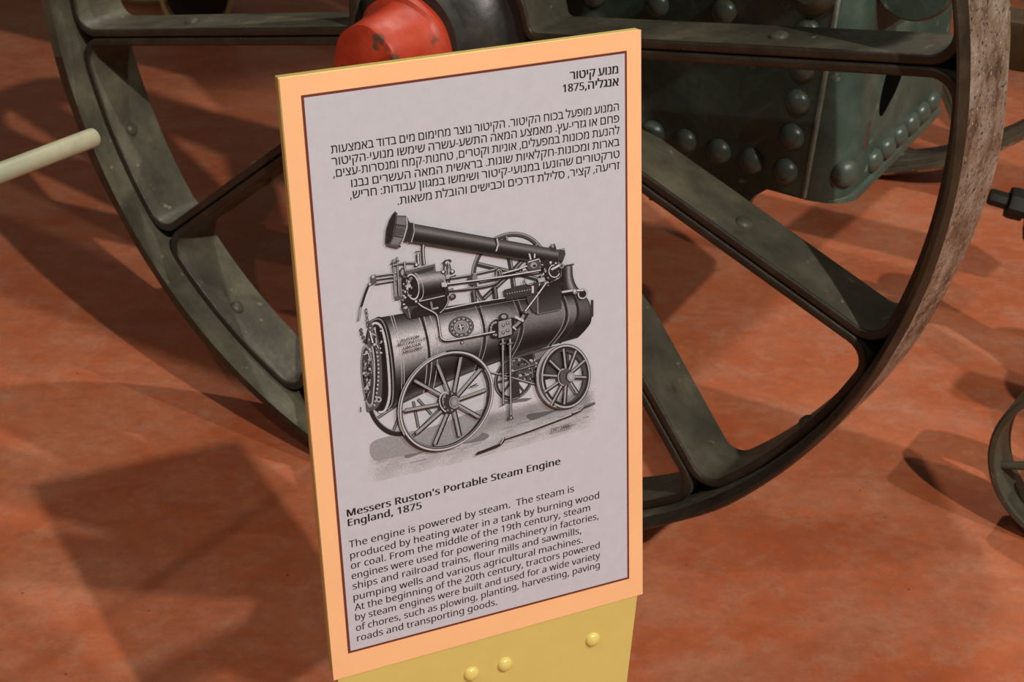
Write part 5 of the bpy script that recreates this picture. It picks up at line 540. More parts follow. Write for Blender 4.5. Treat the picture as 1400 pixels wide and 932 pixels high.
    (1496, 540, [277, -10, 245, -9, 215, -4, 187, 3, 162, 14, 139, 28, 119, 46, 102, 68, 87, 93, 75, 123, 67, 156, 62, 195, 60, 237, 60, 475, 132, 475, 132, 237, 134, 201, 139, 168, 148, 139, 160, 113, 176, 92, 196, 75, 219, 62, 247, 55, 278, 52, 310, 55, 337, 62, 361, 75, 380, 92, 396, 113, 409, 139, 417, 168, 422, 201, 424, 237, 424, 258, 424, 279, 423, 300, 422, 320, 419, 339, 415, 357, 409, 374, 402, 388, 393, 399, 381, 408, 366, 414, 348, 415, 334, 415, 319, 412, 302, 408, 286, 403, 270, 397, 256, 390, 256, 459, 267, 464, 281, 469, 297, 474, 315, 479, 335, 482, 356, 483, 387, 481, 413, 474, 435, 464, 452, 450, 467, 432, 478, 411, 486, 388, 492, 362, 496, 333, 498, 303, 500, 271, 500, 237, 497, 187, 488, 142, 473, 103, 452, 69, 427, 41, 396, 18, 360, 2, 321, -7], [12, 11, 15, 13, 12, 15, 3, 21, 4, 4, 21, 5, 21, 20, 5, 5, 20, 6, 7, 6, 20, 20, 19, 7, 8, 7, 19, 19, 18, 8, 9, 8, 18, 18, 17, 9, 10, 9, 17, 17, 16, 10, 11, 10, 16, 15, 11, 16, 13, 15, 14, 1, 23, 2, 22, 2, 23, 0, 24, 1, 23, 1, 24, 50, 52, 51, 48, 55, 54, 56, 47, 46, 46, 57, 56, 55, 48, 47, 47, 56, 55, 24, 0, 78, 78, 25, 24, 52, 50, 49, 53, 52, 49, 49, 48, 53, 48, 54, 53, 2, 22, 3, 21, 3, 22, 77, 27, 26, 43, 59, 44, 58, 45, 44, 44, 59, 58, 27, 77, 76, 59, 43, 60, 34, 33, 70, 70, 69, 34, 35, 34, 69, 69, 68, 35, 36, 35, 68, 37, 36, 68, 68, 67, 37, 27, 76, 75, 28, 27, 75, 75, 74, 28, 29, 28, 74, 74, 73, 29, 30, 29, 73, 73, 72, 30, 31, 30, 72, 72, 71, 31, 32, 31, 71, 71, 70, 32, 70, 33, 32, 37, 67, 38, 67, 66, 38, 39, 38, 66, 66, 65, 39, 40, 39, 65, 65, 64, 40, 41, 40, 64, 64, 63, 41, 63, 62, 41, 42, 41, 62, 62, 61, 42, 43, 42, 61, 60, 43, 61, 77, 26, 78, 25, 78, 26, 57, 46, 45, 45, 58, 57]),
    (1497, 188, [60, 171, 60, 475, 132, 475, 132, 243, 96, 171], [4, 3, 0, 1, 0, 3, 3, 2, 1]),
    (1498, 437, [306, -192, 306, 232, 304, 266, 299, 296, 291, 322, 280, 343, 267, 361, 251, 375, 233, 386, 213, 395, 192, 401, 169, 405, 145, 407, 120, 408, 12, 408, 12, 475, 130, 475, 164, 473, 197, 469, 229, 463, 258, 453, 284, 440, 308, 423, 329, 402, 347, 377, 362, 348, 372, 314, 379, 276, 381, 232, 381, -192], [15, 14, 13, 11, 17, 12, 16, 12, 17, 12, 16, 13, 15, 13, 16, 9, 19, 10, 18, 10, 19, 8, 20, 9, 19, 9, 20, 10, 18, 11, 17, 11, 18, 1, 0, 29, 29, 28, 1, 2, 1, 28, 28, 27, 2, 3, 2, 27, 27, 26, 3, 4, 3, 26, 26, 25, 4, 25, 24, 4, 5, 4, 24, 24, 23, 5, 5, 23, 6, 23, 22, 6, 7, 6, 22, 22, 21, 7, 8, 7, 21, 20, 8, 21]),
    (1499, 433, [24, 0, 24, 67, 178, 67, 222, 72, 258, 88, 285, 114, 303, 149, 315, 190, 318, 237, 314, 289, 301, 331, 278, 364, 247, 389, 207, 403, 158, 408, 24, 408, 24, 475, 166, 475, 201, 473, 234, 467, 264, 457, 291, 444, 314, 428, 335, 409, 353, 387, 367, 362, 379, 335, 387, 305, 391, 274, 393, 240, 390, 196, 382, 156, 368, 118, 350, 84, 326, 55, 296, 32, 262, 14, 223, 4, 178, 0], [17, 14, 18, 1, 0, 38, 38, 2, 1, 16, 15, 14, 14, 17, 16, 3, 37, 36, 36, 4, 3, 13, 12, 20, 19, 13, 20, 2, 38, 37, 37, 3, 2, 18, 14, 13, 13, 19, 18, 33, 32, 6, 32, 31, 6, 7, 6, 31, 31, 30, 7, 8, 7, 30, 30, 29, 8, 29, 28, 8, 9, 8, 28, 28, 27, 9, 27, 26, 9, 10, 9, 26, 26, 25, 10, 25, 24, 10, 4, 36, 35, 35, 34, 4, 5, 4, 34, 34, 33, 5, 33, 6, 5, 10, 24, 11, 24, 23, 11, 23, 22, 11, 12, 11, 22, 22, 21, 12, 20, 12, 21]),
    (1500, 409, [84, 475, 381, 475, 381, 420, 231, 0, 155, 0, 306, 408, 12, 408, 12, 609, 84, 609], [7, 6, 0, 0, 8, 7, 5, 2, 1, 2, 5, 3, 4, 3, 5, 0, 6, 5, 5, 1, 0]),
    (1501, 523, [56, 0, 56, 475, 298, 475, 347, 471, 388, 459, 419, 439, 441, 410, 454, 371, 459, 323, 459, 0, 128, 67, 387, 67, 387, 309, 384, 342, 375, 368, 362, 387, 343, 399, 320, 406, 293, 408, 128, 408], [1, 0, 10, 10, 19, 1, 16, 3, 17, 2, 17, 3, 17, 2, 18, 19, 18, 2, 1, 19, 2, 9, 8, 11, 12, 11, 8, 13, 12, 8, 8, 7, 13, 14, 13, 7, 7, 6, 14, 10, 0, 9, 9, 11, 10, 14, 6, 15, 6, 5, 15, 5, 4, 15, 16, 15, 4, 3, 16, 4]),
    (1502, 517, [281, 484, 316, 482, 347, 475, 374, 464, 398, 448, 418, 429, 433, 406, 444, 381, 451, 352, 453, 322, 453, 0, 245, 0, 245, 67, 381, 67, 381, 310, 378, 341, 370, 368, 356, 391, 336, 407, 309, 418, 276, 421, 250, 419, 226, 412, 206, 402, 188, 387, 173, 369, 162, 347, 152, 322, 145, 293, 140, 262, 112, 0, 40, 0, 76, 329, 44, 475, 116, 475, 130, 407, 132, 407, 140, 417, 147, 427, 156, 436, 165, 445, 175, 453, 186, 461, 199, 467, 212, 473, 227, 478, 243, 482, 261, 484], [33, 32, 35, 35, 34, 33, 31, 30, 29, 32, 31, 29, 29, 28, 32, 28, 27, 32, 22, 44, 43, 24, 23, 39, 40, 39, 23, 41, 40, 23, 42, 41, 23, 23, 22, 42, 22, 43, 42, 32, 27, 26, 35, 32, 26, 36, 35, 26, 26, 25, 36, 37, 36, 25, 25, 24, 37, 38, 37, 24, 24, 39, 38, 47, 21, 20, 21, 47, 46, 0, 19, 1, 18, 2, 19, 1, 19, 2, 19, 0, 20, 47, 20, 0, 10, 9, 13, 14, 13, 9, 15, 14, 9, 9, 8, 15, 8, 7, 15, 16, 15, 7, 7, 6, 16, 6, 5, 16, 10, 13, 11, 12, 11, 13, 16, 5, 17, 5, 4, 17, 18, 17, 4, 4, 3, 18, 2, 18, 3, 44, 22, 21, 45, 44, 21, 21, 46, 45]),
    (1503, 236, [99, -192, 99, 357, 98, 374, 94, 387, 88, 397, 79, 403, 67, 407, 53, 408, 16, 408, 16, 475, 74, 475, 100, 472, 124, 464, 144, 450, 159, 429, 169, 401, 172, 366, 172, -192], [9, 8, 7, 7, 6, 10, 9, 7, 10, 1, 0, 17, 17, 16, 1, 1, 16, 2, 16, 15, 2, 3, 2, 15, 15, 14, 3, 4, 3, 14, 14, 13, 4, 13, 12, 4, 5, 4, 12, 12, 11, 5, 6, 5, 11, 10, 6, 11]),
    (1504, 318, [24, 0, 24, 67, 182, 67, 182, 357, 181, 374, 177, 387, 170, 397, 161, 403, 150, 407, 136, 408, 51, 408, 51, 475, 156, 475, 183, 472, 206, 464, 227, 450, 242, 429, 251, 401, 254, 366, 254, 0], [11, 10, 9, 8, 12, 9, 11, 9, 12, 19, 18, 2, 3, 2, 18, 4, 3, 18, 18, 17, 4, 19, 2, 0, 1, 0, 2, 4, 17, 5, 17, 16, 5, 6, 5, 16, 16, 15, 6, 15, 14, 6, 7, 6, 14, 14, 13, 7, 8, 7, 13, 12, 8, 13]),
    (1505, 546, [285, -10, 254, -9, 225, -3, 196, 5, 170, 17, 147, 33, 126, 52, 108, 75, 92, 101, 80, 130, 71, 163, 65, 200, 63, 240, 64, 270, 67, 299, 71, 329, 76, 357, 82, 384, 87, 408, 28, 408, 28, 475, 281, 475, 328, 471, 369, 461, 405, 445, 436, 422, 461, 394, 481, 361, 495, 323, 503, 281, 506, 234, 504, 197, 499, 163, 490, 131, 478, 102, 464, 77, 446, 54, 425, 35, 402, 19, 377, 6, 348, -3, 318, -9, 281, 52, 306, 54, 329, 58, 349, 65, 366, 75, 382, 87, 395, 102, 407, 119, 416, 138, 423, 160, 428, 184, 430, 209, 431, 236, 429, 277, 423, 312, 411, 340, 396, 362, 377, 380, 355, 393, 329, 401, 300, 406, 269, 408, 160, 408, 156, 392, 152, 372, 146, 346, 142, 317, 139, 284, 138, 247, 142, 189, 153, 141, 171, 102, 198, 74, 235, 58], [11, 10, 71, 71, 70, 11, 12, 11, 70, 13, 12, 70, 70, 69, 13, 14, 13, 69, 69, 68, 14, 15, 14, 68, 20, 19, 18, 1, 75, 2, 0, 43, 42, 0, 42, 1, 75, 1, 42, 62, 21, 63, 2, 75, 3, 75, 74, 3, 4, 3, 74, 5, 4, 74, 73, 5, 74, 63, 21, 64, 5, 73, 6, 7, 6, 73, 8, 7, 73, 73, 72, 8, 9, 8, 72, 10, 9, 72, 71, 10, 72, 15, 68, 67, 16, 15, 67, 17, 16, 67, 67, 66, 17, 18, 17, 66, 66, 65, 18, 65, 64, 18, 20, 18, 64, 64, 21, 20, 44, 41, 40, 40, 45, 44, 60, 23, 61, 22, 61, 23, 45, 40, 39, 46, 45, 39, 39, 38, 46, 38, 47, 46, 59, 24, 60, 23, 60, 24, 33, 32, 51, 52, 51, 32, 32, 31, 52, 53, 52, 31, 31, 30, 53, 54, 53, 30, 30, 29, 54, 55, 54, 29, 29, 28, 55, 56, 55, 28, 28, 27, 56, 47, 38, 37, 37, 36, 47, 48, 47, 36, 36, 35, 48, 49, 48, 35, 35, 34, 49, 50, 49, 34, 34, 33, 50, 33, 51, 50, 56, 27, 57, 27, 26, 57, 58, 57, 26, 26, 25, 58, 59, 58, 25, 24, 59, 25, 43, 0, 41, 41, 44, 43, 61, 22, 62, 21, 62, 22]),
    (1506, 488, [20, 0, 20, 67, 165, 67, 196, 68, 224, 72, 250, 79, 273, 88, 294, 101, 312, 116, 328, 135, 342, 158, 353, 184, 362, 213, 369, 247, 374, 285, 391, 475, 464, 475, 446, 285, 443, 260, 439, 235, 435, 209, 428, 183, 420, 158, 409, 133, 396, 109, 380, 86, 360, 65, 338, 47, 312, 31, 282, 18, 248, 8, 209, 2, 165, 0, 153, 54, 55, 475, 128, 475, 224, 54, 150, 67, 220, 71], [3, 2, 33, 32, 33, 0, 1, 0, 33, 33, 2, 37, 37, 2, 35, 4, 36, 5, 6, 29, 28, 28, 7, 6, 36, 30, 29, 5, 36, 29, 29, 6, 5, 30, 36, 31, 3, 33, 36, 3, 36, 38, 17, 16, 15, 9, 25, 24, 10, 9, 24, 24, 23, 10, 11, 10, 23, 23, 22, 11, 22, 21, 11, 12, 11, 21, 21, 20, 12, 13, 12, 20, 20, 19, 13, 19, 18, 13, 14, 13, 18, 18, 17, 14, 17, 15, 14, 7, 28, 27, 8, 7, 27, 27, 26, 8, 26, 25, 8, 25, 9, 8, 2, 3, 35, 1, 33, 37, 35, 34, 37, 3, 38, 35, 36, 4, 38, 33, 32, 31, 31, 36, 33]),
    (1507, 468, [339, -192, 339, 237, 335, 289, 321, 331, 298, 364, 267, 389, 226, 403, 176, 408, 8, 408, 8, 475, 184, 475, 220, 473, 253, 467, 282, 457, 309, 444, 333, 428, 354, 409, 371, 387, 386, 362, 397, 335, 405, 305, 410, 274, 411, 240, 411, -192, 145, 171, 115, 173, 90, 179, 67, 190, 49, 205, 34, 222, 22, 244, 14, 268, 10, 295, 8, 324, 80, 475, 80, 330, 81, 311, 84, 294, 89, 279, 96, 266, 104, 256, 115, 248, 127, 243, 140, 239, 155, 238, 159, 238, 164, 238, 168, 239, 173, 239, 177, 239, 181, 240, 181, 173, 175, 173, 169, 172, 163, 172, 157, 171, 151, 171, 80, 408], [31, 30, 38, 38, 37, 31, 32, 31, 37, 37, 36, 32, 33, 32, 36, 36, 35, 33, 8, 33, 35, 9, 8, 34, 43, 42, 25, 25, 42, 26, 42, 41, 26, 24, 56, 44, 54, 46, 45, 44, 56, 55, 55, 54, 44, 54, 45, 44, 43, 25, 24, 24, 44, 43, 26, 41, 27, 41, 40, 27, 28, 27, 40, 40, 39, 28, 29, 28, 39, 30, 29, 39, 38, 30, 39, 51, 49, 52, 52, 49, 48, 5, 13, 6, 12, 6, 13, 6, 12, 11, 49, 51, 50, 6, 11, 7, 11, 10, 7, 1, 0, 23, 23, 22, 1, 22, 21, 1, 2, 1, 21, 21, 20, 2, 20, 19, 2, 3, 2, 19, 19, 18, 3, 18, 17, 3, 4, 3, 17, 17, 16, 4, 15, 4, 16, 4, 15, 5, 15, 14, 5, 13, 5, 14, 46, 54, 53, 53, 52, 46, 52, 48, 46, 48, 47, 46, 34, 8, 57, 7, 10, 34, 8, 35, 57, 7, 34, 57]),
    (1508, 484, [40, 0, 40, 67, 229, 67, 273, 72, 308, 88, 335, 114, 354, 149, 365, 190, 369, 237, 364, 289, 351, 331, 329, 364, 298, 389, 258, 403, 209, 408, 70, 408, 70, 475, 217, 475, 252, 473, 285, 467, 314, 457, 341, 444, 365, 428, 386, 409, 403, 387, 418, 362, 429, 335, 437, 305, 442, 274, 443, 240, 441, 196, 433, 156, 419, 118, 400, 84, 376, 55, 347, 32, 312, 14, 273, 4, 229, 0, 177, 187, 148, 189, 122, 195, 99, 206, 81, 221, 66, 239, 55, 260, 47, 284, 42, 311, 40, 340, 40, 475, 112, 475, 112, 346, 113, 327, 116, 310, 121, 295, 128, 282, 136, 272, 147, 264, 159, 259, 172, 255, 187, 254, 191, 254, 196, 254, 200, 255, 205, 255, 209, 255, 213, 256, 213, 189, 207, 189, 201, 188, 195, 188, 189, 187, 183, 187, 112, 408], [49, 48, 15, 46, 45, 54, 54, 53, 46, 47, 46, 53, 53, 52, 47, 48, 47, 52, 52, 51, 48, 15, 48, 51, 50, 16, 15, 49, 15, 16, 39, 72, 60, 39, 60, 59, 39, 59, 40, 59, 58, 40, 70, 62, 61, 64, 68, 65, 62, 70, 69, 69, 68, 62, 68, 64, 62, 64, 63, 62, 60, 72, 71, 71, 70, 60, 70, 61, 60, 40, 58, 41, 58, 57, 41, 42, 41, 57, 57, 56, 42, 43, 42, 56, 56, 55, 43, 44, 43, 55, 45, 44, 55, 54, 45, 55, 2, 38, 37, 13, 18, 14, 17, 14, 18, 4, 3, 36, 21, 20, 12, 36, 3, 37, 2, 37, 3, 12, 20, 13, 20, 19, 13, 18, 13, 19, 33, 32, 6, 32, 31, 6, 7, 6, 31, 31, 30, 7, 8, 7, 30, 30, 29, 8, 29, 28, 8, 9, 8, 28, 28, 27, 9, 27, 26, 9, 10, 9, 26, 26, 25, 10, 25, 24, 10, 4, 36, 35, 35, 34, 4, 5, 4, 34, 34, 33, 5, 33, 6, 5, 10, 24, 11, 24, 23, 11, 23, 22, 11, 12, 11, 22, 21, 12, 22, 1, 0, 38, 38, 2, 1, 65, 68, 67, 67, 66, 65, 15, 51, 73, 50, 15, 73, 14, 17, 50, 14, 50, 73]),
    (1509, 384, [109, -192, 109, 192, 4, 475, 80, 475, 181, 184, 181, -192, 158, 132, 152, 197, 220, 218, 230, 222, 240, 226, 249, 232, 256, 238, 263, 245, 269, 253, 274, 262, 279, 272, 282, 283, 285, 295, 288, 308, 289, 322, 304, 475, 376, 475, 363, 337, 362, 319, 360, 302, 357, 286, 354, 271, 350, 257, 346, 243, 340, 230, 332, 218, 324, 206, 313, 196, 301, 186, 287, 177, 271, 169, 252, 161, 230, 154, 174, 204, 181, 139], [3, 2, 1, 7, 6, 4, 5, 6, 0, 1, 0, 6, 6, 7, 1, 3, 1, 7, 37, 10, 9, 10, 37, 36, 11, 10, 36, 4, 6, 40, 8, 4, 38, 38, 37, 8, 37, 9, 8, 30, 29, 16, 29, 28, 16, 17, 16, 28, 28, 27, 17, 18, 17, 27, 27, 26, 18, 19, 18, 26, 26, 25, 19, 20, 19, 25, 25, 24, 20, 24, 23, 20, 21, 20, 23, 23, 22, 21, 11, 36, 35, 12, 11, 35, 35, 34, 12, 13, 12, 34, 34, 33, 13, 33, 32, 13, 14, 13, 32, 32, 31, 14, 15, 14, 31, 31, 30, 15, 30, 16, 15, 7, 4, 39, 4, 8, 39, 38, 4, 40, 3, 7, 39, 6, 5, 40]),
    (1510, 448, [345, 6, 25, 475, 110, 475, 288, 202, 386, 53, 20, 0, 20, 67, 369, 67, 386, 0, 282, 168, 258, 221, 271, 227, 282, 233, 292, 241, 302, 251, 310, 261, 317, 273, 323, 287, 327, 302, 331, 318, 334, 335, 335, 354, 336, 374, 336, 475, 408, 475, 408, 379, 407, 342, 402, 308, 393, 279, 382, 252, 368, 229, 350, 209, 330, 193, 308, 179, 303, 67, 272, 227, 304, 177], [2, 1, 10, 3, 33, 32, 13, 3, 32, 14, 13, 32, 10, 9, 3, 11, 10, 3, 3, 13, 12, 8, 4, 0, 4, 7, 0, 28, 27, 19, 20, 19, 27, 27, 26, 20, 21, 20, 26, 26, 25, 21, 22, 21, 25, 23, 22, 25, 25, 24, 23, 8, 0, 5, 6, 5, 0, 9, 10, 1, 14, 32, 31, 15, 14, 31, 31, 30, 15, 16, 15, 30, 30, 29, 16, 17, 16, 29, 29, 28, 17, 18, 17, 28, 28, 19, 18, 10, 11, 2, 6, 0, 34, 0, 7, 34, 3, 12, 35, 11, 3, 35, 33, 3, 36, 3, 9, 36, 9, 1, 34, 7, 9, 34, 2, 11, 35, 7, 4, 36, 9, 7, 36]),
    (1511, 505, [251, 0, 402, 408, 64, 408, 64, 475, 477, 475, 477, 420, 327, 0, 64, -193, 64, 290, 136, 290, 136, -193], [0, 6, 1, 1, 5, 4, 5, 1, 6, 8, 7, 10, 3, 2, 1, 1, 4, 3, 9, 8, 10]),
    (1512, 435, [298, 0, 298, 309, 296, 342, 287, 368, 273, 387, 255, 399, 232, 406, 204, 408, 12, 408, 12, 475, 209, 475, 259, 471, 300, 459, 331, 439, 353, 410, 366, 371, 370, 323, 370, 0], [9, 8, 7, 7, 10, 9, 6, 5, 11, 10, 7, 6, 6, 11, 10, 1, 0, 17, 17, 16, 1, 2, 1, 16, 16, 15, 2, 2, 15, 3, 15, 14, 3, 4, 3, 14, 14, 13, 4, 13, 12, 4, 5, 4, 12, 11, 5, 12]),
    (1513, 564, [74, 0, 32, 475, 104, 475, 140, 67, 241, 67, 268, 68, 293, 72, 317, 79, 340, 89, 361, 102, 381, 118, 398, 137, 413, 160, 426, 186, 437, 215, 445, 248, 450, 285, 468, 475, 540, 475, 522, 285, 519, 264, 515, 241, 510, 216, 503, 191, 494, 166, 483, 140, 469, 116, 453, 93, 433, 71, 411, 51, 385, 34, 355, 19, 322, 9, 284, 2, 241, 0, 119, 162, 114, 227, 181, 248, 195, 253, 208, 260, 218, 268, 227, 277, 235, 289, 241, 302, 245, 316, 249, 333, 251, 352, 262, 475, 334, 475, 325, 366, 322, 345, 320, 324, 316, 305, 312, 287, 306, 270, 298, 254, 288, 240, 275, 226, 259, 214, 241, 203, 218, 193, 192, 184, 126, 231, 131, 166], [3, 35, 0, 35, 36, 0, 1, 0, 36, 2, 1, 36, 3, 0, 34, 61, 60, 37, 60, 38, 37, 5, 33, 6, 54, 53, 43, 44, 43, 53, 33, 5, 34, 5, 4, 34, 3, 34, 4, 38, 60, 59, 39, 38, 59, 59, 58, 39, 40, 39, 58, 58, 57, 40, 41, 40, 57, 57, 56, 41, 42, 41, 56, 56, 55, 42, 55, 54, 42, 54, 43, 42, 8, 31, 30, 9, 8, 30, 30, 29, 9, 10, 9, 29, 7, 32, 31, 31, 8, 7, 25, 24, 13, 14, 13, 24, 24, 23, 14, 23, 22, 14, 15, 14, 22, 22, 21, 15, 21, 20, 15, 16, 15, 20, 20, 19, 16, 17, 16, 19, 19, 18, 17, 10, 29, 28, 11, 10, 28, 28, 27, 11, 27, 26, 11, 12, 11, 26, 26, 25, 12, 25, 13, 12, 6, 33, 32, 32, 7, 6, 44, 53, 52, 45, 44, 52, 52, 51, 45, 51, 50, 45, 46, 45, 50, 50, 49, 46, 47, 46, 49, 49, 48, 47, 61, 37, 62, 63, 62, 36, 2, 36, 62, 62, 63, 61, 35, 3, 63, 36, 35, 63]),
    (1514, 535, [399, 0, 399, 309, 396, 342, 388, 368, 374, 387, 355, 399, 332, 406, 305, 408, 31, 408, 31, 475, 310, 475, 359, 471, 400, 459, 431, 439, 453, 410, 466, 371, 471, 323, 471, 0, 28, 0, 28, 67, 65, 67, 78, 69, 89, 75, 98, 85, 104, 99, 108, 118, 109, 140, 109, 439, 181, 439, 181, 144, 178, 100, 169, 64, 153, 36, 130, 16, 100, 4, 61, 0, 109, 408, 181, 408], [20, 35, 21, 19, 18, 35, 35, 20, 19, 31, 30, 24, 25, 24, 30, 21, 35, 34, 22, 21, 34, 34, 33, 22, 33, 32, 22, 23, 22, 32, 32, 31, 23, 31, 24, 23, 9, 8, 27, 7, 10, 28, 6, 5, 11, 10, 7, 6, 6, 11, 10, 1, 0, 17, 17, 16, 1, 2, 1, 16, 16, 15, 2, 2, 15, 3, 15, 14, 3, 4, 3, 14, 14, 13, 4, 13, 12, 4, 5, 4, 12, 11, 5, 12, 25, 30, 29, 26, 25, 29, 9, 27, 28, 28, 10, 9, 37, 36, 29, 36, 37, 28, 26, 29, 36, 27, 8, 36, 28, 27, 36, 7, 28, 37]),
]
GL = {chr(c): (adv / 1000, [(V[k] / 1000, V[k + 1] / 1000) for k in range(0, len(V), 2)], [tuple(T[k:k + 3]) for k in range(0, len(T), 3)]) for c, adv, V, T in LETTERS}
def text_mesh(s, bold):
    V = []; T = []
    for w_, dx in enumerate((0, .016, .032, .044) if bold else (0, .007, .014)):
        x = dx
        for ch in s:
            adv, gv, gt = GL[ch]; n = len(V)
            V += [(px + x, py, w_) for px, py in gv]; T += [(a + n, b + n, c + n) for a, b, c in gt]; x += adv + (.010 if bold else 0)
    return V, T
def lines_to_object(name, lines, height, z, parent=None, bold=False, material=None):
    """lines: (text, left grid point, right grid point) of the baseline; height: metres per font unit"""
    vv = []; ff = []
    for (s, a, b) in lines:
        V, Fc = text_mesh(s, bold); x0 = min(q[0] for q in V); x1 = max(q[0] for q in V)
        (u0, v0), (u1, v1) = uv(*a), uv(*b); n = len(vv)
        for q in V:
            t = (q[0] - x0) / (x1 - x0); vv.append(sl(u0 + (u1 - u0) * t, v0 + (v1 - v0) * t - q[1] * height, z + q[2] * 3e-6))
        ff += [tuple(i + n for i in fc) for fc in Fc]
    return mesh_obj(name, vv, ff, material or M_ink, parent or sheet)
R_ = lambda s: s[::-1]
Zt = Zc + .00022
lines_to_object('hebrew_heading', [(R_('מנוע קיטור'), (779.4, 109), (845.7, 100.3)), ('1875' + R_('אנגליה,'), (769.8, 126.4), (846.4, 117.0))], .0132, Zt, bold=True)
lines_to_object('hebrew_paragraph', [
    (R_('המנוע מופעל בכוח הקיטור. הקיטור נוצר מחימום מים בדוד באמצעות'), (453, 210), (846.4, 151)),
    (R_('פחם או גזרי-עץ. מאמצע המאה התשע-עשרה שימשו מנועי-הקיטור'), (454, 226.6), (847, 167)),
    (R_('להנעת מכונות במפעלים, אוניות וקטרים, טחנות-קמח ומנסרות-עצים,'), (456, 242.6), (847.4, 183)),
    (R_('בארות ומכונות-חקלאיות שונות. בראשית המאה העשרים נבנו'), (480.7, 256), (847.4, 199)),
    (R_('טרקטורים שהונעו במנועי-קיטור ושימשו במגוון עבודות: חריש,'), (479, 272), (847.4, 215.3)),
    (R_('זריעה, קציר, סלילת דרכים וכבישים והובלת משאות.'), (544, 280), (847.4, 231))], .0128, Zt)
lines_to_object('english_heading', [("Messers Ruston's Portable Steam Engine", (474.5, 706.4), (766.4, 634.6)), ('England, 1875', (475.8, 719.4), (577, 695))], .0137, Zt, bold=True)
lines_to_object('english_paragraph', [
    ('The engine is powered by steam.  The steam is', (477.5, 749), (785, 672)),
    ('produced by heating water in a tank by burning wood', (479, 764), (819.3, 681)),
    ('or coal. From the middle of the 19th century, steam', (480, 778), (807, 698)),
    ('engines were used for powering machinery in factories,', (481, 792), (818.5, 709.5)),
    ('ships and railroad trains, flour mills and sawmills,', (482.5, 806), (795, 729)),
    ('pumping wells and various agricultural machines.', (483.5, 821), (797, 742)),
    ('At the beginning of the 20th century, tractors powered', (485, 835), (820, 749)),
    ('by steam engines were built and used for a wide variety', (486, 848.5), (820.6, 763)),
    ('of chores, such as plowing, planting, harvesting, paving', (487, 862.7), (820, 776)),
    ('roads and transporting goods.', (488.5, 876.8), (680, 826.5))], .0137, Zt)

# ---- engraving of the engine: flat print built up of inked shapes
def smooth(P, n=5, closed=False):
    P = [Vector(p) for p in P]; m = len(P); out = []
    for i in range(m if closed else m - 1):
        p0 = P[i - 1] if (closed or i) else P[0]; p1 = P[i]; p2 = P[(i + 1) % m]; p3 = P[(i + 2) % m] if (closed or i < m - 2) else P[-1]
        for k in range(n):
            t = k / n; out.append(.5 * ((2 * p1) + (p2 - p0) * t + (2 * p0 - 5 * p1 + 4 * p2 - p3) * t * t + (3 * p1 - p0 - 3 * p2 + p3) * t ** 3))
    return out if closed else out + [P[-1]]
class Ink:
    def __init__(s): s.v = []; s.f = []; s.c = []; s.z = 0
    def up(s): s.z += 1
    def add(s, pts, g, faces):
        n = len(s.v); z = Zt + s.z * 5e-6
        for i, p in enumerate(pts):
            u, q = uv(*p); s.v.append(sl(u, q, z)); s.c.append(g[i] if isinstance(g, (list, tuple)) else g)
        s.f += [tuple(i + n for i in fc) for fc in faces]
    def blob(s, pts, g): s.poly([tuple(p) for p in smooth(pts, 4, True)], g)
    def poly(s, pts, g): s.add(pts, g, [tuple(range(len(pts)))]); s.up()
    def line(s, pts, w, g, w2=None):
        P = smooth(pts) if 4 <= len(pts) <= 12 else [Vector(p) for p in pts]; L = []
        for i, p in enumerate(P):
            a = P[max(i - 1, 0)]; b = P[min(i + 1, len(P) - 1)]; d = (b - a).normalized(); nn = Vector((-d.y, d.x))
            ww = w if w2 is None else w + (w2 - w) * i / (len(P) - 1); L += [tuple(p + nn * ww / 2), tuple(p - nn * ww / 2)]
        s.add(L, g, [(2 * i, 2 * i + 1, 2 * i + 3, 2 * i + 2) for i in range(len(P) - 1)]); s.up()
    def rod(s, pts, w, dark=.1, light=.75):
        s.line(pts, w, dark); s.line([(x, y - w * .18) for x, y in pts], w * .45, light)
    def grid(s, fn, ns, nt, gray):
        pts = []; g = []
        for i in range(ns + 1):
            for j in range(nt + 1): pts.append(fn(i / ns, j / nt)); g.append(gray(i / ns, j / nt))
        s.add(pts, g, [(i * (nt + 1) + j, (i + 1) * (nt + 1) + j, (i + 1) * (nt + 1) + j + 1, i * (nt + 1) + j + 1) for i in range(ns) for j in range(nt)]); s.up()
    def disc(s, c, rx, ry, g, rot=0, n=28, g2=None):
        a = math.radians(rot); pts = [c] + [(c[0] + rx * math.cos(t) * math.cos(a) - ry * math.sin(t) * math.sin(a), c[1] + rx * math.cos(t) * math.sin(a) + ry * math.sin(t) * math.cos(a)) for t in [2 * PI * k / n for k in range(n)]]
        s.add(pts, [g2 if g2 is not None else g] + [g] * n, [(0, k + 1, (k + 1) % n + 1) for k in range(n)]); s.up()
    def ring(s, c, e1, e2, k0, k1, g, n=56, t0=0., t1=360.):
        n2 = n; pts = []
        for i in range(n2 + 1):
            t = math.radians(t0 + (t1 - t0) * i / n2)
            for k in (k0, k1): pts.append((c[0] + k * (e1[0] * math.cos(t) + e2[0] * math.sin(t)), c[1] + k * (e1[1] * math.cos(t) + e2[1] * math.sin(t))))
        s.add(pts, g, [(2 * i, 2 * i + 1, 2 * i + 3, 2 * i + 2) for i in range(n2)]); s.up()
def prof(stops):
    def fn(t):
        for (a, x), (b, y) in zip(stops, stops[1:]):
            if t <= b: return x + (y - x) * (t - a) / max(b - a, 1e-6)
        return stops[-1][1]
    return fn
PAPER = .80
K = Ink(); rnd = random.Random(3)
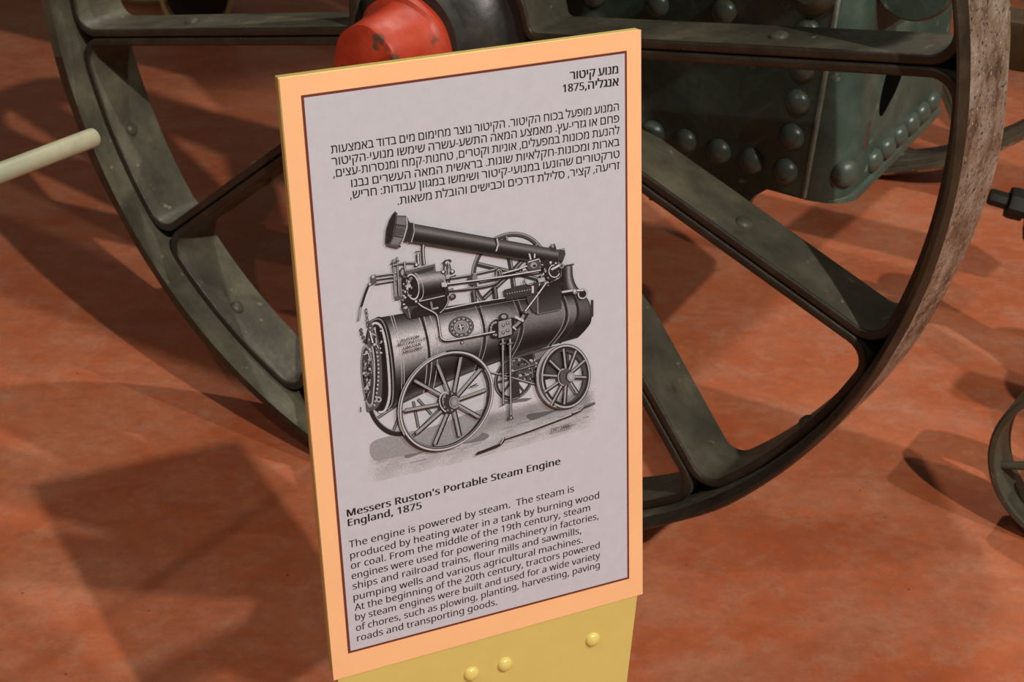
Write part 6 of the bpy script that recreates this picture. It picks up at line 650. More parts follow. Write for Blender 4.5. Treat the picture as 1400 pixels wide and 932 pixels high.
# ground
gp = [(504, 612), (520, 598), (560, 596), (640, 575), (700, 552), (760, 538), (806, 527), (815, 545), (812, 576), (800, 592), (740, 612), (650, 633), (580, 648), (520, 660), (507, 655)]
cx0, cy0 = 660, 600
def lerp(a, b, t): return a + (b - a) * t
K.grid(lambda s, t: (lerp(504, 815, s) + (0 if t < .9 else lerp(6, -6, s)), lerp(lerp(606, 527, s), lerp(659, 583, s), t) + 5 * math.sin(s * PI) * (t - .4)), 24, 8,
       lambda s, t: (PAPER if s in (0, 1) or t in (0,) else [.74, .60, .55, .60, .66, .72, .70, .73, .76][round(t * 8)] + .03 * math.sin(s * 40 + t * 9)))
for k in range(60):
    x = rnd.uniform(512, 800); s_ = (x - 504) / 311; y = lerp(lerp(606, 527, s_), lerp(655, 580, s_), rnd.uniform(.35, .95)); l = rnd.uniform(5, 22)
    K.line([(x, y), (min(x + l, 810), y - l * .24)], rnd.uniform(.4, 1.0), rnd.choice([.52, .58, .62, .82]))
K.blob([(556, 626), (600, 611), (655, 603), (668, 594), (640, 590), (590, 600), (560, 612)], .46)
K.blob([(508, 605), (540, 594), (590, 583), (640, 565), (668, 560), (655, 596), (600, 612), (545, 623), (512, 628)], .60)
K.blob([(722, 566), (760, 560), (786, 548), (778, 553), (745, 568), (726, 574)], .38)
K.poly([(690, 552), (720, 548), (728, 544), (716, 544), (690, 548)], .42)
# flywheel behind the chimney
K.ring((697, 372), (53, -6), (0, 55), .88, 1.0, .30); K.ring((697, 372), (53, -6), (0, 55), .955, .985, .62)
K.ring((697, 372), (53, -6), (0, 55), .88, .90, .12)
for a in (20, 80, 140, 200, 262, 318):
    t = math.radians(a); K.line([(700, 372), (697 + 48 * math.cos(t), 372 - 6 * math.cos(t) + 50 * math.sin(t))], 6.5, .22); K.line([(701, 371), (699 + 48 * math.cos(t), 371 - 6 * math.cos(t) + 50 * math.sin(t))], 1.6, .58)
# rear left wheel and its spokes
K.line([(504.5, 540), (505.5, 555), (510, 568), (518, 580), (529, 589), (542, 593), (556, 592)], 6, .14)
K.line([(507.5, 540), (508.5, 554), (513, 567), (520, 577), (531, 585.5), (543, 589), (556, 588)], 1.3, .6)
for a, b in (((516, 571), (545, 552)), ((538, 588), (548, 562)), ((572, 584), (565, 548)), ((590, 566), (571, 545)), ((600, 560), (560, 600))): K.line([a, b], 4, .28); K.line([a, b], 1.2, .6)
# middle wheel, undercarriage
K.poly([(684, 492), (700, 484), (750, 474), (772, 470), (778, 486), (778, 505), (735, 524), (700, 520), (688, 508)], .30)
K.poly([(712, 487), (728, 483), (729, 492), (713, 496)], .12); K.poly([(731, 483), (762, 474), (765, 482), (732, 492)], .5)
K.ring((702.5, 517), (27, -3), (-2, 29.5), .82, 1.0, .2); K.ring((702.5, 517), (27, -3), (-2, 29.5), .93, .96, .58)
for a in range(0, 360, 40):
    t = math.radians(a + 12); K.line([(702, 517), (702.5 + 23 * math.cos(t), 517 - 2 * math.cos(t) + 25 * math.sin(t))], 3.2, .28)
K.poly([(698, 520), (709, 518), (711, 542), (699, 544)], .2); K.disc((702, 516), 6, 7, .2)
for k in range(46):
    x = rnd.uniform(694, 735); y = rnd.uniform(490, 522) - (x - 700) * .1; K.disc((x, y), rnd.uniform(.8, 2.6), rnd.uniform(.8, 2.2), rnd.choice([.08, .15, .45, .62, .72]), n=8)
K.line([(690, 512), (730, 499)], 2.2, .12); K.line([(690, 511), (730, 498)], .9, .6)
K.rod([(668, 508), (700, 516), (733, 525.5)], 2.6, .15, .72)
# boiler barrel
top = lambda s: (lerp(521, 781, s), lerp(433, 398, s) - 5 * math.sin(PI * s) * .6)
bot = lambda s: (lerp(536, 765, s), lerp(558, 468, s) - 4 * math.sin(PI * s) - 6 * math.sin(PI * min(1, s * 1.0)) * .6)
def barrel(s, t):
    a, b = top(s), bot(s); return (lerp(a[0], b[0], t) + lerp(7, 16, s) * math.sin(PI * t), lerp(a[1], b[1], t))
pr = prof([(0, .12), (.07, .26), (.16, .58), (.27, .84), (.40, .80), (.54, .56), (.68, .24), (.80, .10), (.90, .12), (.97, .36), (1, .2)])
def bshade(s, t): return pr(t) * (1.0 if s < .48 else lerp(1.0, .60, min(1, (s - .48) / .2))) + .0
K.grid(barrel, 30, 26, bshade)
# smokebox end
def smoke(s, t):
    a, b = barrel(1, t), None; e = (805 - 9 * (2 * t - 1) ** 2 - (6 if t > .7 else 0) * (t - .7) / .3, lerp(397, 461, t) + (3 if t < .2 else 0) * (1 - t / .2)); return (lerp(a[0], e[0] + 4 * math.sin(PI * t), s), lerp(a[1], e[1], s))
K.grid(smoke, 10, 20, lambda s, t: prof([(0, .16), (.12, .30), (.32, .38), (.55, .20), (.7, .07), (.95, .10), (1, .2)])(t) * (1 if s < .85 else .75))
K.poly([(808, 409), (811, 410), (811, 432), (808, 433)], .22)
# hoops
for s, kinds in ((.055, 'll'), (.20, 'lDl'), (.245, 'l'), (.50, 'lDl'), (.70, 'lDl'), (.94, 'lDl'), (1.0, 'd')):
    for i, kd in enumerate(kinds):
        ds = (i - (len(kinds) - 1) / 2) * .013
        K.line([barrel(s + ds, t / 20) for t in range(21)], 1.0 if kd == 'l' else 3.4, .70 if (kd == 'l' and s < .5) else .55 if kd == 'l' else .14)
# fire door end: rims, door ring, bolts
def arcpts(cx_, cy_, rx, ry, a0, a1, n=22, sk=0): return [(cx_ + rx * math.cos(math.radians(a0 + (a1 - a0) * k / n)) + sk * math.sin(math.radians(a0 + (a1 - a0) * k / n)), cy_ + ry * math.sin(math.radians(a0 + (a1 - a0) * k / n))) for k in range(n + 1)]
K.blob([(505, 441), (511, 435), (521, 433), (531, 448), (537, 478), (541, 520), (540, 548), (534, 557), (526, 562), (518, 563), (512, 559), (503, 552), (499, 520), (499, 470)], .10)
K.line([(508, 443), (514, 441), (521, 447), (527, 470), (531, 505), (532, 540), (526, 560), (517, 563)], 3.2, .78)
K.line([(505, 441), (512, 436), (521, 437), (528, 452), (534, 485), (537, 520), (536, 548), (530, 559)], 1.6, .55)
K.line([(510, 452), (517, 455), (523, 478), (526, 510), (525, 545), (519, 558)], 5, .06)
K.blob([(503, 446), (509, 444), (516, 458), (521, 490), (522, 530), (518, 553), (508, 560), (500, 552)], .34)
K.line([(508, 468), (512, 485), (513.5, 505), (513, 530), (509, 552)], 4.2, .14)
for k in range(16):
    t = k / 15; K.disc((513.5 + 4.5 * math.sin(t * PI) - 2 * t, 470 + t * 83), 1.3, 1.5, .75, n=8)
K.disc((502.5, 513), 8.5, 43, .24, rot=-4); K.ring((502.5, 513), (8.5, 0), (3, 43), .90, 1.0, .60)
K.line([(508, 470), (511, 490), (511.5, 520), (508.5, 552)], 2, .7)
for k in range(70):
    a = rnd.uniform(0, 2 * PI); q = rnd.uniform(0, .85) ** .5; K.disc((501.5 + 6 * q * math.cos(a), 511 + 36 * q * math.sin(a)), rnd.uniform(.6, 1.8), rnd.uniform(.8, 2.6), rnd.choice([.06, .12, .5, .62, .75]), n=8)
K.line([(497, 532), (506, 518)], 1.4, .7); K.line([(498, 546), (507, 526)], 1.3, .1); K.line([(496, 484), (503, 482), (505, 491)], 1.6, .75)
K.rod([(505, 452), (510, 472)], 4, .15, .85); K.rod([(512, 447), (514, 470), (517, 476)], 3.5, .15, .75)
for k in range(26): K.disc((rnd.uniform(503, 521), rnd.uniform(446, 482)), rnd.uniform(.8, 1.9), rnd.uniform(.8, 2), rnd.choice([.08, .15, .65, .78]), n=8)
for (x, y) in ((500, 424), (501, 430), (501.5, 437), (502, 443)): K.ring((x, y), (1.8, 0), (0, 3.6), .55, 1, .2, n=14)
for (x, y) in ((493, 450), (494, 455), (496, 460), (498, 465)): K.ring((x, y), (2.1, 0), (0, 2.6), .4, 1, .2, n=14)
K.disc((517, 545), 4, 4, .7); K.disc((517, 545), 2, 2, .2); K.line([(492.5, 555), (493, 562)], 1.2, .3)
# emblem
K.disc((630, 446), 17.2, 14.6, .42, rot=-12); K.ring((630, 446), (17, -3), (2.5, 14.4), .93, 1.0, .22); K.ring((630, 446), (17, -3), (2.5, 14.4), .52, .57, .78)
K.ring((630, 446), (17, -3), (2.5, 14.4), .58, .63, .25)
for k in range(26):
    t = 2 * PI * k / 26; K.disc((630 + 13 * math.cos(t) + 1.9 * math.sin(t), 446 - 2.3 * math.cos(t) + 11 * math.sin(t)), 1.0, 1.1, .74 if k % 2 else .16, n=8)
K.disc((630, 446), 8.6, 7.6, .55); K.disc((629, 446.5), 4.2, 4, .22); K.line([(627.8, 442.5), (629.8, 450)], 1.7, .84); K.line([(626, 447), (633, 445)], 1.4, .78)
K.disc((631, 467), 2.4, 2.4, .25); K.disc((631, 467), 1.3, 1.3, .8)
# long rail on top of the barrel
K.line([(604, 424), (650, 414), (700, 406), (733, 401)], 4.5, .12); K.line([(604, 422), (650, 412.5), (700, 404.5), (733, 399.5)], 1.5, .80); K.line([(606, 428), (700, 410), (733, 406)], .8, .5)
# steam cylinder group
K.poly([(548, 420), (557, 434), (561, 435), (580, 431), (604, 427), (612, 410), (611, 399), (550, 404)], .12)
K.poly([(548, 420), (560, 418), (574, 416), (562, 422), (560, 434), (557, 434)], .26); K.line([(557.5, 421), (560, 434)], 1, .6)
K.poly([(553, 371), (556, 367), (594, 359), (595, 372), (560, 383)], .38); K.poly([(557, 373), (592, 363), (592, 368), (560, 378)], .22); K.line([(552, 369), (594.5, 359)], 1.2, .70)
K.grid(lambda s, t: (lerp(566, 603, s) + lerp(3, 4, s) * math.sin(PI * t) + lerp(0, 5, t), lerp(lerp(374, 369, s), lerp(409, 401, s), t)), 8, 14, lambda s, t: prof([(0, .35), (.12, .62), (.25, .70), (.45, .34), (.65, .12), (.85, .05), (1, .2)])(t))
K.line([(603, 369), (607, 384), (609, 401)], 2.4, .62); K.line([(606, 369), (610, 384), (612, 400)], 1.2, .1)
K.disc((563, 391), 9, 18, .12, rot=-8); K.ring((563, 391), (9.2, 0), (2, 18), .88, 1.0, .80); K.ring((569, 391), (8.5, 0), (3, 18.5), .94, 1.02, .75, t0=-90, t1=90)
for k in range(34):
    a = rnd.uniform(0, 2 * PI); q = rnd.uniform(0, .7); K.disc((559 + 8 * q * math.cos(a), 390 + 19 * q * math.sin(a)), rnd.uniform(1, 2.4), rnd.uniform(1, 2.6), rnd.choice([.08, .1, .45, .6, .78]), n=8)
K.poly([(549, 374), (553, 371), (556, 400), (554, 415), (549, 418)], .15)
for k in range(20): K.disc((rnd.uniform(549, 557), rnd.uniform(368, 420)), rnd.uniform(.8, 2.2), rnd.uniform(.8, 2.4), rnd.choice([.1, .5, .7, .78]), n=8)
# valve gear to the left of the cylinder
for (x0, y0, x1, y1) in ((508, 376.5, 541, 372), (510, 381, 540, 377), (513, 386.5, 541, 382)): K.rod([(x0, y0), (x1, y1)], 2.8, .15, .75)
K.poly([(506, 375), (512, 374), (514, 386), (505, 389), (502, 386), (507, 382)], .35); K.disc((509, 377), 2, 2, .75); K.disc((504.5, 387), 1.8, 1.8, .7)
K.line([(503, 389), (498, 402), (493, 418)], 2.8, .12); K.line([(492.5, 418), (491, 430), (489.5, 437)], 2.6, .42); K.line([(492, 419), (490, 436)], 1, .75)
for x in (536.5, 541.8): K.rod([(x, 350 if x > 540 else 353), (x + 1.5, 378), (x + 3, 405)], 2.6, .15, .7)
K.line([(533, 359), (540, 358)], 1.4, .2); K.line([(539, 356.5), (545, 355)], 1.4, .2)
K.rod([(536, 362), (548, 359), (562, 358), (572, 359)], 3, .18, .65); K.rod([(552, 356), (553, 370)], 3, .2, .75)
K.poly([(539, 404), (548, 402), (549, 407), (540, 409)], .35); K.line([(545, 378), (548, 404)], 2.8, .5); K.disc((549, 371), 4, 6, .25); K.disc((549, 371), 2, 4, .65)
K.rod([(570.5, 345), (570.8, 355), (571.5, 361)], 4.2, .15, .8); K.line([(566.5, 342.8), (573.5, 342.6)], 1.4, .2); K.disc((568.5, 361), 2.6, 2.6, .25); K.disc((568.3, 360.6), 1.6, 1.6, .85)
K.rod([(580.5, 320), (578, 334), (577.5, 345), (579, 361)], 4.2, .12, .72); K.rod([(582, 319), (580, 330), (575, 333)], 3, .15, .85)
# base pipes below the cylinder
K.rod([(572, 411), (590, 407), (612, 402)], 2.4, .2, .8); K.rod([(588, 412), (590, 423)], 6, .12, .5); K.rod([(590, 422), (598, 420)], 5, .12, .7)
K.rod([(568, 411), (576, 418), (588, 424), (596, 430), (599, 444), (601, 458)], 3.4, .10, .78)
K.rod([(611, 404), (611, 412), (606, 421), (600, 427)], 2.6, .12, .7); K.disc((568, 411), 3, 3, .2); K.disc((567.6, 410.6), 1.6, 1.6, .8)
# governor
K.poly([(604, 357), (607, 354), (614, 353), (616.5, 356), (612, 360), (607, 360)], .2); K.disc((610.5, 358), 3, 2.4, .78)
for a, b in (((607, 359), (605, 370)), ((613, 359), (616, 370)), ((610.5, 358), (610.5, 374))): K.line([a, b], 1.6, .2)
for c in ((605, 370.5), (617.5, 370)): K.disc(c, 3.2, 3, .2); K.disc((c[0] - .3, c[1] - .4), 1.8, 1.8, .82)
# guide bars, rods
K.rod([(608, 380), (640, 375), (668, 369), (680, 366.5)], 3.4, .12, .70); K.line([(613, 386), (614, 378), (622, 375)], 1.8, .15)
K.rod([(612, 396), (645, 393), (672, 388), (682, 380), (681, 370), (676, 366)], 3.8, .12, .55); K.ring((681, 374), (5.5, 0), (0, 9), .7, 1, .18); K.ring((681, 374), (5, 0), (0, 8.4), .78, .88, .78)
K.disc((645, 381), 6.5, 8, .26); K.disc((648, 378), 3.5, 4.5, .5); K.poly([(616, 391), (632, 388), (636, 392), (620, 395)], .82)
K.rod([(655, 384), (700, 376), (738, 371)], 3.2, .12, .7)
K.rod([(604, 388), (660, 381), (700, 375), (738, 368.5)], 3.6, .10, .85); K.rod([(686, 373), (705, 368), (722, 362)], 4, .1, .82)
K.poly([(602, 385), (609, 384.5), (610, 390), (603, 391)], .78); K.disc((618, 404), 4.2, 4.2, .2); K.disc((617, 403.5), 2.4, 2.4, .5)
K.poly([(606, 392), (611, 390), (613, 402), (607, 404)], .15)
K.poly([(687, 395), (698, 392), (702, 390), (735, 384), (737, 400), (690, 409)], .22)
for k in range(10): K.disc((692 + k * 3.4, 400 - k * .6), .9, .9, .62, n=8)
for (x, y0, y1) in ((646, 396, 411), (675, 391, 407)): K.rod([(x, y0), (x + 2, y1)], 6, .14, .42)
# chimney and its cap
K.grid(lambda s, t: (lerp(lerp(562, 560, t), lerp(768, 762, t), s) + 2.5 * math.sin(PI * t) * -(1 - s) + 3 * math.sin(PI * t) * s, lerp(lerp(304, 341, s), lerp(330, 363, s), t)), 20, 14,
       lambda s, t: prof([(0, .22), (.14, .34), (.30, .50), (.48, .22), (.68, .07), (.88, .05), (.96, .34), (1, .2)])(t))
K.line([(675, 324), (678, 334), (674, 346)], 3, .12); K.line([(678, 325), (679.5, 333), (677, 342)], 1.8, .78)
K.poly([(563.5, 303), (566, 304.5), (566, 318), (562, 330), (558, 331), (561, 317)], .20); K.line([(564.5, 304), (565, 316), (561, 330)], 1.2, .7)
K.poly([(555, 296), (559, 303), (563, 303), (561, 318), (557, 330), (551, 328)], .16)
K.poly([(538, 288), (542, 293), (554.7, 293.5), (557, 298), (556, 312), (551, 327), (544, 336.6), (528, 334), (526, 329), (527.5, 312), (532, 298)], .36)
K.poly([(541, 295), (553, 296), (555, 305), (550, 306), (540, 304)], .46); K.poly([(539, 310), (552, 312), (549, 320), (538, 320)], .32); K.poly([(537, 323), (549, 323), (543, 333), (533, 332)], .48)
K.line([(540, 306), (554, 308)], 1.3, .12); K.line([(537, 321), (550, 324)], 1.2, .15); K.line([(541, 294), (538.5, 314), (531, 333)], 1.4, .2)
K.poly([(537.5, 288.5), (540, 292), (538, 308), (534, 325), (529, 333.5), (526, 330), (527.5, 312), (532, 298)], .12); K.line([(554.5, 294), (555, 308), (550, 326), (545, 336)], 1.5, .72)
K.disc((545, 335.5), 1.8, 1.4, .2); K.line([(538, 288), (541.5, 292)], 2.6, .25); K.line([(529, 334), (544, 337)], 1.4, .3)
K.poly([(751, 341), (751, 333), (757, 332), (759, 338), (758, 343)], .22); K.disc((754, 335), 2, 2.2, .55)
K.poly([(763, 339), (770, 338), (771.5, 346), (768, 356), (763, 363), (760, 360)], .25); K.line([(764, 339), (771, 340)], 1.3, .65)
# crank bracket, safety valve column
K.poly([(718, 404), (733, 401), (734, 427.5), (727, 425), (720, 412)], .26)
K.grid(lambda s, t: (lerp(733.5, 766, s), lerp(lerp(392, 378, s), lerp(427.5, 421.5, s), t)), 6, 8, lambda s, t: .09 + .20 * t); K.line([(733.5, 398), (733.8, 427.5)], 1, .66); K.line([(734, 427.8), (766, 421.6)], .8, .5)
K.grid(lambda s, t: (lerp(lerp(768, 781, s), lerp(767.5, 790, s), t ** 3), lerp(362, 394, t)), 8, 8, lambda s, t: prof([(0, .12), (.3, .2), (.6, .66), (.8, .3), (1, .15)])(s))
K.line([(767, 362.5), (783, 359.5)], 3, .2); K.line([(767, 361.4), (783, 358.6)], 1, .68)
K.rod([(766.5, 399), (784, 396)], 6, .1, .78); K.line([(767, 402), (782, 399)], 1.4, .1)
K.ring((795, 400), (7, -1), (0, 7.5), .72, 1, .7); K.disc((795, 400), 4.8, 5, .12); K.rod([(786, 396.5), (796, 396)], 4.4, .2, .85); K.disc((784.5, 397), 3.4, 4, .5); K.disc((784, 396.5), 1.6, 2.2, .82)
# crank and eccentric
K.poly([(719, 358), (722, 354.5), (735, 352), (739, 360), (737, 367), (725, 369), (720, 366)], .30); K.line([(720, 357), (735, 352.5), (738, 358)], 1.4, .8); K.disc((728, 361), 4.6, 4, .62); K.disc((729, 362), 2.3, 2, .2)
K.rod([(722, 346), (724, 354)], 4, .2, .85); K.rod([(729.5, 346), (729, 352)], 4, .2, .85)
K.poly([(737, 356), (748, 352), (756, 352), (766, 362), (765, 376), (752, 383), (742, 378)], .16)
for k in range(40): K.disc((rnd.uniform(736, 766), rnd.uniform(354, 384)), rnd.uniform(.8, 2), rnd.uniform(.8, 2), rnd.choice([.08, .1, .5, .66, .8]), n=8)
K.ring((756, 369), (9, 0), (0, 10), .74, 1, .12); K.ring((756, 369), (8.6, 0), (0, 9.6), .80, .93, .84, t0=20, t1=270); K.disc((756, 369), 4, 5, .15)
K.rod([(752, 368), (765, 361)], 6, .15, .84); K.disc((766, 362), 3.2, 3.6, .55); K.disc((766, 362), 1.4, 1.6, .2)
K.ring((722, 382), (7.5, 0), (0, 7), .7, 1, .14, t0=0, t1=200); K.ring((722, 382), (7, 0), (0, 6.4), .78, .9, .75, t0=0, t1=200); K.rod([(713, 368.5), (717, 367)], 5, .4, .84); K.poly([(725, 389), (728, 389), (728, 399), (725, 399)], .8)
K.poly([(733, 380), (742, 377), (744, 382), (735, 385)], .7); K.disc((747.5, 388.5), 1.6, 1, .45, n=8)
# feed pump and its pipes
K.disc((676, 447.5), 9, 13, .10, rot=12)
for k in range(8): t = math.radians(90 + k * 26); K.disc((676 + 6.6 * math.cos(t), 447.5 - 9.5 * math.sin(t) * .9), 1.6, 1.8, .6, n=8)
K.disc((687, 431), 6.5, 4.6, .2); K.disc((687, 431), 3.6, 2.6, .62)
K.poly([(678.5, 437), (698, 432), (702, 434), (700, 456), (680, 461), (678, 458)], .12); K.poly([(679.5, 438), (697, 433.5), (698, 455), (680, 460)], .60)
for c in ((686, 443), (692, 440), (686, 453), (692, 450)): K.disc(c, 2.6, 2.4, .3); K.disc((c[0], c[1] - .5), 1.4, 1.2, .68)
K.rod([(699, 448), (708, 440), (716, 428), (718, 425)], 8.5, .12, .55); K.line([(699, 445), (704, 449)], 1.6, .8); K.line([(702, 431), (714, 437)], 3.4, .78); K.line([(700, 433), (713, 439)], 1.2, .1); K.line([(710, 424), (718, 429)], 3, .14)
K.line([(716, 424), (732, 403), (745, 385)], 3.2, .15); K.line([(716, 423.6), (732, 402.6), (745, 384.6)], 1.7, .82)
K.rod([(600, 456), (603, 462), (612, 463.5), (640, 459), (675, 452)], 4, .08, .80)
for x, y1 in ((685.5, 551), (695.5, 566)):
    K.rod([(x, 462), (x + .3, 478)], 5.4, .12, .6); K.rod([(x, 478), (x + (y1 - 478) * .012, y1)], 3.6, .12, .66); K.rod([(x - 4, 469), (x + 4, 467)], 2.2, .15, .6)
K.poly([(694.5, 565), (698, 565), (701, 571), (692.5, 571.5)], .3); K.disc((696.8, 569), 1, 1.4, .75, n=8)
K.line([(684, 552), (688, 551)], 1.6, .25)
# front right wheel: broad tyre seen from outside
K.ring((767.5, 513.5), (35.5, -6), (4, 43.5), .80, 1.0, .30); K.ring((766.5, 513.5), (35.5, -6), (4, 43.5), .90, 1.0, .66, t0=110, t1=285)
K.ring((766, 513.5), (35.5, -6), (4, 43.5), .965, 1.0, .30, t0=95, t1=190)
K.ring((771.5, 512.5), (33.5, -6), (4, 43.5), .84, 1.0, .14); K.ring((771.5, 512.5), (33.5, -6), (4, 43.5), .93, .985, .72); K.ring((771.5, 512.5), (33.5, -6), (4, 43.5), .995, 1.01, .06)
hubc = (775, 512)
for (x, y) in ((769, 475), (786, 478), (798, 491), (800, 514), (788, 536), (770, 551), (752, 552), (742.5, 534), (741, 511), (750, 491)):
    K.line([(hubc[0] - 2, hubc[1] + 1), (x, y)], 4.6, .16, 5.4); K.line([(hubc[0] - 2.6, hubc[1] + .6), (x - .6, y - .4)], 2.2, .66)
K.disc((768, 514), 8.5, 12, .16); K.disc((772, 513), 8.5, 11.5, .34); K.ring((769, 513.5), (8.6, 0), (0, 12), .86, .98, .72, t0=90, t1=270); K.disc((777, 513), 6.4, 7.8, .2); K.disc((778.5, 513), 5.4, 6.6, .58, g2=.75)
# big near wheel
E1, E2 = (65.2, -9), (6, -69); WC = (608.6, 546)
K.ring((WC[0] - 1.5, WC[1] - .5), E1, E2, .895, 1.0, .10, n=80); K.ring(WC, E1, E2, .925, .985, .34, n=80); K.ring(WC, E1, E2, .945, .972, .80, n=80); K.ring((WC[0] - 1.2, WC[1]), E1, E2, .975, 1.0, .66, t0=95, t1=215, n=50); K.ring(WC, E1, E2, .905, .918, .60, t0=200, t1=395, n=60)
for (x, y) in ((565.5, 518), (597, 496), (629, 487), (655, 503), (662, 531), (653.5, 568), (627, 594), (593, 605), (568, 590), (552, 559)):
    hx, hy = 617, 547; K.line([(hx, hy), (x, y)], 5.2, .12, 6.2); K.line([(hx - .8, hy - .3), (x - .9, y - .2)], 3.0, .62, 3.6)
    K.disc((x, y), 1.5, 1.5, .5, n=8)
K.disc((609.5, 548), 12.5, 15.5, .12); K.ring((610, 547.5), (12, 0), (2, 15), .84, .98, .74, t0=110, t1=300); K.ring((613, 547), (11, 0), (2, 14), .80, .94, .6, t0=110, t1=300); K.disc((615, 547.5), 11, 14.5, .20)
for k in range(10): t = 2 * PI * k / 10; K.disc((613 + 9 * math.cos(t), 547 + 12 * math.sin(t)), 1.3, 1.5, .6, n=8)
K.disc((618.5, 547.5), 7.6, 9.2, .14); K.disc((619.5, 547.5), 6, 7.4, .45, g2=.66); K.ring((619, 547.5), (7, 0), (0, 8.6), .88, 1, .68)
# step bracket under the barrel
K.line([(642, 526), (650, 522)], 1.4, .15); K.line([(640, 526), (652, 524.5)], 1.2, .2)
# shaft on the ground
K.line([(650, 617.5), (666, 611.5), (682, 605.5)], 3.6, .14); K.line([(681, 606), (685, 602), (688, 597)], 3.4, .2); K.line([(682, 604.5), (687, 596.6)], 1.1, .78)
K.line([(687, 597.5), (720, 587), (760, 572), (781, 564)], 3.4, .16); K.line([(688, 596.6), (720, 586), (760, 571), (780, 563.4)], 1.4, .76)
K.line([(779, 564.5), (790, 560), (796, 554)], 3.0, .22); K.line([(781, 562), (790, 558.4), (795, 553.6)], 1.0, .8); K.line([(795, 554), (811, 548.4)], 3.4, .42); K.line([(795, 555.3), (811, 549.9)], .9, .12)
# number plate outline
for a, b in (((751.2, 583.2), (777.8, 576.2)), ((751.3, 589.4), (778.6, 582.8)), ((751.2, 583.2), (751.3, 589.4)), ((777.8, 576.2), (778.6, 582.8))): K.line([a, b], .6, .42)
me = bpy.data.meshes.new('engine_engraving'); me.from_pydata(K.v, [], K.f)
ca = me.color_attributes.new('ink', 'FLOAT_COLOR', 'POINT')
for i, g in enumerate(K.c):
    g = max(0., min(1., g)); q = s2l([g * .97, g * .975, g * 1.01]); ca.data[i].color = (q[0], q[1], q[2], 1)
for p in me.polygons:
    if p.normal.z < 0: p.flip()
eng_print = finish('engine_engraving', me, M_print, sheet)
Zk = Zt + (K.z + 3) * 5e-6
lines_to_object('barrel_lettering', [('RUSTON', (546.8, 465), (571, 459.2)), ('PROCTOR & CO LTD', (541.8, 471.4), (580.2, 462.3)), ('LINCOLN', (549.2, 475.6), (573.2, 469.6)), ('ENGLAND', (549.2, 481.3), (575.4, 474.6))], .0050, Zk, bold=True)
lines_to_object('plate_number', [('N\u00ba 2458', (753.5, 587.9), (776.4, 581.9))], .0060, Zk)

# ================================================================ pale tube poking in from the left
HR = empty('tube_rail', 'pale grey-green metal tube ending in the air by the large wheel', 'rail', (-.86, 1.28, 0), 0)
hr_end = Vector((-.4735, 1.746, .75)) - Vector(HR.location); hr_l = Vector((-.72, 1.375, .755)) - Vector(HR.location); far_l = Vector((-.86, 1.16, .757)) - Vector(HR.location)
d = (hr_end - hr_l).normalized()
v, f = tube_path([far_l, hr_l, hr_end - d * .004, hr_end - d * .001, hr_end], [.0112, .0112, .0112, .0106, .009], 28)
mesh_obj('rail_tube', v, f, M_pipe, HR, 40)
v, f = tube_path([(0, -.12, 0), (0, -.12, .757)], .014, 20); mesh_obj('rail_post', v, f, M_pipe, HR, 40)
bevel_box('rail_foot', (-.09, .09, -.21, -.03, 0, .01), M_pipe, HR, .002)

# ================================================================ little iron wheel and pump at the right edge
PB = empty('iron_hand_pump', 'small dark green pump with a grey spoked wheel, cut off by the right edge', 'pump', (1.036, 2.05, 0), math.radians(-34))
prof_ = [(0, .125), (0, .132), (.004, .136), (.072, .136), (.076, .132), (.076, .126), (.072, .124), (.004, .124)]
wc = Vector((-.150, -.165, .1375))
v, f = lathe(prof_, wc, (0, 1, 0), 72, closed=True); pw = mesh_obj('pump_wheel', v, f, M_iron, PB, 35)
for k in range(6):
    a = PI / 3 * k + .3; v, f = tube_path([wc + Vector((.02 * math.cos(a), .027, .02 * math.sin(a))), wc + Vector((.125 * math.cos(a), .027, .125 * math.sin(a)))], [.008, .006], 10)
    mesh_obj('spoke', v, f, M_iron, pw, 40)
v, f = lathe([(-.01, .0001), (-.01, .026), (.065, .026), (.065, .0001)], wc, (0, 1, 0), 24); mesh_obj('wheel_hub', v, f, M_hub, pw, 35)
v, f = lathe([(0, .0001), (0, .13), (.02, .13), (.03, .10), (.30, .10), (.32, .12), (.34, .12), (.36, .08), (.50, .06), (.52, .0001)], (.02, .12, 0), (0, 0, 1), 40); mesh_obj('unseen_pump_body', v, f, M_green, PB, 35)  # unseen body added out of frame for the shadows it casts
v, f = lathe([(.06, .012), (.20, .012)], wc, (0, 1, 0), 16); mesh_obj('pump_axle', v, f, M_hub, PB, 35)
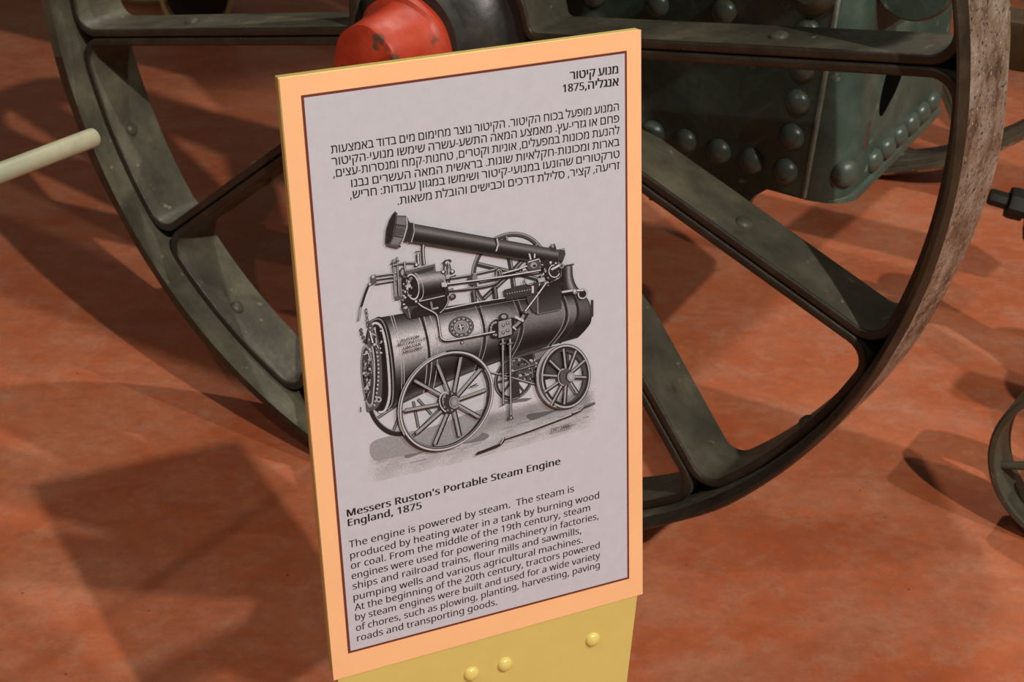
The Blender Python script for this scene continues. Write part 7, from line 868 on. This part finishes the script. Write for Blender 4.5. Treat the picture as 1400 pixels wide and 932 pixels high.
# drain cock pointing left out of the pump
DC = bpy.data.objects
def to_local(o, p): return o.matrix_world.inverted() @ Vector(p)
bpy.context.view_layer.update()
tip = to_local(PB, (.800, 2.536, .35)); root = to_local(PB, (.955, 2.50, .315)); dd = (root - tip).normalized()
v, f = lathe([(0, .0001), (0, .0130), (.004, .0150), (.032, .0150), (.033, .027), (.040, .029), (.060, .028), (.062, .022), (.070, .022), (.072, .040), (.078, .056), (.095, .070), (.12, .074), (.15, .074), (.15, .0001)], tip, dd, 8); mesh_obj('drain_cock', v, f, M_black, PB, 30)
v, f = tube_path([tip + dd * .13, Vector((.02, .12, .30))], [.03, .04], 16); mesh_obj('cock_pipe', v, f, M_green, PB, 40)

# ================================================================ things beyond the wheel at the top edge
CW = empty('cream_hoop_wheel', 'pale cream thin-rimmed hoop far behind the wheel by top left edge', 'wheel', (-.905, 4.60, 0), .1)
v, f = tube_path([(.098 * math.cos(t), 0, .106 + .098 * math.sin(t)) for t in [2 * PI * k / 40 for k in range(40)]], .007, 10, closed=True); mesh_obj('hoop', v, f, M_cream, CW, 60)
v, f = lathe([(.03, .0001), (.03, .088), (.30, .088), (.30, .0001)], (0, 0, .105), (0, 1, 0), 36); mesh_obj('shade_drum', v, f, M_black, CW, 35)  # black drum added to stand for the dark shadow behind the hoop
PD = empty('cream_round_foot', 'pale cream round foot on the floor, just showing at the top left edge', 'stand', (-1.11, 5.03, 0), 0)
v, f = lathe([(0, .13), (.012, .135), (.03, .12), (.05, .03), (.9, .02), (.9, .0001)], (0, 0, 0), (0, 0, 1), 40); mesh_obj('round_foot', v, f, M_cream, PD, 35)
PO = empty('cream_post', 'thin pale cream post rising above the red hub cap', 'post', (-.40, 4.55, 0), 0)
v, f = tube_path([(0, 0, 0), (0, 0, .9)], .011, 14); mesh_obj('post_shaft', v, f, M_cream, PO, 40)
v, f = lathe([(0, .06), (.008, .06), (.012, .03), (.03, .014), (.03, .0001)], (0, 0, 0), (0, 0, 1), 24); mesh_obj('post_base', v, f, M_cream, PO, 35)
